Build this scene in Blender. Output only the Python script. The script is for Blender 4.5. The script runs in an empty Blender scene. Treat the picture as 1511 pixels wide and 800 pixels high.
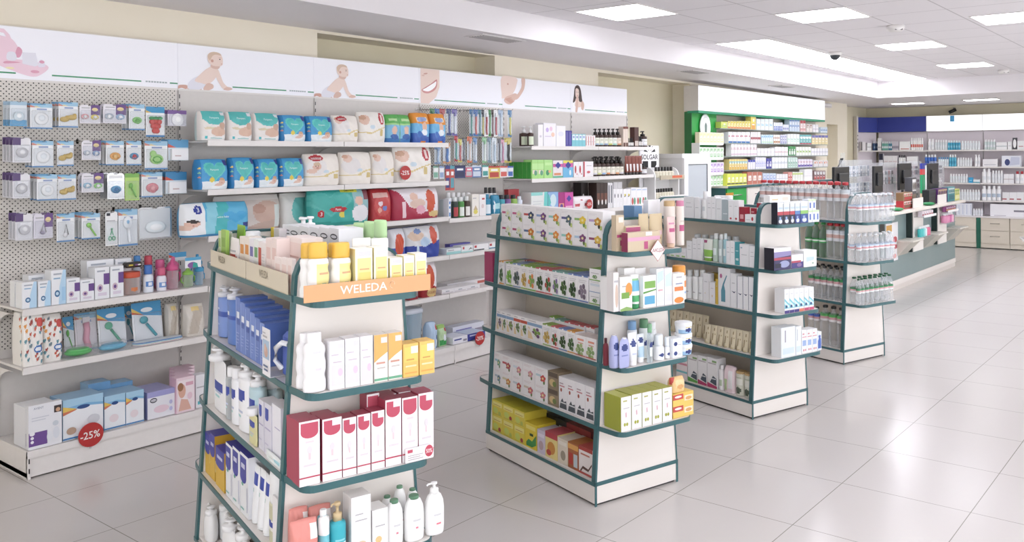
import bpy, math, random
from mathutils import Vector, Matrix

# ------------------------------------------------------------------ camera model of the photograph
IMG_W, IMG_H = 1511.0, 800.0
F_PX, CX, CY, ROLL, YAW, EYE = 1278.0, 866.2, 229.1, math.radians(0.31), math.radians(36.83), 1.638
_CR, _SR = math.cos(ROLL), math.sin(ROLL)
_CT, _ST = math.cos(YAW), math.sin(YAW)

def ray(u, v):
    dx, dy = u - CX, v - CY
    x, y = (_CR * dx - _SR * dy) / F_PX, (_SR * dx + _CR * dy) / F_PX
    return Vector((x * _ST + _CT, -x * _CT + _ST, -y))

def on_z(u, v, z=0.0):
    r = ray(u, v)
    return Vector((0, 0, EYE)) + r * ((z - EYE) / r.z)

def on_plane(u, v, p, n):
    r = ray(u, v)
    return Vector((0, 0, EYE)) + r * ((p[0] * n[0] + p[1] * n[1]) / (r.x * n[0] + r.y * n[1]))

def pix(p):
    X = p[0] * _ST - p[1] * _CT
    D = p[0] * _CT + p[1] * _ST
    x, y = F_PX * X / D, -F_PX * (p[2] - EYE) / D
    return CX + _CR * x + _SR * y, CY - _SR * x + _CR * y

COL = bpy.context.scene.collection
R = random.Random(7)

# ------------------------------------------------------------------ materials
def s2l(c):
    return c / 12.92 if c <= 0.04045 else ((c + 0.055) / 1.055) ** 2.4

def rgb(h):
    h = h.lstrip('#')
    if len(h) == 3:
        h = ''.join(c * 2 for c in h)
    return tuple(s2l(int(h[i:i + 2], 16) / 255.0) for i in (0, 2, 4))

_M = {}

def M(h, rough=0.42, metal=0.0, spec=0.5):
    """plain coated surface with a faint procedural tooth"""
    if not isinstance(h, str):
        return h
    if h in SPECIAL:
        return SPECIAL[h]()
    k = (h, rough, metal)
    if k in _M:
        return _M[k]
    m = bpy.data.materials.new('surface_' + h)
    m.use_nodes = True
    b = m.node_tree.nodes['Principled BSDF']
    b.inputs['Base Color'].default_value = (*rgb(h), 1)
    b.inputs['Roughness'].default_value = rough
    b.inputs['Metallic'].default_value = metal
    b.inputs['Specular IOR Level'].default_value = spec
    _M[k] = m
    return m

def noise_mat(key, c1, c2, scale=8.0, rough=0.5, stretch=(1, 1, 1), bump=0.0, spec=0.5):
    if key in _M:
        return _M[key]
    m = bpy.data.materials.new(key)
    m.use_nodes = True
    nt = m.node_tree
    b = nt.nodes['Principled BSDF']
    tc = nt.nodes.new('ShaderNodeTexCoord')
    mp = nt.nodes.new('ShaderNodeMapping')
    mp.inputs['Scale'].default_value = stretch
    nz = nt.nodes.new('ShaderNodeTexNoise')
    nz.inputs['Scale'].default_value = scale
    nz.inputs['Detail'].default_value = 4
    rp = nt.nodes.new('ShaderNodeValToRGB')
    rp.color_ramp.elements[0].color = (*rgb(c1), 1)
    rp.color_ramp.elements[1].color = (*rgb(c2), 1)
    rp.color_ramp.elements[0].position = 0.3
    rp.color_ramp.elements[1].position = 0.7
    nt.links.new(tc.outputs['Object'], mp.inputs['Vector'])
    nt.links.new(mp.outputs['Vector'], nz.inputs['Vector'])
    nt.links.new(nz.outputs['Fac'], rp.inputs['Fac'])
    nt.links.new(rp.outputs['Color'], b.inputs['Base Color'])
    b.inputs['Roughness'].default_value = rough
    b.inputs['Specular IOR Level'].default_value = spec
    if bump:
        bp = nt.nodes.new('ShaderNodeBump')
        bp.inputs['Strength'].default_value = bump
        bp.inputs['Distance'].default_value = 0.002
        nt.links.new(nz.outputs['Fac'], bp.inputs['Height'])
        nt.links.new(bp.outputs['Normal'], b.inputs['Normal'])
    _M[key] = m
    return m

def clear_mat(key, tint, gloss=0.10, rough=0.08, fade=1.0):
    """clear plastic: lets light straight through with a tint and a fresnel gloss"""
    if key in _M:
        return _M[key]
    m = bpy.data.materials.new(key)
    m.use_nodes = True
    nt = m.node_tree
    nt.nodes.clear()
    out = nt.nodes.new('ShaderNodeOutputMaterial')
    tr = nt.nodes.new('ShaderNodeBsdfTransparent')
    tr.inputs['Color'].default_value = (*tint, 1)
    gl = nt.nodes.new('ShaderNodeBsdfPrincipled')
    gl.inputs['Base Color'].default_value = (0.86, 0.88, 0.9, 1)
    gl.inputs['Roughness'].default_value = rough
    lw = nt.nodes.new('ShaderNodeLayerWeight')
    lw.inputs['Blend'].default_value = 0.35
    ma = nt.nodes.new('ShaderNodeMath')
    ma.operation = 'MULTIPLY_ADD'
    ma.inputs[1].default_value = 0.55 * fade
    ma.inputs[2].default_value = gloss
    mx = nt.nodes.new('ShaderNodeMixShader')
    nt.links.new(lw.outputs['Facing'], ma.inputs[0])
    nt.links.new(ma.outputs[0], mx.inputs[0])
    nt.links.new(tr.outputs[0], mx.inputs[1])
    nt.links.new(gl.outputs[0], mx.inputs[2])
    nt.links.new(mx.outputs[0], out.inputs['Surface'])
    _M[key] = m
    return m

def emit_mat(key, col, strength):
    if key in _M:
        return _M[key]
    m = bpy.data.materials.new(key)
    m.use_nodes = True
    b = m.node_tree.nodes['Principled BSDF']
    b.inputs['Base Color'].default_value = (*rgb(col), 1)
    b.inputs['Emission Color'].default_value = (*rgb(col), 1)
    b.inputs['Emission Strength'].default_value = strength
    b.inputs['Roughness'].default_value = 0.35
    _M[key] = m
    return m

def grid_mat(key, base, base2, line, px, py, ox, oy, lw, rough, spec=0.5, mottled=3.0, lwy=None):
    """square tiles with thin joints laid out on world X/Y"""
    m = bpy.data.materials.new(key)
    m.use_nodes = True
    nt = m.node_tree
    b = nt.nodes['Principled BSDF']
    g = nt.nodes.new('ShaderNodeNewGeometry')
    sx = nt.nodes.new('ShaderNodeSeparateXYZ')
    nt.links.new(g.outputs['Position'], sx.inputs[0])
    def edge(sock, p, o, w):
        a = nt.nodes.new('ShaderNodeMath'); a.operation = 'SUBTRACT'; a.inputs[1].default_value = o
        nt.links.new(sock, a.inputs[0])
        d = nt.nodes.new('ShaderNodeMath'); d.operation = 'PINGPONG'; d.inputs[1].default_value = p / 2
        nt.links.new(a.outputs[0], d.inputs[0])
        c = nt.nodes.new('ShaderNodeMath'); c.operation = 'LESS_THAN'; c.inputs[1].default_value = w / 2
        nt.links.new(d.outputs[0], c.inputs[0])
        return c.outputs[0]
    ex, ey = edge(sx.outputs['X'], px, ox, lw), edge(sx.outputs['Y'], py, oy, lwy or lw)
    mxm = nt.nodes.new('ShaderNodeMath'); mxm.operation = 'MAXIMUM'
    nt.links.new(ex, mxm.inputs[0]); nt.links.new(ey, mxm.inputs[1])
    nz = nt.nodes.new('ShaderNodeTexNoise'); nz.inputs['Scale'].default_value = mottled; nz.inputs['Detail'].default_value = 5
    nt.links.new(g.outputs['Position'], nz.inputs['Vector'])
    m1 = nt.nodes.new('ShaderNodeMix'); m1.data_type = 'RGBA'
    m1.inputs['A'].default_value = (*rgb(base), 1); m1.inputs['B'].default_value = (*rgb(base2), 1)
    nt.links.new(nz.outputs['Fac'], m1.inputs['Factor'])
    m2 = nt.nodes.new('ShaderNodeMix'); m2.data_type = 'RGBA'
    nt.links.new(m1.outputs['Result'], m2.inputs['A'])
    m2.inputs['B'].default_value = (*rgb(line), 1)
    nt.links.new(mxm.outputs[0], m2.inputs['Factor'])
    nt.links.new(m2.outputs['Result'], b.inputs['Base Color'])
    b.inputs['Roughness'].default_value = rough
    b.inputs['Specular IOR Level'].default_value = spec
    return m

def peg_mat():
    """pegboard: painted steel sheet with staggered punched holes"""
    if 'pegboard' in _M:
        return _M['pegboard']
    m = bpy.data.materials.new('pegboard')
    m.use_nodes = True
    nt = m.node_tree
    b = nt.nodes['Principled BSDF']
    g = nt.nodes.new('ShaderNodeNewGeometry')
    sx = nt.nodes.new('ShaderNodeSeparateXYZ')
    nt.links.new(g.outputs['Position'], sx.inputs[0])
    P = 0.0265
    def mth(op, a, v=None, v2=None):
        n = nt.nodes.new('ShaderNodeMath'); n.operation = op
        for i, q in enumerate((a, v, v2)):
            if q is None: continue
            if isinstance(q, (int, float)): n.inputs[i].default_value = q
            else: nt.links.new(q, n.inputs[i])
        return n.outputs[0]
    def dots(ox, oz):
        a = mth('PINGPONG', mth('ADD', sx.outputs['X'], ox), P / 2)
        c = mth('PINGPONG', mth('ADD', sx.outputs['Z'], oz), P / 2)
        d = mth('ADD', mth('MULTIPLY', a, a), mth('MULTIPLY', c, c))
        return mth('LESS_THAN', d, 0.0036 ** 2)
    h = mth('MAXIMUM', dots(0.0, 0.0), dots(P / 2, P / 2))
    mx = nt.nodes.new('ShaderNodeMix'); mx.data_type = 'RGBA'
    mx.inputs['A'].default_value = (*rgb('d9d4cd'), 1); mx.inputs['B'].default_value = (*rgb('2a2826'), 1)
    nt.links.new(h, mx.inputs['Factor'])
    nt.links.new(mx.outputs['Result'], b.inputs['Base Color'])
    b.inputs['Roughness'].default_value = 0.45
    _M['pegboard'] = m
    return m

SPECIAL = {
    'clear': lambda: clear_mat('clear_plastic', (0.965, 0.97, 0.975), 0.04, 0.08, 0.45),
    'pet': lambda: clear_mat('water_bottle_plastic', (0.985, 0.99, 0.995), 0.13, 0.12, 0.7),
    'film': lambda: clear_mat('shrink_film', (0.97, 0.975, 0.98), 0.05, 0.15, 0.6),
    'greenpet': lambda: clear_mat('green_bottle_plastic', (0.16, 0.55, 0.22), 0.12, 0.15),
    'pinkpet': lambda: clear_mat('pink_clear_plastic', (0.95, 0.55, 0.68), 0.22, 0.2),
    'bluepet': lambda: clear_mat('blue_clear_plastic', (0.35, 0.68, 0.85), 0.25, 0.2),
    'limepet': lambda: clear_mat('lime_clear_plastic', (0.6, 0.82, 0.4), 0.25, 0.2),
    'orangepet': lambda: clear_mat('amber_clear_plastic', (0.85, 0.5, 0.3), 0.3, 0.2),
    'mistpet': lambda: clear_mat('pale_liquid', (0.82, 0.9, 0.92), 0.25, 0.25),
    'chrome': lambda: M('b9b7b4', 0.25, 0.9),
    'silver': lambda: M('dcdde0', 0.22, 0.75),
    'gold': lambda: M('cdb78a', 0.3, 0.55),
}

# ------------------------------------------------------------------ text turned into flat polygons
_T = {}

def text_polys(s):
    if s in _T:
        return _T[s]
    cu = bpy.data.curves.new('lettering', 'FONT')
    cu.body = s
    cu.size = 1.0
    cu.resolution_u = 2
    cu.offset = 0.012
    ob = bpy.data.objects.new('lettering', cu)
    me = ob.to_mesh()
    vs = [(v.co.x, v.co.y) for v in me.vertices]
    fs = [tuple(p.vertices) for p in me.polygons]
    ob.to_mesh_clear()
    bpy.data.objects.remove(ob)
    bpy.data.curves.remove(cu)
    if vs:
        x0, x1 = min(v[0] for v in vs), max(v[0] for v in vs)
        y0, y1 = min(v[1] for v in vs), max(v[1] for v in vs)
        vs = [((x - x0) / (x1 - x0), (y - y0) / (y1 - y0)) for x, y in vs]
        r = (vs, fs, (x1 - x0) / (y1 - y0))
    else:
        r = ([], [], 1)
    _T[s] = r
    return r

# ------------------------------------------------------------------ mesh builder
class MB:
    def __init__(s):
        s.v, s.f, s.m, s.sm, s.mats = [], [], [], [], []

    def mi(s, mat):
        mat = M(mat)
        if mat not in s.mats:
            s.mats.append(mat)
        return s.mats.index(mat)

    def face(s, pts, mat, sm=False):
        n = len(s.v)
        s.v += [tuple(p) for p in pts]
        s.f.append(tuple(range(n, n + len(pts))))
        s.m.append(s.mi(mat)); s.sm.append(sm)

    def box(s, x0, x1, y0, y1, z0, z1, mat, top=None, front=None, left=None, right=None, bev=0.0):
        b = bev
        if b <= 0:
            P = [(x0, y0, z0), (x1, y0, z0), (x1, y1, z0), (x0, y1, z0), (x0, y0, z1), (x1, y0, z1), (x1, y1, z1), (x0, y1, z1)]
            Q = [((0, 3, 2, 1), mat), ((4, 5, 6, 7), top or mat), ((0, 1, 5, 4), front or mat), ((1, 2, 6, 5), right or mat), ((2, 3, 7, 6), mat), ((3, 0, 4, 7), left or mat)]
        else:
            P = []
            for z, i in ((z0, 1), (z0 + b, 0), (z1 - b, 0), (z1, 1)):
                if i:
                    P += [(x0 + b, y0 + b, z), (x1 - b, y0 + b, z), (x1 - b, y1 - b, z), (x0 + b, y1 - b, z)]
                else:
                    P += [(x0 + b, y0, z), (x1 - b, y0, z), (x1, y0 + b, z), (x1, y1 - b, z), (x1 - b, y1, z), (x0 + b, y1, z), (x0, y1 - b, z), (x0, y0 + b, z)]
            A, B, C, D = 0, 4, 12, 20
            Q = [((A, A + 3, A + 2, A + 1), mat), ((D, D + 1, D + 2, D + 3), top or mat)]
            sides = [(0, 1, front), (1, 2, None), (2, 3, right), (3, 4, None), (4, 5, None), (5, 6, None), (6, 7, left), (7, 0, None)]
            for i, j, c in sides:
                Q.append(((B + i, B + j, C + j, C + i), c or mat))
            for k in range(4):
                i, j = 2 * k, 2 * k + 1
                Q.append(((A + k, A + (k + 1) % 4, B + (2 * k + 1) % 8, B + (2 * k) % 8) if True else None, mat))
                Q.append(((A + (k + 1) % 4, B + (2 * k + 2) % 8, B + (2 * k + 1) % 8), mat))
                Q.append(((C + 2 * k, C + 2 * k + 1, D + (k + 1) % 4, D + k), top or mat))
                Q.append(((C + 2 * k + 1, C + (2 * k + 2) % 8, D + (k + 1) % 4), top or mat))
        n = len(s.v)
        s.v += P
        for q, c in Q:
            s.f.append(tuple(n + i for i in q)); s.m.append(s.mi(c)); s.sm.append(False)

    def prism(s, pts, y0, y1, mat, side=None, axis='y'):
        """polygon pts (a,b) extruded; axis y: (x,z) along y; axis z: (x,y) along z; axis x: (y,z) along x"""
        def P(a, b, c):
            return (a, c, b) if axis == 'y' else ((a, b, c) if axis == 'z' else (c, a, b))
        n = len(s.v); k = len(pts)
        s.v += [P(a, b, y0) for a, b in pts] + [P(a, b, y1) for a, b in pts]
        s.f.append(tuple(range(n, n + k))); s.m.append(s.mi(mat)); s.sm.append(False)
        s.f.append(tuple(range(n + 2 * k - 1, n + k - 1, -1))); s.m.append(s.mi(mat)); s.sm.append(False)
        for i in range(k):
            j = (i + 1) % k
            s.f.append((n + j, n + i, n + k + i, n + k + j)); s.m.append(s.mi(side or mat)); s.sm.append(False)

    def lathe(s, prof, mat, seg=16, sx=1.0, sy=1.0, cx=0.0, cy=0.0, sq=2.0, paint=None, cap=True, cols=None):
        """prof: [(r, z)]; cross-section |x|^sq+|y|^sq; paint(x,z,front)->mat"""
        n = len(s.v); k = len(prof)
        for r, z in prof:
            for i in range(seg):
                a = 2 * math.pi * (i + 0.5) / seg
                c, d = math.cos(a), math.sin(a)
                c2 = math.copysign(abs(c) ** (2 / sq), c); d2 = math.copysign(abs(d) ** (2 / sq), d)
                s.v.append((cx + r * sx * c2, cy + r * sy * d2, z))
        for q in range(k - 1):
            for i in range(seg):
                j = (i + 1) % seg
                f = (n + q * seg + i, n + q * seg + j, n + (q + 1) * seg + j, n + (q + 1) * seg + i)
                mt = cols[q] if cols else mat
                if paint:
                    X = sum(s.v[t][0] for t in f) / 4 - cx; Y = sum(s.v[t][1] for t in f) / 4 - cy; Z = sum(s.v[t][2] for t in f) / 4
                    mt = paint(X, Z, Y < 0) or mt
                s.f.append(f); s.m.append(s.mi(mt)); s.sm.append(True)
        if cap:
            for q, rev in ((0, True), (k - 1, False)):
                if prof[q][0] > 1e-5:
                    ix = [n + q * seg + i for i in range(seg)]
                    s.f.append(tuple(reversed(ix)) if rev else tuple(ix))
                    s.m.append(s.mi(cols[min(q, k - 2)] if cols else mat)); s.sm.append(False)

    def tube(s, path, r, mat, seg=6, closed=False):
        P = [Vector(p) for p in path]
        n = len(s.v); k = len(P)
        for i, p in enumerate(P):
            if closed:
                t = P[(i + 1) % k] - P[i - 1]
            else:
                t = P[min(i + 1, k - 1)] - P[max(i - 1, 0)]
            t.normalize()
            up = Vector((0, 0, 1)) if abs(t.z) < 0.9 else Vector((1, 0, 0))
            a = t.cross(up).normalized(); b = t.cross(a)
            for j in range(seg):
                w = 2 * math.pi * j / seg
                s.v.append(tuple(p + (a * math.cos(w) + b * math.sin(w)) * r))
        for i in range(k if closed else k - 1):
            for j in range(seg):
                i2, j2 = (i + 1) % k, (j + 1) % seg
                s.f.append((n + i * seg + j, n + i * seg + j2, n + i2 * seg + j2, n + i2 * seg + j)); s.m.append(s.mi(mat)); s.sm.append(True)
        if not closed:
            s.f.append(tuple(n + j for j in range(seg))); s.m.append(s.mi(mat)); s.sm.append(False)
            s.f.append(tuple(n + (k - 1) * seg + j for j in reversed(range(seg)))); s.m.append(s.mi(mat)); s.sm.append(False)

    def ball(s, cx, cy, cz, rx, ry, rz, mat, seg=12, rings=8):
        prof = []
        for i in range(rings + 1):
            a = -math.pi / 2 + math.pi * i / rings
            prof.append((max(1e-4, math.cos(a)), cz + rz * math.sin(a)))
        s.lathe(prof, mat, seg, rx, ry, cx, cy)

    def text(s, x, z, h, txt, mat, y, w=None, center=True, slant=0.0):
        """flat lettering on a plane y=const facing -y; x,z is the centre (or left-bottom)"""
        vs, fs, asp = text_polys(txt)
        if not vs: return
        W = w if w else h * asp
        x0, z0 = (x - W / 2, z - h / 2) if center else (x, z)
        n = len(s.v)
        yf = y if callable(y) else (lambda a, b: y)
        for a, b in vs:
            X, Z = x0 + a * W + slant * b * h, z0 + b * h
            s.v.append((X, yf(X, Z), Z))
        k = s.mi(mat)
        for f in fs:
            s.f.append(tuple(n + i for i in f)); s.m.append(k); s.sm.append(False)

    def decals(s, items, x0, x1, z0, z1, y, step=0.00035):
        """printed design on the face y (facing -y): coordinates 0..1"""
        W, H = x1 - x0, z1 - z0
        for i, d in enumerate(items):
            yy = y - step * (i + 1)
            t = d[0]
            if t == 'r':
                _, a, b, c, e, m = d
                s.face([(x0 + a * W, yy, z0 + b * H), (x0 + c * W, yy, z0 + b * H), (x0 + c * W, yy, z0 + e * H), (x0 + a * W, yy, z0 + e * H)], m)
            elif t == 'e':
                _, a, b, ra, rb, m = d
                s.face([(x0 + a * W + ra * W * math.cos(q * math.pi / 9), yy, z0 + b * H + rb * H * math.sin(q * math.pi / 9)) for q in range(18)], m)
            elif t == 'p':
                s.face([(x0 + a * W, yy, z0 + b * H) for a, b in d[1]], d[2])
            elif t == 't':
                _, a, b, h, txt, m = d[:6]
                w = d[6] * W if len(d) > 6 else None
                s.text(x0 + a * W, z0 + b * H, h * H, txt, m, yy, w)

    def xform(s, mat4, start=0):
        for i in range(start, len(s.v)):
            s.v[i] = tuple(mat4 @ Vector(s.v[i]))

    def mesh(s, name):
        me = bpy.data.meshes.new(name)
        me.from_pydata(s.v, [], s.f)
        for m in s.mats:
            me.materials.append(m)
        me.polygons.foreach_set('material_index', s.m)
        me.polygons.foreach_set('use_smooth', s.sm)
        me.update()
        return me

    def build(s, name, parent=None, loc=None, rz=0.0):
        o = bpy.data.objects.new(name, s.mesh(name))
        COL.objects.link(o)
        if parent: o.parent = parent
        if loc: o.location = loc
        o.rotation_euler[2] = rz
        return o

def decal_paint(items, base=None):
    """returns f(u,v)->colour of the topmost design element at u,v in 0..1"""
    def inside(pts, x, y):
        r = False
        for i in range(len(pts)):
            (x1, y1), (x2, y2) = pts[i - 1], pts[i]
            if (y1 > y) != (y2 > y) and x < (x2 - x1) * (y - y1) / (y2 - y1) + x1:
                r = not r
        return r
    def f(u, v):
        for d in reversed(items):
            t = d[0]
            if t == 'r' and d[1] <= u <= d[3] and d[2] <= v <= d[4]: return d[5]
            if t == 'e' and ((u - d[1]) / d[3]) ** 2 + ((v - d[2]) / d[4]) ** 2 <= 1: return d[5]
            if t == 'p' and inside(d[1], u, v): return d[2]
        return base
    return f

# ------------------------------------------------------------------ objects
USED = {}

def tag(o, label, cat, group=None, kind=None):
    if label:
        o['label'] = label
        USED.setdefault(label, []).append(o)
    if cat: o['category'] = cat
    if group: o['group'] = group
    if kind: o['kind'] = kind
    return o

def struct(mb, name):
    o = mb.build(name)
    o['kind'] = 'structure'
    return o

def empty(name, loc, rz=0.0):
    o = bpy.data.objects.new(name, None)
    o.empty_display_size = 0.05
    COL.objects.link(o)
    o.location = loc
    o.rotation_euler[2] = rz
    return o

# a product design = list of (part name, mesh, parent index or -1, part label)
_D = {}

def design(key, fn):
    if key not in _D:
        _D[key] = fn()
    return _D[key]

def spawn(dsg, loc, rz, label, cat, group=None, tilt=None):
    made = []
    for nm, me, par, plab in dsg:
        o = bpy.data.objects.new(nm, me)
        COL.objects.link(o)
        if par >= 0:
            o.parent = made[par]
            if plab: o['label'] = plab
        else:
            o.location = loc
            o.rotation_euler = (tilt[0] if tilt else 0, tilt[1] if tilt else 0, rz)
        made.append(o)
    tag(made[0], label, cat, group)
    return made[0]

ORD = ('first second third fourth fifth sixth seventh eighth ninth tenth eleventh twelfth thirteenth fourteenth fifteenth sixteenth '
       'seventeenth eighteenth nineteenth twentieth twenty-first twenty-second twenty-third twenty-fourth twenty-fifth twenty-sixth '
       'twenty-seventh twenty-eighth twenty-ninth thirtieth').split()
# ------------------------------------------------------------------ the room
XB, XF = -2.6, 16.45            # back and far walls
YR, YW, YN = -2.8, 5.40, 5.65   # right wall, left wall, back of its recesses
ZC = 2.768
YS, XS = 4.485, 13.6            # faces of the dropped ceiling border

def zs(x):
    return 2.566 - 0.0062 * (x - 4.5)

FOX, FOY = on_z(1300.8, 664.1).x, on_z(1300.8, 664.1).y
FLOOR = grid_mat('polished_floor_tiles', 'cbc6c2', 'cfcac7', '8f8a82', 0.6, 0.6, FOX, FOY, 0.004, 0.2, 0.32, 2.0)
WALL = noise_mat('beige_paint', 'eee5d2', 'f0e8d6', 3.0, 0.6)
RECESS = noise_mat('shaded_beige_paint', 'ddd4ba', 'e0d8bf', 3.0, 0.6)  # wall beige with the recess shade put into its colour; far wall too
WHITE = noise_mat('white_paint', 'e6e2e4', 'e8e4e6', 3.0, 0.55)
CEIL = grid_mat('ceiling_panels', 'e9e6e9', 'ebe8eb', 'c6c2c5', 0.625, 0.59, 6.5, 2.40, 0.012, 0.7, 0.3, 40.0)
STEEL = noise_mat('white_powder_coat', 'e3dfdc', 'e6e2df', 30.0, 0.35)
STEELG = noise_mat('grey_white_powder_coat', 'd6d1cd', 'd9d4d0', 30.0, 0.4)
CREAM = noise_mat('cream_laminate', 'e6e0da', 'eae4df', 1.5, 0.33, (1, 1, 6))
CREAMD = noise_mat('oatmeal_laminate', 'ddd4c6', 'e2d9cc', 1.5, 0.4, (1, 1, 6))
TEAL = M('3a6468', 0.35)
TEALP = noise_mat('teal_grey_laminate', '7f9394', '87999a', 2.0, 0.35, (1, 1, 0.3))

m = MB(); m.box(XB - .2, XF + .2, YR - .2, 5.8, -.1, 0, FLOOR); struct(m, 'floor')
m = MB(); m.box(XB - .2, XS + .3, YR - .2, YS + .3, ZC, ZC + .1, CEIL); struct(m, 'ceiling')

m = MB()
def slab(x0, x1, y, z0=0, z1=None):
    a, b = (z1 or zs(x0) + .03), (z1 or zs(x1) + .03)
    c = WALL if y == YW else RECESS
    m.face([(x0, y, z0), (x1, y, z0), (x1, y, b), (x0, y, a)], c)
    m.face([(x0, 5.8, z0), (x1, 5.8, z0), (x1, 5.8, b), (x0, 5.8, a)], c)
    m.face([(x0, y, a), (x1, y, b), (x1, 5.8, b), (x0, 5.8, a)], c)
    m.face([(x0, y, z0), (x0, y, a), (x0, 5.8, a), (x0, 5.8, z0)], c)
    m.face([(x1, y, z0), (x1, y, b), (x1, 5.8, b), (x1, 5.8, z0)], c)
slab(XB, 3.91, YW); slab(5.816, 7.414, YW); slab(9.341, 13.82, YW); slab(14.30, 14.75, YW)
slab(3.91, 5.816, YN); slab(7.414, 9.341, YN); slab(13.82, 14.30, YN); slab(14.75, XF, YN)
for x0, x1, z in ((3.91, 5.816, 2.548), (7.414, 9.341, 2.515), (13.82, 14.30, 2.13)):   # lintels over the recesses
    m.box(x0, x1, YW, YN, z, zs(x0) + .03, WALL)
struct(m, 'wall_left')

m = MB(); m.box(XF, XF + .2, YR, 5.8, 0, 2.6, RECESS); struct(m, 'wall_far')
m = MB()
m.box(XB - .2, XB, YR, 5.8, 0, .25, WALL); m.box(XB - .2, XB, YR, 5.8, 2.55, 2.8, WALL)
for y0, y1 in ((YR, -1.2), (.8, 1.6), (3.6, 5.8)): m.box(XB - .2, XB, y0, y1, .25, 2.55, WALL)
struct(m, 'wall_back')
for k, (y0, y1) in enumerate(((-1.2, .8), (1.6, 3.6))):  # unseen windows, added in the back wall to brighten the gondola sides
    m = MB()
    for a, b, c, d in ((y0, y1, .25, .31), (y0, y1, 2.49, 2.55), (y0, y0 + .06, .31, 2.49), (y1 - .06, y1, .31, 2.49)): m.box(XB - .12, XB - .06, a, b, c, d, STEEL)
    m.box(XB - .095, XB - .085, y0 + .06, y1 - .06, .31, 2.49, 'clear')
    struct(m, 'window_%d' % (k + 6))
m = MB()
m.box(XB, XF, YR - .2, YR, 0, .25, WALL); m.box(XB, XF, YR - .2, YR, 2.55, 2.8, WALL)
for k in range(6):
    x = XB + k * 3.77
    m.box(x, x + .2, YR - .2, YR, .25, 2.55, WALL)
struct(m, 'wall_right')
for k in range(5):
    x = XB + k * 3.77 + .2
    m = MB()
    for a, b, c, d in ((x, x + 3.57, .25, .31), (x, x + 3.57, 2.49, 2.55), (x, x + .06, .31, 2.49), (x + 3.51, x + 3.57, .31, 2.49), (x + 1.84, x + 1.9, .31, 2.49)):
        m.box(a, b, YR - .12, YR - .06, c, d, STEEL)
    m.box(x + .06, x + 3.51, YR - .095, YR - .085, .31, 2.49, 'clear')
    struct(m, 'window_%d' % (k + 1))

m = MB()   # dropped border of the ceiling along the left and the far wall
a, b = zs(XB), zs(XS)
m.face([(XB, YS, a), (XS, YS, b), (XS, YS, ZC + .05), (XB, YS, ZC + .05)], WHITE)
m.face([(XB, YS, a), (XB, 5.8, a), (XS, 5.8, b), (XS, YS, b)], WHITE)
m.face([(XS, YS, b), (XS, 5.8, b), (XF + .1, 5.8, b - .012), (XF + .1, YS, b - .012)], WHITE)
m.face([(XS, YR, b + .02), (XS, YS, b), (XF + .1, YS, b - .012), (XF + .1, YR, b)], WHITE)
m.face([(XS, YR, b + .02), (XS, YS, b), (XS, YS, ZC + .05), (XS, YR, ZC + .05)], WHITE)
struct(m, 'trim_1')

# ------------------------------------------------------------------ lamps and fittings in the ceiling
PANEL = emit_mat('lamp_diffuser', 'f6f6ff', 8.0)

def ceiling_light(x, y, w, d, label, grp):
    t = empty('ceiling_light', (x + w / 2, y + d / 2, ZC))
    tag(t, label, 'ceiling light', grp)
    f = MB()
    for a, b, c, e in ((-w / 2, w / 2, -d / 2, -d / 2 + .012), (-w / 2, w / 2, d / 2 - .012, d / 2), (-w / 2, -w / 2 + .012, -d / 2 + .012, d / 2 - .012), (w / 2 - .012, w / 2, -d / 2 + .012, d / 2 - .012)):
        f.box(a, b, c, e, -.006, 0, STEEL)
    f.build('frame', t)
    p = MB(); p.box(-w / 2 + .012, w / 2 - .012, -d / 2 + .012, d / 2 - .012, -.004, 0, PANEL)
    p.build('diffuser', t)

G1 = 'square lamp panels in the ceiling'
for x, y, lab in ((5.38, 3.56, 'square white lamp panel in the ceiling nearest to the dropped border'), (6.50, 2.39, 'square white lamp panel in the ceiling left of the nearer smoke detector'),
                  (8.99, 2.42, 'square white lamp panel in the ceiling behind the nearer smoke detector'), (11.52, 2.48, 'square white lamp panel in the ceiling farthest away, before the farther smoke detector'),
                  (7.62, 1.17, 'square white lamp panel in the ceiling cut by the right picture edge'), (10.12, 1.20, 'square white lamp panel of which just a corner shows at the right picture edge')):
    ceiling_light(x, y, .60, .59, lab, G1)
for x in (-1.0, 1.5, 4.0):
    for y in (-2.2, -.2, 1.8):
        ceiling_light(x, y, .60, .59, 'square lamp panel in the ceiling outside the picture', G1)
for x in (7.62, 11.5):
    for y in (-2.2, -.5):
        ceiling_light(x, y, .60, .59, 'square lamp panel in the ceiling outside the picture', G1)
for k in range(9):
    ceiling_light(7.84 + .638 * k, 3.655 + .008 * k, .608, .585, '%s lamp panel of the long bright strip in the ceiling, counting from its near end' % ORD[k], 'lamp panels of the bright ceiling strip')

def small_round(name, x, y, z, r, label, cat, kind):
    t = MB()
    if kind == 'smoke':
        t.lathe([(r, 0), (r * .98, -.03), (r * .75, -.05), (.01, -.052)], 'e9e6e4', 20)
        t2 = MB()
        for dx in (-.03, .015): t2.box(dx, dx + .022, -r * .8, -r * .68, -.045, -.03, '26282a')
        o = t.build(name, None, (x, y, z)); t2.build('vent_slot', o)
        o.rotation_euler[2] = math.radians(-50)
    elif kind == 'dome':
        t.lathe([(r, 0), (r, -.03), (r * .9, -.035)], 'e4e2e0', 20)
        t2 = MB(); t2.ball(0, 0, -.035, r * .75, r * .75, .055, '2b3236', 16, 8)
        o = t.build(name, None, (x, y, z)); t2.build('lens_dome', o)
    tag(o, label, cat)
small_round('smoke_detector', 7.756, 2.397, ZC, .075, 'white smoke detector on the ceiling between two lamp panels, the nearer one', 'smoke detector', 'smoke')
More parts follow.
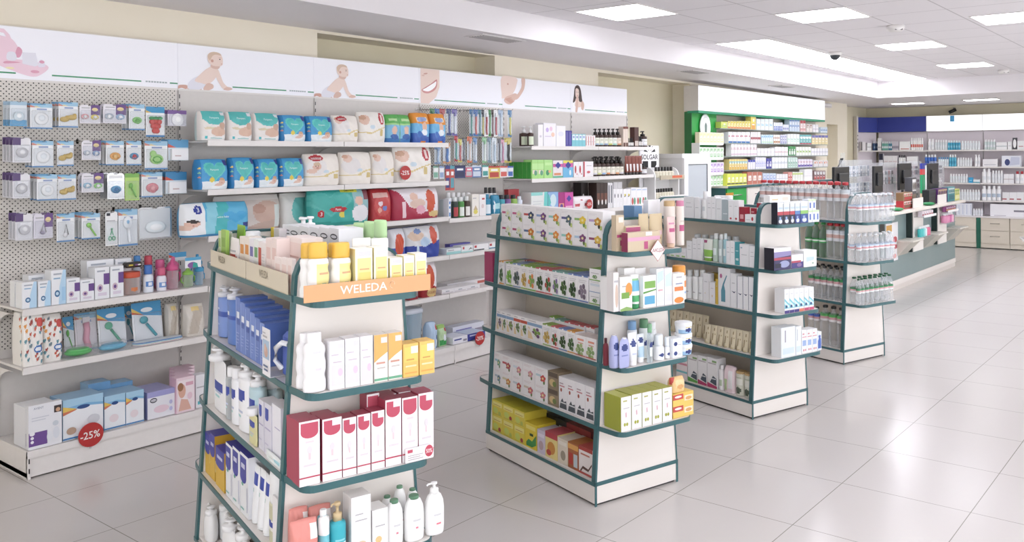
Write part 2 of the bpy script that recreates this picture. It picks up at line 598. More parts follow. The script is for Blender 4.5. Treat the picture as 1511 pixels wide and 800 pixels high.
small_round('smoke_detector', 12.82, 2.519, ZC, .075, 'white smoke detector on the ceiling beyond the farthest lamp panel', 'smoke detector', 'smoke')
small_round('dome_camera', 9.36, 3.56, ZC, .075, 'small dark dome camera on the ceiling beside the long lamp strip', 'camera', 'dome')
for i, (x, y, w, lab) in enumerate(((5.03, 4.66, .5, 'grey air vent in the ceiling border, the nearest'), (8.27, 4.72, .42, 'grey air vent in the ceiling border above the shelving end'), (10.63, 4.76, .42, 'grey air vent in the ceiling border above the long blank sign'))):
    t = MB()
    z = zs(x)
    t.box(-w / 2, w / 2, -.1, .1, -.004, 0.004, 'dcd8d8')
    o = t.build('air_vent', None, (x, y, z - .002)); tag(o, lab, 'vent', 'air vents in the ceiling border')
    s_ = MB()
    for k in range(6): s_.box(-w / 2 + .03, w / 2 - .03, -.08 + k * .028, -.068 + k * .028, -.008, -.004, 'a8a4a4')
    s_.build('slat', o)
DOWN = emit_mat('downlight_glow', 'ffffff', 9.0)
for x, y, lab in ((15.2, 4.50, 'flat bright downlight above the dark blue sign'), (14.95, 3.27, 'flat bright downlight right of the camera on the far wall')):
    z = zs(XS) - .004
    t = MB(); t.box(-.14, .14, -.26, .26, -.012, 0, STEEL)
    o = t.build('downlight', None, (x, y, z)); tag(o, lab, 'downlight', 'downlights above the far wall')
    p = MB(); p.box(-.12, .12, -.24, .24, -.015, -.012, DOWN); p.build('diffuser', o)
t = MB(); t.box(-.04, .04, -.012, 0, 0, .11, 'dedada', bev=.006); t.box(-.025, .025, -.016, -.012, .02, .09, 'cfcbcb')
tag(t.build('motion_sensor', None, (11.2, YS, 2.60)), 'small white box sensor on the face of the ceiling border', 'sensor')
t = MB(); t.box(-.17, .17, -.05, 0, 0, .07, 'e8e4e4', bev=.01); t.box(-.14, .14, -.053, -.05, .012, .02, 'c9c5c5')
tag(t.build('emergency_lamp', None, (13.75, YW, 2.40)), 'white box lamp on the beige wall beside the long blank sign', 'lamp')
# camera on the far wall
t = MB(); t.box(-.03, 0, -.02, .02, -.02, .02, '8d8a86'); t.tube([(-.03, 0, 0), (-.1, .02, -.05)], .008, '6b6862')
o = t.build('wall_camera', None, (XF, 4.05, 2.44)); tag(o, 'small black camera on a bracket on the far wall above the white signs', 'camera')
t = MB(); t.tube([(-.09, -.05, -.02), (-.13, .06, -.07)], .03, '1f2122', 10); t.build('camera_body', o)

# ------------------------------------------------------------------ camera
cd = bpy.data.cameras.new('camera')
cam = bpy.data.objects.new('camera', cd)
COL.objects.link(cam)
cd.sensor_width = 36.0
cd.lens = F_PX / IMG_W * 36.0
cd.shift_x = -(CX - IMG_W / 2) / IMG_W
cd.shift_y = -(IMG_H / 2 - CY) / IMG_W
fw = Vector((_CT, _ST, 0)); rt = Vector((_ST, -_CT, 0)); up = Vector((0, 0, 1))
rt2 = rt * _CR + up * (-_SR)     # image x axis expressed in world (rolled)
up2 = rt * _SR + up * _CR
cam.matrix_world = Matrix(((rt2.x, up2.x, -fw.x, 0), (rt2.y, up2.y, -fw.y, 0), (rt2.z, up2.z, -fw.z, EYE), (0, 0, 0, 1)))
cd.clip_start = 0.05
sc = bpy.context.scene
sc.camera = cam

# daylight outside the shop windows
w = bpy.data.worlds.new('overcast_daylight')
sc.world = w
w.use_nodes = True
w.node_tree.nodes['Background'].inputs[0].default_value = (0.95, 0.965, 1.0, 1)
w.node_tree.nodes['Background'].inputs[1].default_value = 3.2
sc.view_settings.view_transform = 'Standard'
sc.view_settings.look = 'None'
sc.view_settings.gamma = 1.0
sc.view_settings.use_curve_mapping = False
sc.view_settings.exposure = 0.27
sc.cycles.transparent_max_bounces = 40
sc.cycles.max_bounces = 8
sc.cycles.use_denoising = True
# ------------------------------------------------------------------ wall shelving, six bays
BX0, BW = 1.814, 1.005
YB, YF, YSH = 5.325, 4.928, 4.985     # back panel, base front, shelf front
def bx(i): return BX0 + BW * i

def bracket_mb(mb, x, z, dep):
    dep = dep * .62
    pts = [(YB, z - .035), (YB - dep, z - .035)]
    for k in range(7):
        a = math.pi / 2 * k / 6
        pts.append((YB - dep + dep * math.sin(a), z - .035 - .12 * (1 - math.cos(a))))
    mb.prism(pts, x, x + .004, STEEL, axis='x')

def wall_bay(i, shelves, label, peg=None):
    x0, x1 = bx(i) + .001, bx(i + 1) - .001
    t = empty('wall_shelf_unit', ((x0 + x1) / 2, YF, 0))
    tag(t, label, 'shelf unit', 'white steel wall shelf units')
    def part(mb, nm, par=t):
        mb.xform(Matrix.Translation((-(x0 + x1) / 2, -YF, 0)))
        return mb.build(nm, par)
    m = MB(); m.box(x0, x1, YB, YB + .03, .0, 2.06, STEELG)
    if peg: m.box(x0 + .012, x1 - .012, YB - .004, YB, peg, 2.06, peg_mat())
    if peg and i == 0:
        for z in (.97, 1.19, 1.42, 1.65, 1.87): m.box(x0 + .012, x1 - .012, YB - .0046, YB - .004, z, z + .003, 'b5b0aa')
    part(m, 'back_panel')
    m = MB()
    ups = [x0] if i else [x0]
    if i == 5: ups.append(x1 - .012)
    for x in ups:
        m.box(x, x + .012, YB - .008, YB, .02, 2.06, STEELG)
        for k in range(40): m.box(x + .003, x + .009, YB - .0085, YB - .008, .06 + k * .05, .085 + k * .05, '2c2a29')
        m.box(x, x + .012, YF + .002, YB, .0, .03, STEELG)
    part(m, 'upright')
    m = MB(); m.box(x0, x1, YF, YB, .118, .14, STEEL); m.box(x0, x1, YF - .003, YF + .012, .105, .142, STEEL)
    part(m, 'base_deck')
    m = MB(); m.box(x0, x1, YF + .006, YF + .016, .008, .118, STEEL)
    if i == 0:
        m.box(x0, x0 + .004, YF + .01, YB, .008, .118, STEEL)
        m.box(x0, x0 + .014, YF - .004, YF + .01, .0, .118, STEEL)
        for k in range(2): m.box(x0 + .004, x0 + .010, YF - .005, YF - .004, .03 + k * .05, .055 + k * .05, '2c2a29')
    part(m, 'kickplate')
    for z in shelves:
        m = MB(); m.box(x0 + .002, x1 - .002, YSH, YB - .009, z - .012, z, STEEL)
        m.box(x0 + .002, x1 - .002, YSH - .004, YSH + .006, z - .033, z + .001, STEEL)
        s_ = part(m, 'shelf')
        for x in (x0 + .004, x1 - .008):
            b_ = MB(); bracket_mb(b_, x, z, YB - YSH)
            b_.xform(Matrix.Translation((-(x0 + x1) / 2, -YF, 0))); b_.build('bracket', s_)

ZB1 = (.858, .558)
ZB2 = (1.74, 1.44, 1.157, .853, .545)
ZB4 = (1.14, .853, .547)
ZB5 = (1.722, 1.43, 1.11, .82, .52)
wall_bay(0, ZB1, 'white wall shelf unit with tall pegboard at the left picture edge', .6)
wall_bay(1, ZB2, 'white wall shelf unit of nappy packs right beside the big pegboard')
wall_bay(2, ZB2, 'white wall shelf unit of nappy packs left of the toothbrush pegboard')
wall_bay(3, ZB4, 'white wall shelf unit with the toothbrush pegboard', 1.46)
wall_bay(4, ZB5, 'white wall shelf unit right of the toothbrush pegboard')
wall_bay(5, ZB5, 'white wall shelf unit at the far end with black pump bottles')

# ------------------------------------------------------------------ light box signs above the shelving
SIGN = emit_mat('light_box_face', 'eeeef5', 0.09)
SG = 'light box signs above the wall shelving'
def lit(h, k=.09):
    return emit_mat('printed_film_' + h, h, k)
SKIN, SKIN2, SKIN3 = lit('e3cdc3'), lit('d3b3a6'), lit('c69a8c')
DIAP, GREENL, PINK, PINK2, DARKH = lit('dddce6'), lit('3f8f66'), lit('e6c9d6'), lit('d49ab0'), lit('3a2724')

def smooth(pts, n=4):
    out = []
    k = len(pts)
    for i in range(k):
        p0, p1, p2, p3 = [Vector(pts[(i + j - 1) % k]) for j in range(4)]
        for q in range(n):
            t = q / n
            out.append(tuple(.5 * ((2 * p1) + (-p0 + p2) * t + (2 * p0 - 5 * p1 + 4 * p2 - p3) * t * t + (-p0 + 3 * p1 - 3 * p2 + p3) * t ** 3)))
    return out

class Pic:
    """flat printed picture: polygons fanned about their own centre"""
    def __init__(s, x, z, sc): s.mb = MB(); s.x, s.z, s.s, s.k, s.sx = x, z, sc, 0, 1.0
    def poly(s, pts, mat, sm=True):
        s.k += 1
        y = -.0015 - .0004 * s.k
        q = smooth(pts) if sm else pts
        s.mb.face([(s.x + max(-.16, a) * s.s * s.sx, y, s.z + b * s.s) for a, b in q], mat)
    def ell(s, a, b, ra, rb, mat, rot=0.0):
        c, d = math.cos(rot), math.sin(rot)
        s.poly([(a + ra * math.cos(t) * c - rb * math.sin(t) * d, b + ra * math.cos(t) * d + rb * math.sin(t) * c) for t in [2 * math.pi * i / 16 for i in range(16)]], mat, False)

def crawling_baby(p):
    p.poly([(-.02, .06), (.02, -.01), (.16, -.01), (.24, .0), (.2, .1), (.1, .14)], SKIN2)              # folded leg
    p.poly([(-.02, .0), (-.10, .02), (-.16, .0), (-.15, .07), (-.08, .09), (-.01, .08)], SKIN3)          # foot
    p.poly([(.0, .03), (.02, .15), (.12, .27), (.3, .36), (.36, .3), (.33, .16), (.28, .06), (.18, -.005), (.06, -.005)], DIAP)
    p.poly([(.12, .2), (.22, .36), (.34, .50), (.45, .56), (.52, .48), (.50, .34), (.42, .2), (.33, .13), (.24, .15)], SKIN)
    p.poly([(.27, .05), (.34, .16), (.43, .14), (.44, .06), (.36, .0), (.28, .0)], SKIN2)                # thigh
    p.poly([(.44, .5), (.52, .5), (.57, .36), (.62, .2), (.70, .1), (.76, .07), (.74, .03), (.62, .05), (.55, .16), (.48, .34)], SKIN)
    p.poly([(.62, .04), (.70, .02), (.78, .05), (.76, .09), (.68, .1)], SKIN2)
    p.poly([(.40, .6), (.41, .52), (.52, .5), (.56, .58), (.5, .64)], SKIN2)                             # neck
    p.poly([(.34, .76), (.36, .64), (.44, .57), (.55, .57), (.60, .6), (.61, .68), (.60, .78), (.55, .87), (.45, .89), (.37, .85)], SKIN)
    p.poly([(.34, .78), (.37, .85), (.45, .89), (.55, .87), (.58, .82), (.48, .83), (.42, .78), (.38, .68)], lit('cfb5a0'))
    p.ell(.42, .68, .025, .035, SKIN3); p.ell(.555, .73, .012, .012, DARKH); p.ell(.585, .625, .015, .008, SKIN3)
    p.poly([(.52, .755), (.56, .765), (.585, .755), (.56, .775)], SKIN3)

def sign(i, label, art, gx=(0, 1)):
    x0, x1 = bx(i) + .001, bx(i + 1) - .001
    z0, z1 = 2.072, 2.355
    t = empty('light_box_sign', ((x0 + x1) / 2, YB, z0)); tag(t, label, 'sign', SG)
    w2 = (x1 - x0) / 2
    m = MB(); m.box(-w2, w2, 0, .06, 0, z1 - z0, SIGN); m.box(-w2, w2, .002, .062, z1 - z0, z1 - z0 + .004, STEEL); m.box(-w2, w2, -.004, .06, -.012, 0, STEEL)
    m.build('light_panel', t)
    g = MB()
    for a, b in gx: g.box(-w2 + a * 2 * w2, -w2 + b * 2 * w2, -.001, 0, .027, .035, GREENL)
    g.build('green_line', t)
    g = MB(); g.box(w2 * .55, w2 * .90, -.0014, -.001, .022, .040, SIGN)
    for k in range(8): g.box(w2 * (.6 + .034 * k), w2 * (.626 + .034 * k), -.0018, -.0014, .027, .036, lit('9aa5a8'))
    g.build('small_lettering', t)
    p = Pic(-w2, 0, z1 - z0); art(p); p.mb.build('printed_picture', t)

def art_bag(p):
    p.sx = 1.55
    p.poly([(.0, .27), (.25, .12), (.42, .06), (.52, .12), (.60, .26), (.50, .34), (.2, .38), (-.05, .36)], PINK)
    p.poly([(-.05, .4), (-.05, .78), (.1, .8), (.2, .74), (.27, .55), (.26, .45), (.14, .38)], PINK)
    p.poly([(.0, .95), (.1, .94), (.16, .84), (.2, .68), (.16, .68), (.1, .86), (.0, .89)], PINK, False)
    p.poly([(.22, .44), (.25, .62), (.3, .55), (.27, .42)], PINK2)
    p.poly([(.3, .3), (.3, .52), (.45, .53), (.48, .29), (.44, .26)], DIAP, False)
    p.poly([(.13, .36), (.14, .5), (.22, .5), (.23, .36)], DIAP)
    p.poly([(.48, .26), (.49, .38), (.53, .4), (.56, .28)], lit('ded9e6'))
    p.ell(.52, .36, .03, .03, PINK2); p.ell(.16, .2, .05, .02, lit('e8ddb0')); p.ell(.44, .16, .05, .03, PINK2)
    p.poly([(.28, .32), (.1, .28), (.12, .33)], PINK2)
def art_baby(p):
    p.sx = 1.38; p.x += .062
    crawling_baby(p)
def art_smile(p):
    p.sx = 1.9
    p.poly([(.03, 1.0), (.03, .0), (.2, .0), (.35, .2), (.42, .5), (.42, 1.0)], SKIN, False)
    p.poly([(.05, .38), (.12, .46), (.24, .58), (.36, .72), (.37, .55), (.32, .40), (.2, .30), (.1, .30)], lit('c98d8a'))
    p.poly([(.07, .38), (.14, .45), (.25, .56), (.345, .67), (.34, .54), (.28, .43), (.18, .35)], lit('fbfafc'))
    p.poly([(.05, .38), (.12, .46), (.24, .58), (.36, .72), (.34, .655), (.24, .55), (.13, .44)], lit('b97c7c'))
    p.ell(.13, .86, .045, .02, SKIN3, .4); p.ell(.08, .8, .03, .02, SKIN2)
def art_belly(p):
    p.sx = 2.0
    p.poly([(-.02, 1.0), (.33, 1.0), (.34, .8), (.28, .56), (.18, .4), (.0, .3), (-.02, .4)], SKIN)
    p.poly([(.46, 1.0), (.55, 1.0), (.53, .7), (.46, .5), (.36, .32), (.28, .3), (.3, .4), (.38, .52), (.46, .74)], SKIN2)
    p.poly([(.38, .42), (.3, .28), (.2, .14), (.1, .14), (.03, .24), (.08, .36), (.2, .44), (.3, .5)], SKIN2)
    for k in range(4): p.poly([(.06 + .03 * k, .3 - .03 * k), (.2 + .02 * k, .36 - .04 * k), (.2 + .02 * k, .33 - .04 * k), (.08 + .03 * k, .26 - .03 * k)], SKIN3)
    p.ell(.12, .78, .02, .03, SKIN3)
def art_woman(p):
    p.sx = 1.35
    p.poly([(.03, .02), (.08, .2), (.02, .3), (.16, .36), (.42, .34), (.5, .28), (.54, .04)], lit('f3f3f8'), False)
    p.poly([(.1, .34), (.14, .6), (.17, .85), (.25, .96), (.36, .95), (.44, .8), (.48, .55), (.5, .4), (.4, .36), (.3, .5), (.2, .4)], DARKH)
    p.poly([(.2, .72), (.21, .58), (.27, .5), (.34, .56), (.36, .7), (.34, .82), (.26, .86), (.21, .82)], SKIN)
    p.poly([(.24, .52), (.33, .54), (.36, .4), (.46, .36), (.42, .2), (.2, .2), (.18, .34)], SKIN)
    p.poly([(.25, .56), (.3, .58), (.32, .4), (.28, .02), (.2, .02), (.22, .3)], SKIN2)
    p.poly([(.5, .42), (.58, .3), (.54, .1), (.46, .12), (.44, .3)], SKIN2)
    for a in (.245, .315): p.ell(a, .72, .018, .008, DARKH)
    p.ell(.28, .6, .028, .012, lit('b97c7c'))
sign(0, 'lit white sign picturing a pink baby bag, leftmost above the pegboard', art_bag, ((0, .10), (.28, 1)))
sign(1, 'lit white sign picturing a crawling baby, next to the pink bag sign', art_baby, ((.37, 1),))
sign(2, 'lit white sign picturing a crawling baby, next to the big smile sign', art_baby, ((.37, 1),))
sign(3, 'lit white sign picturing a close-up of a smiling mouth', art_smile, ((.17, 1),))
sign(4, 'lit white sign picturing a bare belly and hands', art_belly, ((.31, 1),))
sign(5, 'lit white sign picturing a woman with long dark hair', art_woman, ((.24, 1),))

# ------------------------------------------------------------------ free-standing gondolas
GW, GL = .52, 1.0
def wl(z): return .003 + .0625 * max(0.0, z - .1)
ES = .155     # how far the end shelves reach out

class Gon:
    def __init__(s, name, x, y, deg, side_z, end_z, top, label, back_end=True, rad0=.075):
        s.x, s.y, s.a, s.top, s.side_z, s.end_z = x, y, math.radians(deg), top, side_z, end_z
        s.e = Vector((math.cos(s.a), math.sin(s.a))); s.s = Vector((-math.sin(s.a), math.cos(s.a)))
        root = empty('gondola_shelf', (x, y, 0), s.a)
        tag(root, label, 'gondola shelf', 'cream gondola shelves with teal edging')
        s.root = root
        z1 = top
        def outline(inset=0.0, zb=.10, rad=rad0):
            wt = wl(z1)
            L = [(inset, zb), (wl(z1 - rad) + inset, z1 - rad)]
            for k in range(1, 8):
                a = math.pi / 2 * k / 8
                L.append((wt + inset + (rad - inset) * (1 - math.cos(a)), z1 - rad + (rad - inset) * math.sin(a)))
            L.append((wt + rad, z1 - inset))
            return L + [(GW - p, q) for p, q in reversed(L)]
        # body: plinth and centre wall
        m = MB()
        m.box(0, GW, 0, GL, .012, .10, CREAM, front=CREAM)
        m.box(.012, GW - .012, .012, GL - .012, 0, .012, '2e2b29')
        m.build('plinth', root)
        m = MB(); m.box(GW / 2 - .009, GW / 2 + .009, .02, GL - .02, .10, z1 - .03, CREAMD)
        m.box(GW / 2 - .0105, GW / 2 + .0105, .02, GL - .02, z1 - .045, z1 - .028, TEAL)
        m.build('centre_panel', root)
        m = MB()   # teal band round the plinth
        m.box(-.002, GW + .002, -.003, 0, .094, .112, TEAL); m.box(-.002, .010, -.003, 0, .0, .112, TEAL); m.box(GW - .010, GW + .002, -.003, 0, .0, .112, TEAL)
        m.box(-.003, .0, 0, GL, .094, .110, TEAL); m.box(GW, GW + .003, 0, GL, .094, .110, TEAL)
        m.build('plinth_trim', root)
        for y0 in (0.0, GL - .026):
            m = MB(); m.prism(outline(.003), y0, y0 + .026, CREAM); p = m.build('end_panel', root)
            m = MB()
            o1 = outline(0.0); o2 = outline(.010)
            for i in range(len(o1) - 1):
                a, b, c, d = o1[i], o1[i + 1], o2[i + 1], o2[i]
                for yy in (y0 - .002, y0 + .028):
                    m.face([(a[0], yy, a[1]), (b[0], yy, b[1]), (c[0], yy, c[1]), (d[0], yy, d[1])], TEAL)
                m.face([(a[0], y0 - .002, a[1]), (b[0], y0 - .002, b[1]), (b[0], y0 + .028, b[1]), (a[0], y0 + .028, a[1])], TEAL)
            m.build('edging', p)
        for z in [.112] + list(side_z):
            for sd in (0, 1):
                m = MB()
                xo = wl(z) - .004
                x0, x1 = (xo, GW / 2 - .009) if sd == 0 else (GW / 2 + .009, GW - xo)
                if z > .12:
                    m.box(x0 + .003 * (sd == 0), x1 - .003 * (sd == 1), .02, GL - .02, z - .018, z, CREAM)
                    if sd == 0: m.box(x0 - .001, x0 + .003, .004, GL - .004, z - .019, z + .001, TEAL)
                    else: m.box(x1 - .003, x1 + .001, .004, GL - .004, z - .019, z + .001, TEAL)
                else:
                    m.box(x0 + .012, x1 - .012, .02, GL - .02, .1, z, CREAM)
                m.build('shelf', root)
        for end in (0, 1):
            if end and not back_end: continue
            for z in end_z:
                wz = wl(z)
                m = MB()
                def foot(ins):
                    pts = [(wz + ins, 0.0)]
                    rad = .05
                    for k in range(7):
                        a = math.pi / 2 * k / 6
                        pts.append((wz + .035 + rad * (1 - math.cos(a)) * .9 - rad * .5 + ins, -ES + ins + rad * (1 - math.sin(a))))
                    return pts + [(GW - p, q) for p, q in reversed(pts)]
                o = foot(.003); q = foot(0.0)
                if end: o = [(a, GL - b) for a, b in o][::-1]; q = [(a, GL - b) for a, b in q][::-1]
                m.prism(o, z - .018, z, CREAM, axis='z')
                for i in range(len(q) - 1):
                    a, b = q[i], q[i + 1]
                    m.face([(a[0], a[1], z - .021), (b[0], b[1], z - .021), (b[0], b[1], z + .001), (a[0], a[1], z + .001)], TEAL)
                    m.face([(a[0], a[1], z + .001), (b[0], b[1], z + .001), (o[i + 1][0], o[i + 1][1], z + .001), (o[i][0], o[i][1], z + .001)], TEAL)
                    m.face([(a[0], a[1], z - .021), (b[0], b[1], z - .021), (o[i + 1][0], o[i + 1][1], z - .0185), (o[i][0], o[i][1], z - .0185)], TEAL)
                m.build('end_shelf', root)
    def w(s, a, b, z=0.0):
        p = Vector((s.x, s.y)) + s.e * a + s.s * b
        return Vector((p.x, p.y, z))

GA = Gon('a', 1.568, 2.410, -16.0, (.37, .638, .915, 1.196), (.37, .638, .915, 1.196), 1.335, 'cream gondola nearest the camera with orange display strip on its end')
GB = Gon('b', 3.243, 2.393, -16.3, (.372, .662, .922, 1.190), (.372, .662, .922, 1.190), 1.337, 'cream gondola with herbal tea boxes, second from the camera')
GC = Gon('c', 4.885, 2.396, -17.1, (.388, .656, .928, 1.206), (.388, .656, .928, 1.206), 1.335, 'cream gondola with cream tubes, third from the camera')
GD = Gon('d', 6.567, 2.444, -17.7, (.475, .80, 1.108), (.475, .80, 1.108), 1.332, 'cream gondola stocked with water bottles, farthest from the camera', rad0=.125)
# ------------------------------------------------------------------ pharmacy wall unit behind the counter
YP = 5.2
SIGN2 = emit_mat('blank_sign_face', 'f6f8ff', 0.45)
m = MB(); m.box(0, 4.03, 0, .2, 0, .305, STEEL, left=STEELG)
m.box(.012, 4.03, -.003, 0, .006, .305, SIGN2)
t = m.build('light_box_sign', None, (9.19, YP, 2.172)); tag(t, 'long blank white sign above the medicine shelves, beside the green board', 'sign')
g = MB(); g.box(.0, 4.03, -.004, .15, -.028, 0, lit('2e8f6b')); g.build('green_strip', t)

GREEN = noise_mat('green_laminate', '2f9a45', '36a24c', 2.0, 0.35)
m = MB(); m.box(0, .63, 0, .095, 0, .92, GREEN, left='1f6a35'); m.box(-.012, 0, -.004, .095, 0, .92, '2b6b3f')
t = m.build('green_board', None, (9.205, 5.30, 1.242)); tag(t, 'glossy green upright board under the left end of the long blank sign', 'board')
m = MB()
m.lathe([(.13, 0), (.13, .012), (.125, .014)], 'f2f2f2', 32, 1, 1.25, 0, 0)
m.xform(Matrix.Rotation(math.pi / 2, 4, 'X'))
k0 = len(m.v)
for ra, c in ((.105, 'd9dcdb'), (.092, 'eef0ef')):
    m.face([(ra * math.cos(a), -.015 - (.105 - ra) * .05, ra * 1.25 * math.sin(a)) for a in [math.pi * i / 16 for i in range(32)]], c)
m.face([(-.03, -.017, -.08), (.03, -.017, -.08), (.035, -.017, .02), (.0, -.017, .06), (-.035, -.017, .02)], '9aa9a3')
m.face([(-.01, -.018, -.09), (.01, -.018, -.09), (.012, -.018, .05), (-.012, -.018, .05)], '5c6b66')
t = m.build('round_emblem', None, (9.50, 5.284, 1.98)); tag(t, 'white oval emblem with a grey column on the green board', 'emblem')

m = MB(); m.box(9.72, 13.3, 5.385, 5.398, 1.24, 2.15, 'cbc2b6')
t = m.build('back_board'); tag(t, 'beige back board behind the rows of medicine boxes', 'board')
GLASS = clear_mat('shelf_glass', (0.80, 0.86, 0.84), 0.2, 0.1)
for i, z in enumerate((1.972, 1.786, 1.615, 1.437)):
    m = MB(); m.box(9.74, 13.32, YP, 5.385, z - .01, z, GLASS); m.box(9.74, 13.32, YP - .003, YP, z - .011, z + .001, '8b9690')
    t = m.build('glass_shelf'); tag(t, '%s glass shelf of medicine boxes, counting down from the long blank sign' % ORD[i], 'shelf', 'glass shelves of the medicine wall')
m = MB(); m.box(9.72, 13.6, 5.08, 5.398, 1.215, 1.24, 'e6e0d8', front=TEAL)
t = m.build('worktop'); tag(t, 'long worktop with teal edge under the medicine shelves', 'worktop')
seams = [9.72] + [on_plane(u, 280, (0, 5.1), (0, 1)).x for u in (1102, 1134.6, 1165.4, 1194.4, 1220.8)] + [13.6]
for i in range(6):
    x0, x1 = seams[i] + .003, seams[i + 1] - .003
    c = GREEN if i == 0 else 'e4ded6'
    m = MB(); m.box(x0, x1, 5.12, 5.395, .0, 1.213, TEAL)
    t = m.build('drawer_cabinet')
    tag(t, ('bright green drawer cabinet under the medicine worktop beside the fridge' if i == 0 else '%s cream drawer cabinet under the medicine worktop, right of the green one' % ORD[i - 1]), 'cabinet', None if i == 0 else 'cream drawer cabinets of the medicine wall')
    for k in range(4):
        d = MB(); d.box(x0 + .012, x1 - .012, 5.10, 5.12, .06 + k * .29, .06 + k * .29 + .275, c)
        dd = d.build('drawer', t)
        h = MB(); h.tube([((x0 + x1) / 2 - .09, 5.10, .25 + k * .29), ((x0 + x1) / 2 - .09, 5.08, .25 + k * .29), ((x0 + x1) / 2 + .09, 5.08, .25 + k * .29), ((x0 + x1) / 2 + .09, 5.10, .25 + k * .29)], .006, 'chrome')
        if i == 0 and k == 3: [h.box((x0 + x1) / 2 - .3 + .035 * q, (x0 + x1) / 2 - .273 + .035 * q, 5.0985, 5.1, 1.12, 1.155, 'd98d3a') for q in range(6)]
        h.build('handle', dd)

# fridge beside it
m = MB(); m.box(8.41, 9.03, 4.97, 5.39, .08, 1.65, 'd9d8d8'); m.box(8.43, 9.01, 4.99, 5.37, 0, .08, '4a4a4c')
m.box(8.405, 9.035, 4.962, 5.39, 1.60, 1.65, 'e6e5e5')
t = m.build('display_fridge'); tag(t, 'tall grey fridge with frosted glass door beside the green board', 'fridge')
m = MB()
for a, b, c, d in ((8.41, 9.03, .1, .16), (8.41, 9.03, 1.53, 1.60), (8.41, 8.50, .16, 1.53), (8.95, 9.03, .16, 1.53)): m.box(a, b, 4.94, 4.968, c, d, 'e2e1e1')
d = m.build('door', t)
m = MB(); m.box(8.50, 8.95, 4.952, 4.962, .16, 1.53, M('b9bfc4', .25)); m.box(8.497, 8.505, 4.945, 4.952, .16, 1.53, '4b5054'); m.box(8.945, 8.953, 4.945, 4.952, .16, 1.53, '4b5054'); m.box(8.497, 8.953, 4.945, 4.952, 1.525, 1.533, '4b5054')
m.build('frosted_glass', d)
m = MB(); m.tube([(8.93, 4.94, .8), (8.93, 4.91, .8), (8.93, 4.91, 1.05), (8.93, 4.94, 1.05)], .009, 'chrome'); m.build('handle', d)

# ------------------------------------------------------------------ sales counter
CX0, CX1, YC = 9.0, 13.28, 3.27
root = empty('sales_counter', ((CX0 + CX1) / 2, YC, 0)); tag(root, 'long sales counter with teal grey front and cream top', 'counter')
def cpart(mb, nm, par=None):
    mb.xform(Matrix.Translation((-(CX0 + CX1) / 2, -YC, 0)))
    return mb.build(nm, par or root)
m = MB(); m.box(CX0 + .03, CX1 - .03, YC, 3.85, .0, .06, 'd9d2cc'); m.box(CX0, CX1 - .02, YC - .012, 3.86, .06, .12, 'efe8e3'); m.box(CX0, CX1 - .02, YC - .004, 3.86, 0, .06, 'e4dcd6'); cpart(m, 'plinth')
m = MB(); m.box(CX0, CX1, YC, 3.88, .12, .925, TEALP); cpart(m, 'front_panel')
m = MB(); m.box(CX0 - .05, CX1 + .04, 3.13, 3.98, .925, .96, 'ece5dc', bev=.006); cpart(m, 'counter_top')
for x in (10.98, 12.09):
    m = MB(); m.box(x, x + .42, 3.19, 3.20, .42, 1.08, 'f0ebe6'); m.box(x - .03, x + .40, 3.20, 3.27, .42, .925, '20302f'); cpart(m, 'display_panel')
    m = MB(); m.box(x + .02, x + .56, 3.07, 3.19, .845, .851, 'clear'); m.box(x + .02, x + .56, 3.066, 3.07, .845, .875, 'f3f3f3'); cpart(m, 'ledge')
for x in (10.55, 11.66, 12.76):
    m = MB()
    m.box(x, x + .46, 3.07, 3.27, .575, .595, 'd9d4ca', bev=.004)
    for q in (x + .01, x + .43): m.prism([(3.27, .575), (3.10, .575), (3.13, .545), (3.265, .40), (3.27, .40)], q, q + .02, 'cdc7bc', axis='x')
    m.prism([(3.10, .575), (3.13, .545), (3.265, .40), (3.262, .575)], x + .03, x + .43, 'c4beb3', axis='x')
    cpart(m, 'bag_shelf')

# ------------------------------------------------------------------ far wall shelving
XC = 15.97
LILAC_CAST = noise_mat('white_panel_lilac_cast', 'dcd3da', 'dfd6dd', 2.0, 0.5)  # white panel; lilac cast of the lights put into its colour
YE = [5.36, 4.47, 3.525, 2.58, 1.6]
zfar = [on_plane(1409, v, (16.0, 0), (1, 0)).z for v in (221.3, 245.8, 269.7, 294.9)]
BLUE = noise_mat('dark_blue_sign_face', '2d3a90', '313e95', 6.0, 0.45)
SIGN3 = emit_mat('far_sign_face', 'fafbff', 0.55)
FG = 'white shelf units along the far wall'
labs = ['white far-wall shelf unit under the dark blue sign', 'white far-wall shelf unit right of the dark blue sign', 'white far-wall shelf unit at the right picture edge', 'white far-wall shelf unit outside the right picture edge']
for i in range(4):
    y1, y0 = YE[i] - .002, YE[i + 1] + .002
    t = empty('wall_shelf_unit', (16.2, (y0 + y1) / 2, 0)); tag(t, labs[i], 'shelf unit', FG)
    T = Matrix.Translation((-16.2, -(y0 + y1) / 2, 0))
    m = MB(); m.box(16.28, 16.31, y0, y1, .56, 2.03, LILAC_CAST); m.box(16.278, 16.28, y0, y0 + .012, .58, 2.0, 'a5a0a2'); m.xform(T); m.build('back_panel', t)
    for z in zfar:
        m = MB(); m.box(15.99, 16.28, y0, y1, z - .022, z, STEEL); m.xform(T); m.build('shelf', t)
    m = MB(); m.box(16.2, 16.27, y0, y1, 2.035, 2.31, STEEL); m.box(16.196, 16.2, y0 + .002, y1 - .002, 2.035, 2.31, BLUE if i == 0 else SIGN3)
    m.xform(T); m.build('sign_panel', t, )['label'] = 'dark blue sign panel' if i == 0 else 'bright white sign panel'
P1 = Vector((16.2, 5.362)); P0 = on_plane(1263, 190, (0, 5.60), (0, 1)).to_2d()
dv = (P0 - P1); L = dv.length; ang = math.atan2(dv.y, dv.x)
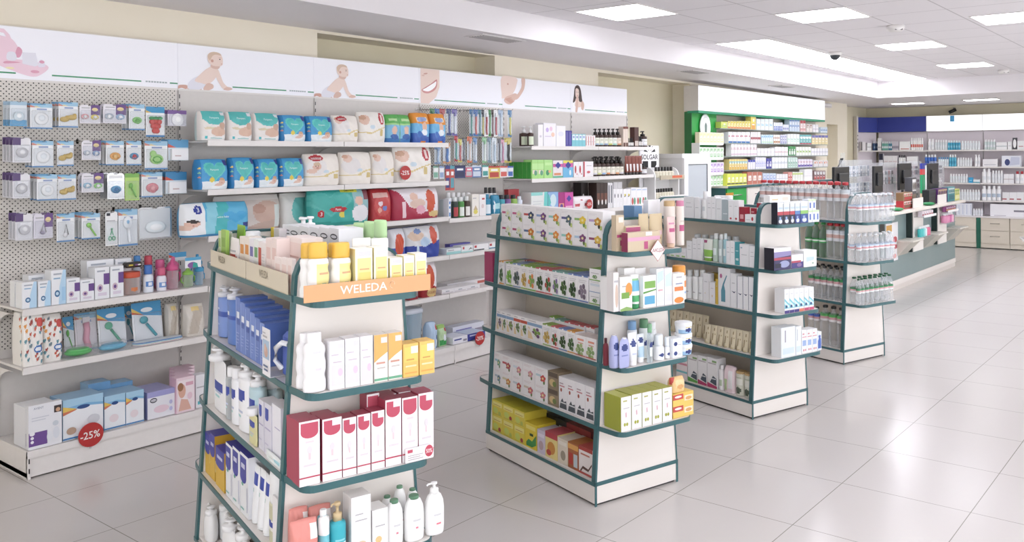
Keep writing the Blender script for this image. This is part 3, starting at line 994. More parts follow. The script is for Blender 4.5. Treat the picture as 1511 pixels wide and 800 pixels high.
t = empty('corner_shelf_unit', (P1.x, P1.y, 0), ang); tag(t, 'angled white corner shelf unit under the short dark blue sign', 'shelf unit')
m = MB(); m.box(0, L, -.05, -.02, .56, 2.03, LILAC_CAST); m.build('back_panel', t)
m = MB(); m.box(0.01, L, 0, .015, 2.035, 2.31, BLUE); m.build('sign_panel', t)
m = MB(); m.box(L, L + .03, -.03, .06, .0, 2.33, STEELG)
for k in range(4): m.box(L + .004, L + .02, .06, .062, 1.75 + .07 * k, 1.775 + .07 * k, '55504c')
m.build('end_upright', t)
for z in zfar:
    m = MB(); m.box(.01, L, -.02, .1, z - .022, z, STEEL); m.build('shelf', t)
# low drawer cabinets
cab = [(4.60, 3.585, 'left of the dark green strip'), (3.515, 3.06, 'right of the dark green strip'), (3.055, 2.55, 'at the right picture edge'), (2.545, 1.7, 'outside the right picture edge')]
for y1, y0, wh in cab:
    m = MB(); m.box(XC + .02, 16.31, y0, y1, .0, .53, 'd8cfc0')
    m.box(XC + .012, XC + .02, y0, y1, 0.015, .085, 'ddd4c6'); m.box(XC + .02, XC + .03, y0, y1, 0, .015, '3a342e')
    t = m.build('drawer_cabinet'); tag(t, 'low cream drawer cabinet below the far shelves, ' + wh, 'cabinet', 'low cream cabinets along the far wall')
    for z in (.095, .315):
        d = MB(); d.box(XC, XC + .02, y0 + .004, y1 - .004, z, z + .212, 'dcd3c5'); dd = d.build('drawer', t)
        h = MB(); yc = (y0 + y1) / 2
        h.tube([(XC, yc - .07, z + .12), (XC - .02, yc - .07, z + .12), (XC - .02, yc + .07, z + .12), (XC, yc + .07, z + .12)], .006, 'b3aca2'); h.build('handle', dd)
m = MB(); m.box(XC - .004, 16.31, 3.517, 3.583, .0, .53, '20614f'); tag(m.build('filler_strip'), 'dark green upright strip between low cream drawer cabinets', 'strip')
m = MB(); m.box(XC - .02, 16.32, 1.7, 5.2, .53, .555, 'eae6e8'); tag(m.build('worktop'), 'long pale worktop on the low cabinets along the far wall', 'worktop')
m = MB(); m.box(16.19, 16.196, 3.99, 4.06, 2.20, 2.305, '4aa3d8'); tag(m.build('blue_note'), 'small light blue note stuck on the white far sign', 'note')

# ------------------------------------------------------------------ narrow white display rack beside the wall shelving
m = MB()
def side(x):
    pts = [(4.98, 0), (4.98, 1.40)] + [(4.98 + .1 * (1 - math.cos(a)), 1.40 + .1 * math.sin(a)) for a in [math.pi / 2 * k / 6 for k in range(7)]] + [(5.12, 1.50), (5.12, 0)]
    m.prism(pts, x, x + .018, 'f1f0ef', axis='x')
for x in (7.86, 8.35): side(x)
m.box(7.878, 8.35, 5.10, 5.115, 0, 1.50, 'e9e8e7'); m.box(7.86, 8.368, 4.93, 5.12, 0, .06, 'dddcdb')
rack = m.build('display_rack'); tag(rack, 'narrow white display rack of dropper bottles at the shelving end', 'rack')
for z in (.3, .6, .9, 1.165, 1.385):
    m = MB(); m.box(7.878, 8.35, 4.93, 5.10, z - .012, z, 'e4e2df'); m.box(7.878, 8.38, 4.918, 4.93, z - .015, z + .03, 'b9ae98' if z > 1.3 else 'e8e6e2')
    if z > 1.3: [m.box(8.12 + .03 * q, 8.143 + .03 * q, 4.9165, 4.918, z, z + .025, 'd5552e') for q in range(7)]
    m.build('tray', rack)
m = MB(); m.box(0, .40, 0, .016, 0, .74, 'f0eff2', bev=.008)
K_ = '17181a'
for k in range(5):
    a = .35 + k * .6
    m.face([(.2 + r * math.cos(a + e), -.001, .66 + r * .7 * math.sin(a + e)) for r, e in ((.03, 0), (.12, -.2), (.12, .2))], K_)
for s_ in (-1, 1): m.face([(.2 + s_ * x, -.001, z) for x, z in ((.03, .57), (.14, .57), (.14, .53), (.08, .48), (.05, .42), (.03, .46))], K_)
for k in range(4): m.face([(.12 + k * .05, -.001, .33), (.15 + k * .05, -.001, .33), (.17 + k * .03, -.001, .40), (.15 + k * .03, -.001, .41)], K_)
m.text(.2, .615, .055, 'SOLGAR', K_, -.0015, .34)
t = m.build('header_sign', None, (7.79, 5.13, 1.0)); tag(t, 'white sign with black lettering behind the narrow display rack', 'sign')
# ------------------------------------------------------------------ products
class Spec:
    def __init__(s, name, cat, key, d, fn): s.name, s.cat, s.key, s.d, s.fn = name, cat, key, d, fn
    def design(s, w, d, h):
        k = (s.key, round(w, 3), round(d, 3), round(h, 3))
        return design(k, lambda: s.fn(k[1], k[2], k[3]))

def tup(x):
    return tuple(tup(i) for i in x) if isinstance(x, (list, tuple)) else x

def box(base, dec=(), top=None, side=None, d=.06, name='carton', cat='box', bev=.0):
    def fn(w, d_, h):
        m = MB()
        m.box(-w / 2 + .0004, w / 2 - .0004, 0, d_, 0, h, base, top=top, left=side, right=side, bev=bev)
        b = bev
        m.decals(dec, -w / 2 + b, w / 2 - b, b, h - b, 0.0)
        return [(name, m.mesh(name), -1, None)]
    return Spec(name, cat, ('box', base, tup(dec), top, side, name, bev), d, fn)

PROF = {
    'round': [(.6, 0), (.96, .0), (1, .03), (1, .62), (.97, .7), (.8, .78), (.42, .84), (.42, .86)],
    'wavy': [(.7, 0), (.96, .01), (1, .05), (1, .17), (.9, .24), (.9, .28), (1, .36), (1, .48), (.9, .56), (.9, .6), (.98, .68), (.92, .75), (.66, .80), (.6, .81)],
    'straight': [(.8, 0), (.98, .01), (1, .04), (1, .80), (.95, .86), (.5, .885), (.5, .9)],
    'cyl': [(.9, 0), (1, .02), (1, .99), (.96, 1.0)],
    'lotion': [(.7, 0), (.9, .01), (.95, .05), (1, .2), (1, .55), (.92, .72), (.7, .84), (.5, .88), (.5, .9)],
    'pet': [(.5, .01), (.85, 0), (.97, .03), (1, .08), (1, .2), (.95, .24), (1, .28), (1, .5), (.94, .53), (1, .56), (.98, .66), (.8, .76), (.5, .85), (.3, .90), (.28, .93), (.36, .935), (.36, .945), (.28, .95)],
}

def resample(prof, n):
    if len(prof) >= n: return prof
    out = []
    for i in range(len(prof) - 1):
        (r0, z0), (r1, z1) = prof[i], prof[i + 1]
        k = max(1, int(round((z1 - z0) * n)))
        for q in range(k): out.append((r0 + (r1 - r0) * q / k, z0 + (z1 - z0) * q / k))
    out.append(prof[-1])
    return out

def bottle(body, cap='f4f4f4', dec=(), shape='round', caph=.16, capw=.5, sq=2.0, d=None, pump=False, name=None, cat='bottle', flat=.62, seg=16, tag_=None):
    """bottle with a cap (or a pump) of its own; caph = share of the total height"""
    name = name or ('pump_bottle' if pump else 'bottle')
    def fn(w, d_, h):
        m = MB()
        hb = h * (1 - caph) / (PROF[shape][-1][1])
        pr = PROF[shape]
        if dec: pr = resample(pr, 26)
        pr = [(r, z * hb) for r, z in pr]
        zt = pr[-1][1]
        pf = decal_paint(dec)
        paint = (lambda X, Z, fr: pf(X / w + .5, Z / zt) if fr else None) if dec else None
        sx, sy = w / 2, d_ / 2
        m.lathe(pr, body, 24 if dec else seg, sx, sy, 0, sy, sq, paint)
        c = MB()
        if pump:
            cw = capw * w / 2
            c.lathe([(cw, zt - .004), (cw, zt + h * caph * .35), (cw * .9, zt + h * caph * .4), (cw * .35, zt + h * caph * .45), (cw * .35, zt + h * caph * .78), (cw * .7, zt + h * caph * .8), (cw * .75, h - h * caph * .04), (cw * .5, h)], cap, 12, 1, 1, 0, sy)
            c.tube([(0, sy, h - h * caph * .1), (-w * .32, sy, h - h * caph * .1), (-w * .40, sy, h - h * caph * .22)], cw * .24, cap)
        else:
            cw = capw * w / 2
            c.lathe([(cw, zt - .004), (cw * 1.02, zt + .003), (cw, h - (h - zt) * .15), (cw * .9, h)], cap, 14, 1, sy / sx if flat < 1 and capw > .6 else 1, 0, sy)
        return [(name, m.mesh(name), -1, None), ('pump' if pump else 'cap', c.mesh('cap'), 0, None)]
    return Spec(name, cat, ('bottle', body, cap, tup(dec), shape, caph, capw, sq, pump, name, flat), d, fn)

def tube_(body, cap='f4f4f4', dec=(), capdown=True, d=.04, name='tube', capw=.75, caph=.14):
    def fn(w, d_, h):
        m = MB()
        n = 14; seg = 20
        pf = decal_paint(dec)
        zc = h * caph
        rings = []
        for i in range(n + 1):
            t = i / n
            rx = w / 2 * (capw + (1 - capw) * min(1, t * 3))
            ry = d_ / 2 * (1 - t) ** .8 + .0012
            rings.append((rx, ry, zc + (h - zc) * t))
        base = len(m.v)
        for rx, ry, z in rings:
            for k in range(seg):
                a = 2 * math.pi * (k + .5) / seg
                m.v.append((rx * math.cos(a), d_ / 2 + ry * math.sin(a), z))
        for i in range(n):
            for k in range(seg):
                j = (k + 1) % seg
                a = 2 * math.pi * (k + 1) / seg
                mt = None
                if dec and math.sin(a) < 0:
                    mt = pf(math.cos(a) / 2 * (rings[i][0] / (w / 2)) + .5, (i + .5) / n)
                m.f.append((base + i * seg + k, base + i * seg + j, base + (i + 1) * seg + j, base + (i + 1) * seg + k)); m.m.append(m.mi(mt or body)); m.sm.append(True)
        m.f.append(tuple(base + n * seg + k for k in range(seg))); m.m.append(m.mi(body)); m.sm.append(False)
        c = MB()
        c.lathe([(w / 2 * capw * .96, 0), (w / 2 * capw, .003), (w / 2 * capw, zc), (w / 2 * capw * .9, zc + .001)], cap, 16, 1, min(1.0, d_ / (w * capw)), 0, d_ / 2)
        return [(name, m.mesh(name), -1, None), ('cap', c.mesh('cap'), 0, None)]
    return Spec(name, 'tube', ('tube', body, cap, tup(dec), name, capw, caph), d, fn)

def pouch(base, dec=(), d=.11, name='nappy_pack', cat='nappy pack', side=None, top=.35, nx=44, nz=34, crump=.004, texts=()):
    """soft film pack with bulging faces, gusseted top and printed front"""
    def fn(w, d_, h):
        m = MB()
        rr = random.Random(int(w * 7919 + h * 104729))
        ph = [rr.uniform(0, 6.28) for _ in range(6)]
        pf = decal_paint(dec)
        def half(u, v):
            e = max(0.0, 1 - abs(2 * u - 1) ** 7) ** .42
            t = 1 - (1 - top) * max(0, (v - .55) / .45) ** 2.2
            lo = 1 - .12 * max(0, (.15 - v) / .15) ** 2
            return d_ / 2 * e * t * lo
        def P(u, v, sgn):
            y = half(u, v)
            wob = crump * (math.sin(9 * u + ph[0] + 4 * v) * math.sin(7 * v + ph[1]) + .6 * math.sin(23 * u + ph[2]) * math.sin(17 * v + ph[3] + 6 * u))
            edge = min(1, 6 * u, 6 * (1 - u), 5 * (1 - v), 8 * v)
            zz = v * h * (1 - .02 * (2 * u - 1) ** 2 * v) + wob * .5 * edge
            xw = (u - .5) * w * (1 - .035 * abs(2 * v - 1) ** 3)
            return (xw, d_ / 2 + sgn * (y + wob * edge), max(0.0, zz))
        idx = {}
        for sgn in (-1, 1):
            for i in range(nx + 1):
                for j in range(nz + 1):
                    idx[(sgn, i, j)] = len(m.v); m.v.append(P(i / nx, j / nz, sgn))
        sb = side or base
        for sgn in (-1, 1):
            for i in range(nx):
                for j in range(nz):
                    q = (idx[(sgn, i, j)], idx[(sgn, i + 1, j)], idx[(sgn, i + 1, j + 1)], idx[(sgn, i, j + 1)])
                    c = pf((i + .5) / nx, (j + .5) / nz) if sgn < 0 else None
                    if c is None: c = base if sgn < 0 or j < nz else sb
                    if sgn > 0: c = sb
                    m.f.append(q if sgn < 0 else tuple(reversed(q))); m.m.append(m.mi(c)); m.sm.append(True)
        for i in range(nx):
            for j, c in ((0, sb), (nz, base)):
                q = (idx[(-1, i, j)], idx[(-1, i + 1, j)], idx[(1, i + 1, j)], idx[(1, i, j)])
                m.f.append(q); m.m.append(m.mi(c)); m.sm.append(True)
        for a, b, hh, s_, c in texts:
            yf = lambda X, Z: P(min(.98, max(.02, X / w + .5)), min(.98, max(.02, Z / h)), -1)[1] - .0012
            m.text((a - .5) * w, b * h, hh * h, s_, c, yf)
        return [(name, m.mesh(name), -1, None)]
    return Spec(name, cat, ('pouch', base, tup(dec), side, top, name, tup(texts), crump), d, fn)

def jar(body, lid, dec=(), d=None, name='cream_jar', cat='jar'):
    def fn(w, d_, h):
        m = MB(); pf = decal_paint(dec)
        pr = resample([(.86, 0), (.9, .01), (1, .62), (1, .66)], 12)
        m.lathe([(r, z * h) for r, z in pr], body, 20, w / 2, w / 2, 0, w / 2, 2, (lambda X, Z, fr: pf(X / w + .5, Z / h) if fr else None))
        c = MB(); c.lathe([(w / 2, h * .64), (w / 2 * 1.03, h * .66), (w / 2 * 1.03, h * .97), (w / 2 * .96, h)], lid, 20, 1, 1, 0, w / 2)
        return [(name, m.mesh(name), -1, None), ('lid', c.mesh('lid'), 0, None)]
    return Spec(name, cat, ('jar', body, lid, tup(dec), name), d, fn)

def water(cap, body='pet', lab=(), d=None, label='eef2f5', name='water_bottle', cr=.52, lz=(.46, .60)):
    """clear bottle: body, label sleeve and cap"""
    def fn(w, d_, h):
        m = MB(); r = w / 2
        m.lathe([(q * r, z * h) for q, z in PROF['pet']], body, 14, 1, 1, 0, r)
        c = MB(); c.lathe([(r * cr * .95, h * (.975 - cr * .075)), (r * cr, h * (.98 - cr * .075)), (r * cr, h * .985), (r * cr * .8, h)], cap, 12, 1, 1, 0, r)
        out = [(name, m.mesh(name), -1, None), ('cap', c.mesh('cap'), 0, None)]
        if label:
            l = MB(); a, b = lz
            cuts = [a, a + (b - a) * .3, a + (b - a) * .62, a + (b - a) * .74, b]
            cols = list(lab) or [label] * 4
            l.lathe([(r * 1.012, z * h) for z in cuts], label, 14, 1, 1, 0, r, cols=cols, cap=False)
            out.append(('label', l.mesh('label'), 0, None))
        return out
    return Spec(name, 'bottle', ('water', cap, body, tup(lab), label, name, lz, cr), d, fn)

# ------------------------------------------------------------------ shelves as places to stand things on
SHELVES, DROPPED = {}, []

class Shelf:
    def __init__(s, p, d, n, rz, z, place, tb=(-99, 99), dep=9.0):
        s.p, s.d, s.n, s.rz, s.z, s.place, s.tb, s.dep = Vector(p), Vector(d), Vector(n), rz, z, place, tb, dep
        s.boxes = SHELVES.setdefault((round(p[0], 3), round(p[1], 3), round(z, 3), round(rz, 3)), [])

    def fit(s, t0, t1, y0, d, z0, z1):
        """keep a new item clear of the shelf's ends, its back and what already stands there"""
        w, d_ = t1 - t0, d
        if t0 < s.tb[0]: t0, t1 = s.tb[0], max(s.tb[0] + w * .7, t1)
        if t1 > s.tb[1]: t0, t1 = min(s.tb[1] - w * .7, t0), s.tb[1]
        for _ in range(3):
            for a0, a1, b0, b1, c0, c1 in s.boxes:
                if min(z1, c1) - max(z0, c0) < .0015 or min(y0 + d, b1) - max(y0, b0) < .0005: continue
                ov = min(t1, a1) - max(t0, a0)
                if ov < .0004: continue
                if ov < .4 * min(t1 - t0, a1 - a0):
                    if t0 + t1 < a0 + a1: t1 -= ov + .0004
                    else: t0 += ov + .0004
                elif y0 < b0 - .0015: d = b0 - y0 - .001
                else: y0 = b1 + .001
        if y0 + d > s.dep: d = s.dep - y0
        if d < min(.008, d_ * .5) or t1 - t0 < .004: return None
        s.boxes.append((t0, t1, y0, y0 + d, z0, z1))
        return t0, t1, y0, d

def side_shelf(g, i, place, z=None):
    zz = z if z is not None else ([.112] + list(g.side_z))[i]
    b = g.w(wl(zz) + .004, 0)
    return Shelf((b.x, b.y), -g.s, g.e, g.a - math.pi / 2, zz, place, (-GL + .029, -.029), GW / 2 - .012 - wl(zz) - .004)
def back_shelf(g, i, place):
    zz = ([.112] + list(g.side_z))[i]
    b = g.w(GW / 2 + .012, 0)
    return Shelf((b.x, b.y), -g.s, g.e, g.a - math.pi / 2, zz, place, (-GL + .029, -.029), GW / 2 - .02 - wl(zz))
def end_shelf(g, i, place):
    zz = list(g.end_z)[i]
    b = g.w(0, -ES)
    return Shelf((b.x, b.y), g.e, g.s, g.a, zz, place, (wl(zz) * .3, .54), ES - .004)
def wall_shelf(z, place, y=None, b=(0, 6)):
    y = YSH if y is None else y
    return Shelf((0, y), (1, 0), (0, 1), 0, z, place, (bx(b[0]) + .012, bx(b[1]) - .004), YB - .012 - y)
def far_shelf(z, place, x=15.99):
    return Shelf((x, 0), (0, -1), (1, 0), -math.pi / 2, z, place, (-99, 99), .28)

def interp(a, b, t): return a + (b - a) * t

def row(sh, items, group=None, ins=.015, gap=.0008):
    """items: (desc, spec, u0, u1, vtop[, opts]); opts n = number of copies, vt2 = top at the right end, d, ins, z (base above the shelf), h"""
    out = []
    for it in items:
        desc, sp, u0, u1, vt = it[:5]
        o = it[5] if len(it) > 5 else {}
        n = o.get('n', 1)
        vt2 = o.get('vt2', vt)
        for k in range(n):
            a, b = interp(u0, u1, k / n), interp(u0, u1, (k + 1) / n)
            v = interp(vt, vt2, (k + .5) / n)
            q = sh.p + sh.n * (o.get('ins', ins))
            pa, pb = on_plane(a, v, q, sh.n), on_plane(b, v, q, sh.n)
            pm = on_plane((a + b) / 2, v, q, sh.n)
            t0, t1 = (pa.to_2d() - sh.p).dot(sh.d), (pb.to_2d() - sh.p).dot(sh.d)
            w = t1 - t0 - gap
            zb = sh.z + o.get('z', 0.0)
            h = o.get('h') or (pm.z - zb)
            h = max(.012, h)
            d = o.get('d') or sp.d or w
            r = sh.fit(t0, t1 - gap, o.get('ins', ins), d, zb, zb + h)
            if not r:
                DROPPED.append((desc, sh.place)); continue
            t0, t1, y0, d = r
            w = t1 - t0
            if not sp.d and not o.get('d'): w = d = min(w, d)
            w, d, h = math.floor(w * 1000) / 1000, math.floor(d * 1000) / 1000, round(h, 3)
            pos = sh.p + sh.n * y0 + sh.d * ((t0 + t1) / 2)
            out.append((desc, sp, w, d, h, (pos.x, pos.y, zb + (.0014 if zb == sh.z else .0004)), sh.rz + math.radians(o.get('rot', 0)), o))
    return finish(out, sh.place, group)

PEND = []
WH = {'in back row': 'rear', 'in lower row': 'lower-row', 'in upper row': 'upper-row', 'in front row': 'front', 'in front': 'front', 'second row': 'rear', 'in second row': 'second-row',
      'behind tea boxes': 'rear', 'next behind front': 'second-deep', 'hindmost': 'hindmost'}
def finish(out, place, group):
    for e in out: PEND.append((e, place, group))
    return out

def flush():
    """place everything; look-alikes of one row are told apart by counting from the left"""
    tot = {}
    for e, place, group in PEND:
        tot.setdefault((e[0], place, e[7].get('wh', '')), []).append(e)
    cnt = {}
    for e, place, group in PEND:
        desc, sp, w, d, h, loc, rz, o = e
        k = (desc, place, o.get('wh', ''))
        i = cnt.get(k, 0); cnt[k] = i + 1
        q = WH.get(o.get('wh', ''), o.get('wh', '').replace(' ', '-'))
        where = place[3:] if place.startswith('on ') else place
        lab = (q + ' ' if q else '') + desc
        lab += ' ' + place if len(tot[k]) == 1 else ', %s from left, %s' % (ORD[i], where)
        spn = spawn(sp.design(w, d, h), loc, rz, lab, sp.cat, group or None, o.get('tilt'))
        if len(tot[k]) > 1 and not group: spn['group'] = desc + 's ' + place
    PEND.clear()
# ------------------------------------------------------------------ stock of the gondolas
LINE = 'b9b7bb'
def lines(x0, x1, z, n=3, step=.05, c=LINE, hh=.012):
    return [('r', x0, z - i * step - hh, x1 - (.1 * (i % 2)), z - i * step, c) for i in range(n)]

def flower(cx, cz, r, c, c2='6f9a4d', k=.7):
    out = [('e', cx + r * .3, cz - r * 1.1, r * .35, r * .7, c2), ('e', cx - r * .6, cz - r * .7, r * .5, r * .3, c2)]
    for i in range(5):
        a = 6.283 * i / 5 + .3
        out.append(('e', cx + r * .6 * math.cos(a), cz + r * .6 * math.sin(a), r * .45, r * .45, c))
    return out + [('e', cx, cz, r * .35, r * .35, 'e8dca0')]

def leaves(cx, cz, r, c, c2='3f6236'):
    out = []
    for i, (a, b) in enumerate(((-.5, .5), (.3, .7), (.7, .1), (-.8, -.1), (-.2, -.5), (.5, -.6), (0, .1))):
        out.append(('e', cx + a * r, cz + b * r * .9, r * .38, r * .3, c if i % 2 else c2))
    return out

TB = 'ece9ea'
def tea(lab, fl, leaf='6f9a4d', d=.075):
    return box(TB, [('r', .08, .42, .46, .55, lab), *lines(.1, .6, .86, 2, .06, 'c9c6c8'), *flower(.68, .45, .22, fl, leaf), ('r', .84, .0, .96, .22, 'b9c873')], top='f3f1f0', d=d, name='tea_box')

pl = "on tea gondola's top side shelf"
sh = side_shelf(GB, 4, pl)
cols_lo = [('b8557f', 'd9e0d0', '5f7f46'), ('b8557f', 'd9e0d0', '5f7f46'), ('5f7396', 'cf7d33', '6f9a4d'), ('a9c0d6', '7a4f86', '5f7f46'), ('8fc7bd', 'e08f45', '6f9a4d'), ('8fc7bd', 'df8a3f', '6f9a4d'), ('a9c0d6', '7f4a78', '5f7f46'), ('934a72', 'd8b24a', '7a5a86')]
cols_up = [('b8557f', 'd9e0d0', '5f7f46'), ('b8557f', 'd5dccb', '5f7f46'), ('c0504d', '46506e', '6f9a4d'), ('8fa5c9', '7a4f86', '5f7f46'), ('8fc7bd', 'e08f45', '6f9a4d'), ('5d5a8c', '5a6a78', '4f6a58'), ('8fb56a', 'e6c84a', '6f9a4d'), ('b79ac4', 'c9953f', '3c3a34')]
nm_lo = ['pink-label white tea box', 'pink-label white tea box', 'blue-label white tea box', 'pale-blue-label white tea box', 'mint-label marigold tea box', 'mint-label marigold tea box', 'pale-blue-label white tea box', 'plum-label white tea box']
nm_up = ['pink-label white tea box', 'pink-label white tea box', 'red-label white tea box', 'blue-label white tea box', 'mint-label marigold tea box', 'indigo-label white tea box', 'green-label lemon tea box', 'mauve-label white tea box']
UB = [739, 754.9, 771.7, 790.1, 808.2, 827, 846, 867.3, 890]
hl = .088
row(sh, [(nm_lo[i], tea(*cols_lo[i]), UB[i], UB[i + 1], 330, {'h': hl, 'wh': 'in lower row'}) for i in range(8)], 'herbal tea boxes on the top side shelf', gap=.0015)
row(sh, [(nm_up[i], tea(*cols_up[i]), UB[i], UB[i + 1], 308, {'h': hl, 'z': hl + .001, 'wh': 'in upper row'}) for i in range(8)], 'herbal tea boxes on the top side shelf', gap=.0015)
row(sh, [('plain white carton', box('eeedee', [], d=.06), 858, 885, 312, {'ins': .10, 'h': .172, 'wh': 'behind tea boxes'})])

HB = [727.7, 737.3, 746.6, 756.7, 768.5, 778.5, 790.6, 803.2, 815, 825.8, 838.4, 852.2, 868]
hc = ['d99a3c', '7fae45', '86b052', '7f97bd', '8fb04a', '7fae45', 'c4565c', 'c4565c', '6fa59b', '74a59b', '6a82b8', '6a82b8']
hl2 = [('5b7a4a', '3f5f38'), ('63874f', '41603c'), ('8cbf4f', '6da23c'), ('6b7480', '4a5a4a'), ('d0b46a', 'b5964a'), ('d9823f', '7fa04a'), ('4c6a35', '36502b'), ('b5483f', '4c6f38'), ('8d77a8', '6d8a5d'), ('2f4a26', '4c6a35'), ('49663a', '2c4424'), ('6f6472', '8a7d8c')]
hn = ['orange', 'green', 'green', 'blue', 'green', 'green', 'red', 'red', 'teal', 'teal', 'blue', 'blue']
def herb(i, d=.062):
    return box('edebec', [('r', 0, 0, 1, .045, hc[i]), ('r', 0, .95, 1, 1, hc[i]), ('r', .42, .93, .58, 1.0, 'f1f0f0'), *lines(.15, .85, .82, 2, .07, '9a979b'), *leaves(.5, .38, .34, *hl2[i])], top=hc[i], d=d, name='herb_box')
pl = "on tea gondola's second side shelf"
sh = side_shelf(GB, 3, pl)
row(sh, [('white herb carton with %s bands' % hn[i], herb(i), HB[i], HB[i + 1], 384.5 + 20.1 * (HB[i] - 727.7) / 140.3, {'h': .127}) for i in range(12)], 'herb cartons on the second side shelf')
for r in (1, 2):
    row(sh, [('herb carton with %s top' % hn[(i * 5 + 3 * r) % 12], herb((i * 5 + 3 * r) % 12), HB[i], HB[i + 1], 390, {'h': .127, 'ins': .015 + .0635 * r, 'd': .06, 'wh': ('in second row' if r == 1 else 'in back row')}) for i in range(12)], 'herb cartons on the second side shelf')
sm = box('ecebec', [('r', 0, 0, 1, .08, '7fae45'), ('r', .15, .6, .85, .66, LINE), *leaves(.5, .32, .2, '8fae7a', '6c8f5c')], top='7fae45', d=.07)
smb = box('ecebec', [('r', 0, 0, 1, .06, '7f97bd'), ('r', .1, .55, .9, .75, 'cfd8e0'), ('r', .15, .85, .85, .89, LINE)], top='7f97bd', d=.07)
row(sh, [('small white carton, lowest of the stack', sm, 869.5, 886.5, 427, {'h': .057}), ('small white carton with blue top, mid stack', smb, 869.5, 886.5, 405, {'h': .056, 'z': .058}), ('small white carton with green top, topmost', sm, 869.5, 886.5, 383, {'h': .056, 'z': .115})], 'stacked small cartons')

pl = "on tea gondola's third side shelf"
sh = side_shelf(GB, 2, pl)
def tri(band, c1, c2):
    return box('edebec', [('r', 0, .70, 1, .84, band), ('r', .1, .9, .6, .94, LINE), ('p', [(.05, .08), (.4, .08), (.15, .62), (.05, .62)], 'e2cba0'), *leaves(.62, .42, .26, c1, c2), ('p', [(.05, .62), (.9, .1), (.9, .06), (.05, .5)], 'e9e5e3')], d=.09, name='herb_box')
TBn = [727.7, 737.8, 747.3, 757.9, 768, 778, 800]
tc = [('8aa5c4', '8a7d5a', '6f5a7d'), ('8aa5c4', '7d9a4c', '5c7a45'), ('8aa5c4', '8f7a6b', '7d9a4c'), ('c2533f', '7d9a4c', '5a6e3a'), ('c2533f', '7d9a4c', '3f5f38'), ('8aa5c4', '6d4a6b', '7d9a4c')]
row(sh, [('herb carton with %s band' % ('red' if 2 < i < 5 else ('wide blue' if i == 5 else 'blue')), tri(*tc[i]), TBn[i], TBn[i + 1], 457, {'h': .112}) for i in range(6)], 'herb cartons on the third side shelf')
Q = [800.7, 813.2, 824.5, 837, 849]
qi = [4, 7, 10, 0]
row(sh, [('white herb carton with leafy print', herb(qi[i], .06), Q[i], Q[i + 1], 478, {'h': .107}) for i in range(4)], 'herb cartons on the third side shelf')
pine = box('eeebea', [('r', .2, .74, .8, .84, 'd88f78'), ('r', .25, .6, .75, .66, 'd6a49a'), *leaves(.45, .28, .36, 'a3b27d', '7f9a63'), ('r', 0, 0, 1, .05, 'c0605a')], top='dcd0cb', d=.08)
row(sh, [('white carton with green sprig and salmon print', pine, 849, 864.6, 493, {'h': .098}), ('white carton with green sprig and salmon print', pine, 864.8, 880, 497, {'h': .098})])
row(sh, [('carton with %s top' % c, herb(j, .05), a, b, 470, {'ins': .085, 'h': .125, 'wh': 'in back row'}) for c, j, a, b in (('green', 1, 806, 819), ('teal', 8, 819, 833), ('red', 6, 833, 848), ('red', 7, 848, 862), ('red', 6, 862, 875))], 'herb cartons on the third side shelf')

pl = "on tea gondola's fourth side shelf"
sh = side_shelf(GB, 1, pl)
def fb(l, f, g='5f7f46'):
    return box('edebec', [('r', .08, .45, .5, .58, l), *lines(.1, .7, .88, 2, .07, 'c5a9a9'), *flower(.66, .4, .2, f, g)], d=.085, name='tea_box')
FB = [722.7, 737.8, 755.9, 771.7, 789.3, 808.2, 823.8]
brown = box('8d7d66', [('r', .05, .68, .95, .95, '5f5246'), ('e', .45, .35, .3, .22, 'cbb27f'), ('e', .65, .3, .18, .16, '6f7f45')], d=.085, name='tea_box')
fl_lo = [fb('b9c6cf', '6f8a9c'), fb('d6cfae', 'c98a4c'), fb('c8d3d8', 'c4594f'), fb('d3c8b8', 'c76f77'), fb('ded8d8', 'cf8088'), brown]
fl_up = [fb('9fc0d0', '77a58a'), fb('b5535c', 'b5535c'), fb('d8e2ea', 'd08f98'), fb('e8e0e2', 'd39aa3'), fb('bcd3d9', 'c7504c'), brown]
fnn = ['blue-print white tea box', 'orange-flower tea box', 'red-flower tea box', 'rose-print tea box', 'pink-print tea box', 'brown tea box']
fnu = ['teal-print white tea box', 'red-berry tea box', 'pale rose tea box', 'pale pink tea box', 'red-leaf tea box', 'brown tea box']
row(sh, [(fnn[i], fl_lo[i], FB[i], FB[i + 1], 560, {'h': .086, 'wh': 'in lower row'}) for i in range(6)], 'flower tea boxes on the fourth side shelf')
row(sh, [(fnu[i], fl_up[i], FB[i], FB[i + 1], 530, {'h': .086, 'z': .087, 'wh': 'in upper row'}) for i in range(6)], 'flower tea boxes on the fourth side shelf')
tall = box('eceaec', [('r', .1, .78, .55, .82, 'b9a8ae'), ('r', .1, .7, .7, .74, 'c98b95'), ('e', .3, .6, .1, .06, 'a4533f'), ('p', [(.1, .04), (.95, .04), (.9, .3), (.6, .26), (.45, .36), (.2, .22)], '4b5157'), ('r', .15, .2, .9, .24, 'd9dadb')], d=.09)
TL = [824.5, 837, 849.7, 863.5, 877]
row(sh, [('tall white carton with dark plant print', tall, TL[i], TL[i + 1], 560, {'h': .162}) for i in range(4)], 'tall white cartons with plant print')

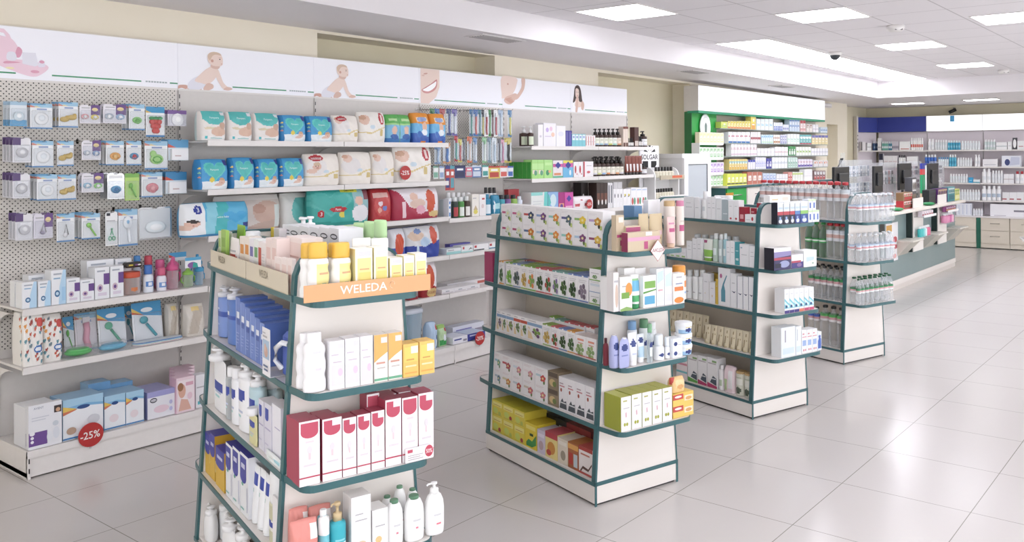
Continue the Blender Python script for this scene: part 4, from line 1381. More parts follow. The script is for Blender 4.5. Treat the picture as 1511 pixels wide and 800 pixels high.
pl = "on tea gondola's bottom side shelf"
sh = side_shelf(GB, 0, pl)
def yel(c2, d=.14):
    return box('dccb4f', [('r', .08, .62, .92, .9, 'e6dd8a'), ('r', .15, .68, .8, .72, 'b8953f'), ('e', .35, .32, .22, .2, 'c9d36a'), ('e', .72, .2, .12, .14, c2), ('r', .1, .04, .9, .1, 'c5b94c')], top='d0c83f', d=d)
YB_ = [721.7, 741.9, 758.2, 774.6]
row(sh, [('yellow carton', yel(c), YB_[i], YB_[i + 1], 620, {'h': .092, 'wh': 'in lower row'}) for i, c in enumerate(('a8423c', 'b8bf5a', 'a8423c'))], 'yellow cartons on the bottom side shelf')
row(sh, [('yellow carton', yel(c), YB_[i], YB_[i + 1], 600, {'h': .08, 'z': .093, 'wh': 'in upper row'}) for i, c in enumerate(('b8bf5a', 'a8423c', 'b8bf5a'))], 'yellow cartons on the bottom side shelf')
R1 = [
 ('yellow carton with green leaf print', box('e0c93f', [('p', [(.1, .06), (.6, .06), (.95, .2), (.95, .6), (.6, .3), (.3, .35), (.1, .2)], '3f8f4a'), ('r', .4, .5, .7, .6, '2a4a2c'), ('r', .1, .75, .9, .9, 'e9dc7a')], top='d6bf3c', d=.13), 774.9, 792, 636, {'h': .13}),
 ('pale lilac carton', box('cfc6d6', [('r', .1, .7, .9, .85, 'e3dce8'), ('e', .5, .35, .3, .2, 'b9a0a8')], d=.11), 792.7, 804.4, 648, {'h': .118}),
 ('carton with red top and yellow print', box('e4d18a', [('r', 0, .78, 1, 1, 'b5414a'), ('e', .5, .4, .32, .25, 'c98a3f'), ('e', .3, .2, .2, .12, 'b54a3c')], top='bf5a62', d=.11), 804.7, 822.6, 653, {'h': .128}),
 ('cream carton with grey print', box('ddd2c2', [('r', .1, .75, .9, .9, 'e9e2d6'), ('e', .55, .35, .25, .2, '9a8f7d')], d=.11), 822.9, 837.7, 657, {'h': .122}),
 ('brown carton with orange windows', box('a8623f', [('r', .1, .15, .45, .6, 'b53f38'), ('r', .55, .1, .92, .6, 'b9c2c8'), ('r', 0, .75, 1, .95, 'd8a25a')], top='b4743f', d=.11), 838, 853.5, 665, {'h': .125}),
 ('white and red carton with curved print', box('e6dedb', [('r', 0, .86, 1, 1, 'a9433d'), ('p', [(.1, .1), (.3, .3), (.7, .25), (.95, .5), (.95, .42), (.7, .16), (.3, .2), (.15, .05)], '5a4038'), ('r', .15, .7, .8, .76, 'c07a68'), ('r', 0, 0, 1, .08, 'b5504a')], top='b5504a', d=.11), 854, 874.5, 672, {'h': .13})]
row(sh, R1, 'assorted cartons on the bottom side shelf')
row(sh, [('black carton', box('2b2a2c', [('r', .3, .6, .6, .8, 'dedcda')], d=.06), 804, 836, 640, {'n': 2, 'ins': .135, 'h': .15, 'd': .055, 'wh': 'in back row'}), ('dark red carton', box('8f3b3a', [('r', .3, .6, .6, .8, 'dedcda')], d=.06), 836, 872, 650, {'n': 2, 'ins': .135, 'h': .15, 'd': .055, 'wh': 'in back row'})])
# far end shelves of the tea gondola
def far_end(g, i, place):
    zz = list(g.end_z)[i]; b = g.w(GW, GL + ES)
    return Shelf((b.x, b.y), -g.e, -g.s, g.a + math.pi, zz, place)
def put(sh, t, ins, w, d, h, desc, sp, group=None, z=0.0, rot=0, wh='', tilt=None):
    pos = sh.p + sh.n * ins + sh.d * t
    PEND.append(((desc, sp, w, d, h, (pos.x, pos.y, sh.z + z + .0014), sh.rz + math.radians(rot), {'wh': wh, 'tilt': tilt}), sh.place, group))
fe = far_end(GB, 2, "on tea gondola's far end, second shelf")
for k in range(2): put(fe, .40 + .035 * k, .03, .034, .09, .165, 'magenta carton', box('a33a63', [('r', .1, .4, .9, .44, 'c77a98')], top='8f3155'), 'magenta cartons on the far end')
fe = far_end(GB, 3, "on tea gondola's far end, top shelf")
for k in range(2): put(fe, .33 + .05 * k, .03, .048, .09, .11, 'pale grey ribbed carton', box('dcd8d4', [('r', .15, .1 + .18 * q, .85, .2 + .18 * q, 'c9c4bf') for q in range(5)]), 'pale grey cartons on the far end')
fe = far_end(GB, 1, "on tea gondola's far end, third shelf")
put(fe, .40, .02, .07, .03, .2, 'slim white carton with grey edge strip', box('e6e3e2', [('r', .4, .1, .6, .9, '6f6c6c')], side='e6e3e2'))
fe = far_end(GB, 0, "on tea gondola's far end, fourth shelf")
put(fe, .38, .05, .03, .06, .25, 'tall straw-coloured wooden panel', box('d9c39a', [], name='panel', cat='panel'))

# ---- end of the tea gondola
pl = "on tea gondola's top end shelf"
sh = end_shelf(GB, 3, pl)
BEI, MAG = 'cdbba0', 'b9527f'
gold = tube_('cbb896', 'b9a27a', [('r', .2, .3, .8, .42, 'd8b9c0'), ('r', .25, .15, .75, .2, 'a58c68')])
row(sh, [
 ('tall beige carton with magenta marks', box(BEI, [('r', .1, .38, .9, .46, MAG), ('r', .5, .15, .95, .3, 'a84a74'), ('r', .3, .8, .9, .95, 'e6dfd6')], d=.05), 909, 921, 318.5, {'ins': .075, 'd': .035}),
 ('low beige box with magenta stripe', box(BEI, [('r', 0, .55, 1, .75, 'd8a3bd'), ('r', .5, .1, .62, .5, MAG), ('r', .55, .8, .75, 1, 'efe9e4')], side='8d3556', top='d8c7b0', d=.08), 926, 974, 343, {'ins': .012, 'd': .045}),
 ('beige box with magenta lid', box(BEI, [('r', 0, .7, 1, .95, 'a84a74')], top='d8c7b0', d=.05), 921, 945, 334, {'ins': .062, 'd': .04}),
 ('gold squeeze tube', gold, 946, 961, 316, {'ins': .07, 'd': .04}),
 ('gold squeeze tube', gold, 962, 982, 316, {'ins': .06, 'd': .05}),
 ('pink squeeze tube with magenta label', tube_('e3c3bf', 'd8b9a0', [('r', .15, .45, .85, .58, MAG), ('r', .2, .75, .8, .8, 'c98aa4')]), 984.5, 999.5, 321, {'ins': .03}),
 ('clear bottle with gold and pink lid', bottle('e4dad2', 'c7a97f', [('r', .1, .38, .9, .52, MAG), ('r', .2, .6, .8, .64, 'cfc3bb')], 'cyl', .12, .96), 987, 1000, 297, {'ins': .085}),
 ('clear bottle with gold and pink lid', bottle('e4dad2', 'c77f9c', [('r', .1, .38, .9, .52, MAG), ('r', .2, .6, .8, .64, 'cfc3bb')], 'cyl', .12, .96), 1000, 1012, 297, {'ins': .07}),
])
pl = "on tea gondola's second end shelf"
sh = end_shelf(GB, 2, pl)
def dent(c, blot='dd9a4f'):
    return box('f0efee', [('r', .15, .7, .8, .74, LINE), ('e', .72, .62, .28, .2, blot), ('r', .1, .36, .75, .54, c), ('p', [(0, 0), (1, 0), (1, .06), (.5, .12), (0, .06)], '8fb26a')], top='d9d7cf', d=.05)
row(sh, [
 ('pale carton with amber bottle print', box('ebe7e6', [('e', .6, .4, .3, .3, 'd8c3b3'), ('r', .1, .75, .9, .8, LINE)], d=.05), 893.5, 905, 404, {'ins': .03}),
 ('slim white carton with green print', dent('8fb26a'), 905.5, 912.8, 411, {'ins': .03}),
 ('white carton with green label and orange fruit', dent('79a54c'), 913.5, 933, 409, {'ins': .02}),
 ('green and blue squeeze tube', tube_('f0f1f0', '2f8f55', [('r', .05, .45, .95, .75, '6fb7d8'), ('r', .05, .05, .95, .3, '49a866'), ('r', .2, .82, .8, .86, '8fbf8a')], name='tube'), 933.7, 947, 406, {'ins': .03, 'd': .04}),
 ('white carton with green and blue labels', box('eff0ee', [('r', .1, .6, .95, .82, '7fae55'), ('r', .1, .1, .9, .36, '5fa9cf'), ('p', [(0, .5), (1, .56), (1, .52), (0, .44)], '5f9a4a')], d=.05), 948.7, 968.2, 407, {'ins': .02}),
 ('pale blue-white carton', box('e9edf2', [('p', [(.1, .9), (.9, .95), (.9, .7), (.1, .6)], 'c9dcec'), ('r', .2, .4, .8, .44, 'd8a8b0'), ('r', .1, .1, .9, .3, 'dfe4ea')], d=.05), 968.7, 980, 397, {'ins': .02}),
 ('pale blue-white carton', box('ecebf0', [('p', [(.1, .8), (.9, .9), (.9, .5), (.1, .5)], 'cfe0ee'), ('r', .1, .1, .9, .3, 'dfe0ea')], d=.05), 980.3, 992, 396, {'ins': .02}),
 ('orange and white carton', box('f0ebe6', [('r', .1, .42, .9, .56, 'd9814a'), ('e', .5, .12, .42, .1, 'e08a3f'), ('r', .2, .64, .8, .68, '8f9ab5'), ('r', .25, .85, .75, .9, LINE)], d=.045), 993.5, 1010, 404, {'ins': .012}),
 ('orange sun-cream bottle', bottle('efe6dc', 'e39a3f', [('r', .05, .5, .95, .75, 'e08a45'), ('r', .1, .25, .9, .36, '9db7d6')], 'straight', .26, .92), 1001, 1017, 393, {'ins': .07}),
 ('white carton with green print', dent('79a54c'), 921, 953, 396, {'n': 2, 'ins': .085, 'wh': 'in back row'}),
])
pl = "on tea gondola's third end shelf"
sh = end_shelf(GB, 1, pl)
NV = '33427f'
lil = bottle('aeb3dc', 'f0f0f2', [('e', .5, .68, .3, .12, NV), ('r', .25, .4, .75, .44, '7f88bf'), ('t', .5, .68, .05, 'NIVEA', 'eef0f6', .42)], 'lotion', .02, .3)
row(sh, [
 ('lilac lotion bottle with dark blue disc', lil, 896, 914, 497, {'ins': .03, 'd': .045}),
 ('lilac lotion bottle with dark blue disc', lil, 914.5, 930, 499, {'ins': .015, 'd': .045}),
 ('white squeeze tube with dark blue disc', tube_('f0f1f4', 'f0f0f2', [('e', .5, .62, .32, .13, NV), ('r', .3, .25, .7, .3, 'c3c9dc'), ('t', .5, .6, .05, 'NIVEA', 'eef0f6', .5)]), 930.3, 943.5, 492, {'ins': .02}),
 ('white and sky-blue squeeze tube', tube_('eef2f6', 'f0f0f2', [('e', .5, .75, .3, .14, NV), ('r', .1, .1, .9, .5, 'bcd8ea')]), 943, 954, 494, {'ins': .04}),
 ('clear bottle with green cap', bottle('mistpet', '7fb28a', [('e', .5, .58, .32, .1, NV), ('r', .2, .2, .8, .5, 'dfe8e6')], 'straight', .2, .8), 954, 968.7, 479, {'ins': .012}),
 ('clear bottle with blue cap', bottle('e6ecf1', '7fa6d0', [('e', .5, .5, .35, .1, NV)], 'straight', .2, .8), 931.5, 943.5, 475, {'ins': .10, 'wh': 'in back row'}),
 ('clear bottle with dark green cap', bottle('e6ecea', '5f8f6a', [('e', .5, .5, .35, .1, NV)], 'straight', .2, .8), 949, 961.5, 472, {'ins': .09, 'wh': 'in back row'}),
 ('white bottle with dark disc', bottle('eceef0', 'e9e9ec', [('e', .5, .5, .35, .1, NV)], 'straight', .2, .8), 961.5, 971.5, 476, {'ins': .10, 'wh': 'in back row'}),
 ('white roll-on deodorant', bottle('f0f1f3', 'eaf0f5', [('e', .5, .35, .28, .12, NV)], 'round', .4, .8), 970.8, 983.5, 495, {'ins': .02}),
 ('small white roll-on deodorant', bottle('f0f1f3', 'eaf0f5', [('e', .5, .35, .28, .12, NV)], 'round', .4, .8), 983.7, 990.5, 498, {'ins': .03}),
 ('white cream carton with blue disc, lower', box('edf0f4', [('e', .3, .45, .18, .22, NV), ('r', .5, .3, .9, .36, LINE)], d=.06), 990.8, 1007.3, 512, {'ins': .02, 'h': .046}),
 ('white cream carton with blue disc, upper', box('edf0f4', [('e', .3, .45, .18, .22, NV), ('r', .5, .3, .9, .36, LINE)], d=.06), 990.8, 1007.3, 495, {'ins': .02, 'h': .046, 'z': .0465}),
])
jr = jar('eef2f6', 'f0f2f4', [('r', 0, 0, 1, .34, '9fc3e3'), ('e', .5, .3, .2, .22, NV), ('r', .3, .5, .75, .6, 'e2d49a')])
row(sh, [('white and blue cream jar, %s of the stack' % n, jr, 1007.8, 1026.5, 510, {'ins': .02, 'h': .052, 'z': z}) for n, z in (('lowest', 0), ('middle', .053), ('topmost', .106))], 'stacked cream jars')
row(sh, [('dark red bottle', bottle('7f2f3c', '5a2630', (), 'round', .15, .5), 893, 900, 500, {'ins': .10})])
pl = "on tea gondola's fourth end shelf"
sh = end_shelf(GB, 0, pl)
OL = 'a3a83f'
olb = box('eceae9', [('r', .2, .86, .6, .9, 'b0b06a'), ('p', [(.45, .4), (.55, .42), (.52, .56), (.42, .52)], 'd6a9b3'), ('e', .35, .2, .1, .05, 'a3a83f'), ('e', .58, .2, .1, .05, 'a3a83f'), ('r', .2, .66, .8, .68, LINE)], side=OL, top='b2b552', d=.125)
row(sh, [('white carton with olive sides', olb, a, b, v, {'ins': .015}) for a, b, v in ((916.2, 931.5, 586), (932, 947, 582), (947.4, 962, 579), (962.4, 977, 576), (977.4, 991.8, 572.5))], 'olive-sided cartons')
bab = box('eac86a', [('r', 0, .5, .5, .95, 'c8504a'), ('e', .25, .74, .17, .1, 'f3e6e0'), ('r', .55, .3, .95, .75, 'efe3cb'), ('e', .75, .5, .15, .15, 'd9a46a')], side='e6b85a', d=.08)
row(sh, [('yellow and red carton, lower of the pair', bab, 993, 1023.5, 600, {'ins': .02, 'h': .058}), ('yellow and red carton, upper of the pair', bab, 993, 1023.5, 584, {'ins': .02, 'h': .057, 'z': .0585}),
 ('yellow film pack with red corner', pouch('ecc78f', [('p', [(0, .55), (.3, 1), (0, 1)], 'c9504a'), ('r', .25, .3, .9, .8, 'eed3a0'), ('e', .6, .35, .25, .15, 'd9a46a')], .05, 'film_pack', 'pack', nx=20, nz=16, crump=.002, top=.2), 992, 1012, 557, {'ins': .035, 'z': .117, 'd': .045})])
# АКЦІЯ card on the shelf edge
q = on_plane(970.4, 369.5, GB.w(0, -ES - .004), GB.s)
m = MB(); r_, s_ = .046, .052
m.prism([(-r_, 0), (0, -s_), (r_, 0), (0, s_)], -.0015, .0, 'b87a78')
m.prism([(-r_ * .93, 0), (0, -s_ * .93), (r_ * .93, 0), (0, s_ * .93)], -.0019, -.0015, 'f6f1ef')
m.text(0, 0, .021, 'АКЦІЯ', '9a4346', -.0026, .072, slant=.1)
t = m.build('price_card', None, tuple(q), GB.a); tag(t, "white diamond card reading АКЦІЯ on the tea gondola's top end shelf", 'price card')
# things on the far top shelf of the tea gondola
sh = back_shelf(GB, 4, "behind tea gondola's centre panel")
row(sh, [('blue card box', box('5f86ad', [('r', .1, .5, .9, .55, '8fb0cc')], d=.05), 941, 965, 306, {'ins': .0}), ('white carton with pink trim', box('f0eff2', [('e', .5, .5, .2, .12, 'b9a3ad')], d=.06), 952, 974, 296, {'n': 2, 'ins': .09})])

# ------------------------------------------------------------------ nearest gondola
pl = "on nearest gondola's top side shelf"
sh = side_shelf(GA, 4, pl)
def slimbox(c, c2, d=.045): return box(c, [('r', .15, .55, .85, .8, c2), *lines(.2, .8, .4, 3, .07, 'c9c0bd')], d=d)
row(sh, [
 ('white rounded tube', tube_('f1f0ef', 'efeeee'), 309, 318.5, 338, {'ins': .03}),
 ('pale green carton', slimbox('d3e0bd', 'a3bf6a'), 318.7, 324.5, 341),
 ('green carton', slimbox('9fc25f', '86ad45'), 324.7, 333.3, 340),
 ('bright green squeeze tube', tube_('86b83a', 'e9efe0', [('r', .2, .3, .8, .4, 'b4d47a')]), 336, 352, 332, {'ins': .07}),
 ('white tube with dark red foot', tube_('efe9e6', '9c3a34', [('r', .1, .05, .9, .4, 'b0473f'), ('r', .2, .5, .8, .54, LINE)]), 333.5, 345, 352, {'ins': .012}),
 ('white bottle with pale cap', bottle('eef0f0', 'e4e6e6', [('r', .2, .3, .8, .6, 'e0e4e6')], 'straight', .2, .7), 345, 353.5, 343, {'ins': .03}),
 ('orange and white carton', slimbox('f0e6da', 'd98f3c'), 353.6, 367.8, 350, {'n': 2}),
 ('purple and white carton', slimbox('e9e6ea', '6f6aa8'), 368, 374.3, 353),
 ('green and white carton', slimbox('e9ece8', '6fa56a'), 374.5, 381, 354),
 ('red-striped white carton', box('efe6e3', [('r', .0, .1, .4, .85, 'c0503f'), *lines(.5, .9, .7, 3, .08)], d=.045), 381.3, 392, 358),
 ('pale pink carton', slimbox('eedcd6', 'e3c3bb'), 392.2, 408.5, 352, {'n': 2, 'vt2': 353}),
 ('tall pale pink carton', box('efe0da', [('r', .08, .1, .92, .9, 'e9d2cb'), ('r', .2, .6, .8, .63, 'd3aaa0'), ('r', .06, .0, .08, 1, 'f4efec')], d=.07), 409, 432, 352, {'ins': .03}),
])
row(sh, [('small pale pink carton', box('f0e2dd', [('r', .15, .3, .85, .8, 'e8cfc8'), ('r', .25, .5, .75, .54, 'cfa59c')], d=.012), 405, 433.5, 380, {'n': 3, 'vt2': 383, 'ins': .002, 'd': .012})])
# beige header strip along that shelf
for a, b, lab in ((.99, .50, 'farther'), (.49, .035, 'nearer')):
    L = a - b
    m = MB(); m.box(-L / 2, L / 2, -.002, .0, 0, .062, 'd6cbb5'); m.box(-L / 2, L / 2, -.003, .002, -.003, 0, 'c3b69d')
    for x in ((-L / 2 + .17) if lab == 'farther' else L / 2 - .25,): m.text(x, .036, .026, 'WELEDA', '8b8069', -.0026, .10)
    z = GA.side_z[3] + .004
    p = GA.w(wl(z) - .005, (a + b) / 2)
    t = m.build('header_strip', None, (p.x, p.y, z), GA.a - math.pi / 2); tag(t, '%s beige lettered strip along the nearest gondola top side shelf' % lab, 'shelf strip', 'beige lettered strips')
sh = back_shelf(GA, 4, "behind nearest gondola's centre panel")
row(sh, [
 ('yellow dropper bottle', bottle('e3c95a', 'd8bf4a', (), 'round', .3, .4), 388, 401, 335, {'n': 2, 'ins': .01}),
 ('white box with red tag', box('efe8e8', [('r', .2, .3, .8, .6, 'b9526a')], d=.03), 404, 412, 338, {'ins': .002}),
 ('white box with black oval', box('f0f0f3', [('e', .5, .84, .36, .055, '2c2f3a'), ('e', .5, .84, .28, .03, 'e9e9ee')], d=.09), 412, 500, 333, {'n': 6, 'vt2': 338, 'ins': .02}),
 ('white pump bottle', bottle('f1f1f3', 'f3f3f5', (), 'round', .24, .5, pump=True), 404, 420, 318, {'ins': .115, 'd': .05}),
 ('white pump bottle', bottle('f1f1f3', 'f3f3f5', (), 'round', .24, .5, pump=True), 420.5, 435, 319, {'ins': .115, 'd': .05}),
 ('white pump bottle', bottle('f1f1f3', 'f3f3f5', (), 'round', .24, .5, pump=True), 437, 452, 320, {'ins': .115, 'd': .05}),
 ('white bottle with light green cap', bottle('f2f3f2', 'b9dca4', (), 'straight', .26, .85), 500, 514, 334, {'ins': .12, 'd': .045}),
 ('white bottle with light green cap', bottle('f2f3f2', 'b9dca4', (), 'straight', .26, .85), 515, 529, 330, {'ins': .12, 'd': .045}),
 ('white bottle with light green cap', bottle('f2f3f2', 'b9dca4', (), 'straight', .26, .85), 530, 544.5, 328, {'ins': .12, 'd': .045}),
 ('white bottle with light green cap', bottle('f2f3f2', 'b9dca4', (), 'straight', .26, .85), 545, 560, 326, {'ins': .12, 'd': .045}),
])
pl = "on nearest gondola's second side shelf"
sh = side_shelf(GA, 3, pl)
PB = '7d97d3'
bb = bottle(PB, 'dfe0e6', [('r', .0, .52, 1, .62, '3b56a6'), ('r', .1, .66, .55, .72, 'dfe5f3'), ('r', .15, .3, .6, .33, 'a9bce6')], 'straight', .17, .55, pump=True)
bd = bottle('5f80c2', 'dfe0e6', [('r', .0, .55, 1, .63, '3b56a6'), ('r', .1, .64, .6, .72, 'e4e8f3')], 'straight', .17, .55, pump=True)
row(sh, [
 ('light blue pump bottle', bb, 313.6, 328, 424, {'ins': .02, 'd': .05}), ('light blue pump bottle', bb, 327.5, 334.5, 428, {'ins': .05, 'd': .045}),
 ('darker blue pump bottle', bd, 331.5, 343, 427, {'ins': .012, 'd': .05}), ('slim white and blue tube', tube_('e4e8f3', 'f0f0f2', [('r', .1, .5, .9, .75, '7d97d3')]), 342, 347.5, 440),
])
def bbx(c='6f8acb', t='6a86c9'):
    return box(c, [('r', .06, .03, .18, .97, '9db2e2'), ('r', .3, .62, .85, .74, 'e6ebf6'), ('r', .3, .5, .85, .6, '4560ad'), *lines(.3, .8, .35, 4, .06, 'a4b6e3')], top=t, d=.13, side='5d78bd')
NB = [347.5, 354.5, 361.5, 369, 376, 383.5, 390.5]
for i in range(6):
    row(sh, [('blue carton', bbx('7089cb' if i % 2 else '6680c3'), NB[i], NB[i + 1], 440 + 7.5 * i, {'ins': .008, 'd': .10 + .008 * i})], 'blue cartons on the second side shelf')
row(sh, [('deep blue carton', bbx('4f68b6', '3f58a6'), 391, 402, 494, {'ins': .02, 'd': .09})])
m = MB()   # jug with a white handle
m.box(-.045, .045, 0, .11, 0, .15, '4a63b5', bev=.014); m.box(-.03, .03, .02, .09, .15, .175, '3b55a8', bev=.01)
jug = [('jug', m.mesh('jug'), -1, None)]
c = MB(); c.tube([(-.03, -.004, .03), (-.035, -.022, .06), (-.03, -.022, .10), (.02, -.018, .125), (.03, -.004, .12)], .009, 'e6e8ee', 8); jug.append(('handle', c.mesh('handle'), 0, 'white handle'))
p = GA.w(wl(.92) + .02, .085); spawn(jug, (p.x, p.y, GA.side_z[2] + .0003), GA.a - math.pi / 2, "blue jug with white handle on nearest gondola's second side shelf", 'jug')
m = MB(); m.prism([(-.045, 0), (.045, 0), (.045, .05), (.01, .075), (-.045, .02)], 0, .05, '4b66ba')
p = GA.w(wl(.92) + .135, .085); tag(m.build('soap_box', None, (p.x, p.y, GA.side_z[2] + .0003), GA.a - math.pi / 2), 'slanted blue soap box behind the blue jug', 'box')
m = MB(); m.box(-.04, .04, 0, .0015, 0, .155, 'eceaec'); m.box(-.04, .04, .0, .05, -.0015, 0, 'e4e2e4')
m.decals([('r', .08, .35, .92, .75, 'a9c1d8'), ('e', .5, .5, .25, .12, 'cda99b'), ('e', .42, .58, .14, .09, 'd9b9aa'), ('r', .12, .80, .7, .84, 'b5b2b5'), ('r', .12, .88, .5, .91, 'c3c0c3'), ('r', .2, .18, .8, .22, '5f6f8f'), ('r', .3, .10, .8, .14, '5f6f8f')], -.04, .04, 0, .155, 0)
p = GA.w(wl(.92) - .018, .168); t = m.build('leaflet_holder', None, (p.x, p.y, GA.side_z[2] + .003), GA.a - math.pi / 2); tag(t, "white advert card with a photo clipped on nearest gondola's second side shelf", 'card')

pl = "on nearest gondola's third side shelf"
sh = side_shelf(GA, 2, pl)
MU = '2f46a3'
def mb_(body, lab=MU, lz=.72, cap='f0f0f1', pump=True, shape='straight'):
    return bottle(body, cap, [('r', .1, lz - .12, .75, lz + .04, lab), ('e', .43, lz - .11, .32, .06, lab), ('r', .15, .35, .7, .38, 'b5bfd6'), ('r', .15, .25, .6, .28, '9fd0cf')], shape, .17, .5, pump=pump)
row(sh, [
 ('white lotion bottle with blue shield label', mb_('eff0f2', pump=False), 304, 319.5, 526, {'ins': .03, 'd': .05}),
 ('white pump bottle with blue label', mb_('f0f0f2', lz=.5), 314, 331, 514, {'ins': .015, 'd': .05}),
 ('clear grey bottle with blue label', mb_('mistpet', pump=False), 326, 338, 541, {'ins': .012, 'd': .045}),
 ('slim white bottle with blue label', mb_('eeeff2', pump=False), 337.5, 347, 544, {'ins': .012, 'd': .04}),
 ('white pump bottle with blue label', mb_('f1f1f3'), 345.5, 361.5, 539, {'ins': .012, 'd': .05}),
 ('pale aqua pump bottle with blue label', mb_('bcd5dc'), 356.5, 376, 552, {'ins': .014, 'd': .055}),
 ('small yellow-clear bottle with blue label', mb_('d9d3a0', pump=False), 366, 377.5, 602, {'ins': .003, 'd': .01}),
 ('white bottle with round cap', mb_('eceef0', pump=False), 338, 358, 524, {'ins': .09, 'd': .06, 'wh': 'in back row'}),
 ('pale aqua bottle with white cap', mb_('c6dbe0', pump=False), 379, 399, 558, {'ins': .07, 'd': .06, 'wh': 'in back row'}),
])
lx = box('dddbe6', [('r', .12, .72, .6, .9, MU), ('e', .36, .72, .24, .06, MU), ('r', .1, .5, .9, .53, 'b0abc6'), ('r', .1, .2, .6, .23, 'c7c2d6')], side='cfcddd', top='e9e8ee', d=.07)
row(sh, [('lilac-white carton with blue shield', lx, 378, 389.5, 590, {'ins': .012, 'd': .05}), ('lilac-white carton with blue shield', lx, 390, 400.5, 597, {'ins': .010, 'd': .06}), ('tall plain white carton', box('e9e8ee', [('r', .3, .6, .9, .62, 'b0abc6'), ('r', .1, .08, .9, .1, 'b9c6d6')], side='d9d8e2', d=.075), 400.8, 414.5, 600, {'ins': .012})])
row(sh, [('lilac-white carton', lx, 384, 412, 584, {'n': 2, 'ins': .10, 'd': .06, 'wh': 'in back row'})])
row(sh, [('flat white film pack', pouch('e6eae9', [('r', .55, .3, .9, .7, '9fcfd8'), ('r', .2, .4, .5, .5, 'b9c9c0')], .06, 'film_pack', 'pack', nx=18, nz=12, top=.3, crump=.002), 391, 416, 662, {'ins': -.001, 'd': .01, 'h': .03})])

pl = "on nearest gondola's fourth side shelf"
sh = side_shelf(GA, 1, pl)
yb = box('d9b13f', [('r', 0, .62, 1, 1, '3f3f9c'), ('e', .5, .62, .5, .12, '3f3f9c'), ('r', .2, .74, .8, .82, 'c9cbe6'), ('r', .0, .3, .06, .6, 'e8d89a')], top='4a48a6', side='c99f38', d=.075)
wb = box('edeef0', [('r', .0, .62, .75, .95, '3a3f9a'), ('e', .38, .62, .38, .1, '3a3f9a'), ('r', .15, .76, .6, .84, 'd5d7ea'), ('e', .3, .5, .12, .03, '6fb29a'), ('r', .1, .08, .5, .11, '7fb8b0'), ('r', .85, .1, .9, .5, '8f93b8')], top='3f3f9c', side='e6e7ec', d=.08)
row(sh, [('yellow carton with blue top', yb, 297.7, 307.5, 637, {'ins': .012}), ('yellow carton with blue top', yb, 307.7, 316.8, 641, {'ins': .012}), ('shorter yellow carton with blue top', yb, 318, 331, 664, {'ins': .010}),
 ('white carton with blue shield top', wb, 333, 343, 657, {'ins': .012}), ('white carton with blue shield top', wb, 343.3, 354, 663, {'ins': .012}), ('white carton with blue shield top', wb, 354.3, 366.5, 672, {'ins': .012})])
row(sh, [('yellow carton with blue top', yb, 301, 334, 635, {'n': 3, 'ins': .10, 'd': .07, 'wh': 'in back row'})])
row(sh, [('white tube with blue label', tube_('eff0f1', 'e9ebec', [('r', .1, .62, .9, .85, MU), ('e', .3, .55, .12, .05, '7fb8a8'), ('r', .2, .2, .7, .23, LINE)], caph=.05), a, b, v, {'ins': .015, 'd': .04}) for a, b, v in ((367, 375.5, 688), (376, 384.3, 695), (384.6, 391.8, 703))])
row(sh, [('white-topped olive bottle', bottle('c9c7a8', 'eceded', [('r', .1, .35, .9, .6, 'e6e6da'), ('e', .45, .5, .3, .08, MU)], 'straight', .42, .9), 391.8, 405.5, 697, {'ins': .012, 'd': .05}),
 ('dark brown bottle', bottle('4a3a36', '3a3030', [('r', .1, .2, .9, .5, 'cfc9c9')], 'round', .15, .5), 405.8, 413.5, 704, {'ins': .02, 'd': .045}),
 ('white carton with red foot', box('e9e6e6', [('r', 0, 0, 1, .1, 'b54a4a')], d=.05), 402, 411, 735, {'ins': .003, 'd': .008})])
pl = "on nearest gondola's bottom side shelf"
sh = side_shelf(GA, 0, pl)
row(sh, [('white pump bottle', bottle('f0f0f0', 'f2f2f2', (), 'lotion', .22, .45, pump=True), 285.5, 298, 737, {'ins': .012, 'd': .05}), ('white bottle', bottle('eeefef', 'f0f0f0', (), 'lotion', .12, .45), 298.5, 309, 752, {'ins': .012, 'd': .05}),
 ('white spray bottle', bottle('efefef', 'f2f2f2', (), 'lotion', .2, .4, pump=True), 322, 340, 768, {'ins': .012, 'd': .05}), ('white spray bottle', bottle('efefef', 'f2f2f2', (), 'lotion', .2, .4, pump=True), 340.5, 357, 780, {'ins': .012, 'd': .05}),
 ('olive carton', box('b9b27f', [('r', .1, .6, .9, .9, 'c9c39a')], top='c3bd8d', d=.06), 307, 345, 745, {'n': 2, 'vt2': 762, 'ins': .075, 'wh': 'in back row'}), ('dark brown carton', box('4a3d36', [], d=.06), 345, 375, 775, {'n': 2, 'vt2': 790, 'ins': .075, 'wh': 'in back row'})])

# ---- end of the nearest gondola
pl = "on nearest gondola's top end shelf"
sh = end_shelf(GA, 3, pl)
WY = '%s'
yc = bottle('f3f2ef', 'e3b64c', [('r', .28, .04, .95, .82, 'efe39c'), ('r', .35, .84, .9, .92, 'd9d9e2'), ('r', .4, .6, .85, .63, 'd3a97f'), ('r', .5, .35, .8, .41, 'b9c3a0'), ('e', .82, .16, .06, .04, 'c98a3f')], 'wavy', .25, .86)
row(sh, [('white wavy bottle with yellow cap', yc, 446, 474, 360, {'ins': .075, 'd': .05, 'wh': 'in back row'}), ('white wavy bottle with yellow cap', yc, 457, 490, 359.5, {'ins': .014, 'd': .052}),
 ('white wavy bottle with yellow cap', yc, 487, 512, 360, {'ins': .075, 'd': .05, 'wh': 'in back row'}), ('white wavy bottle with yellow cap', yc, 491.5, 522.5, 359.5, {'ins': .014, 'd': .052})])
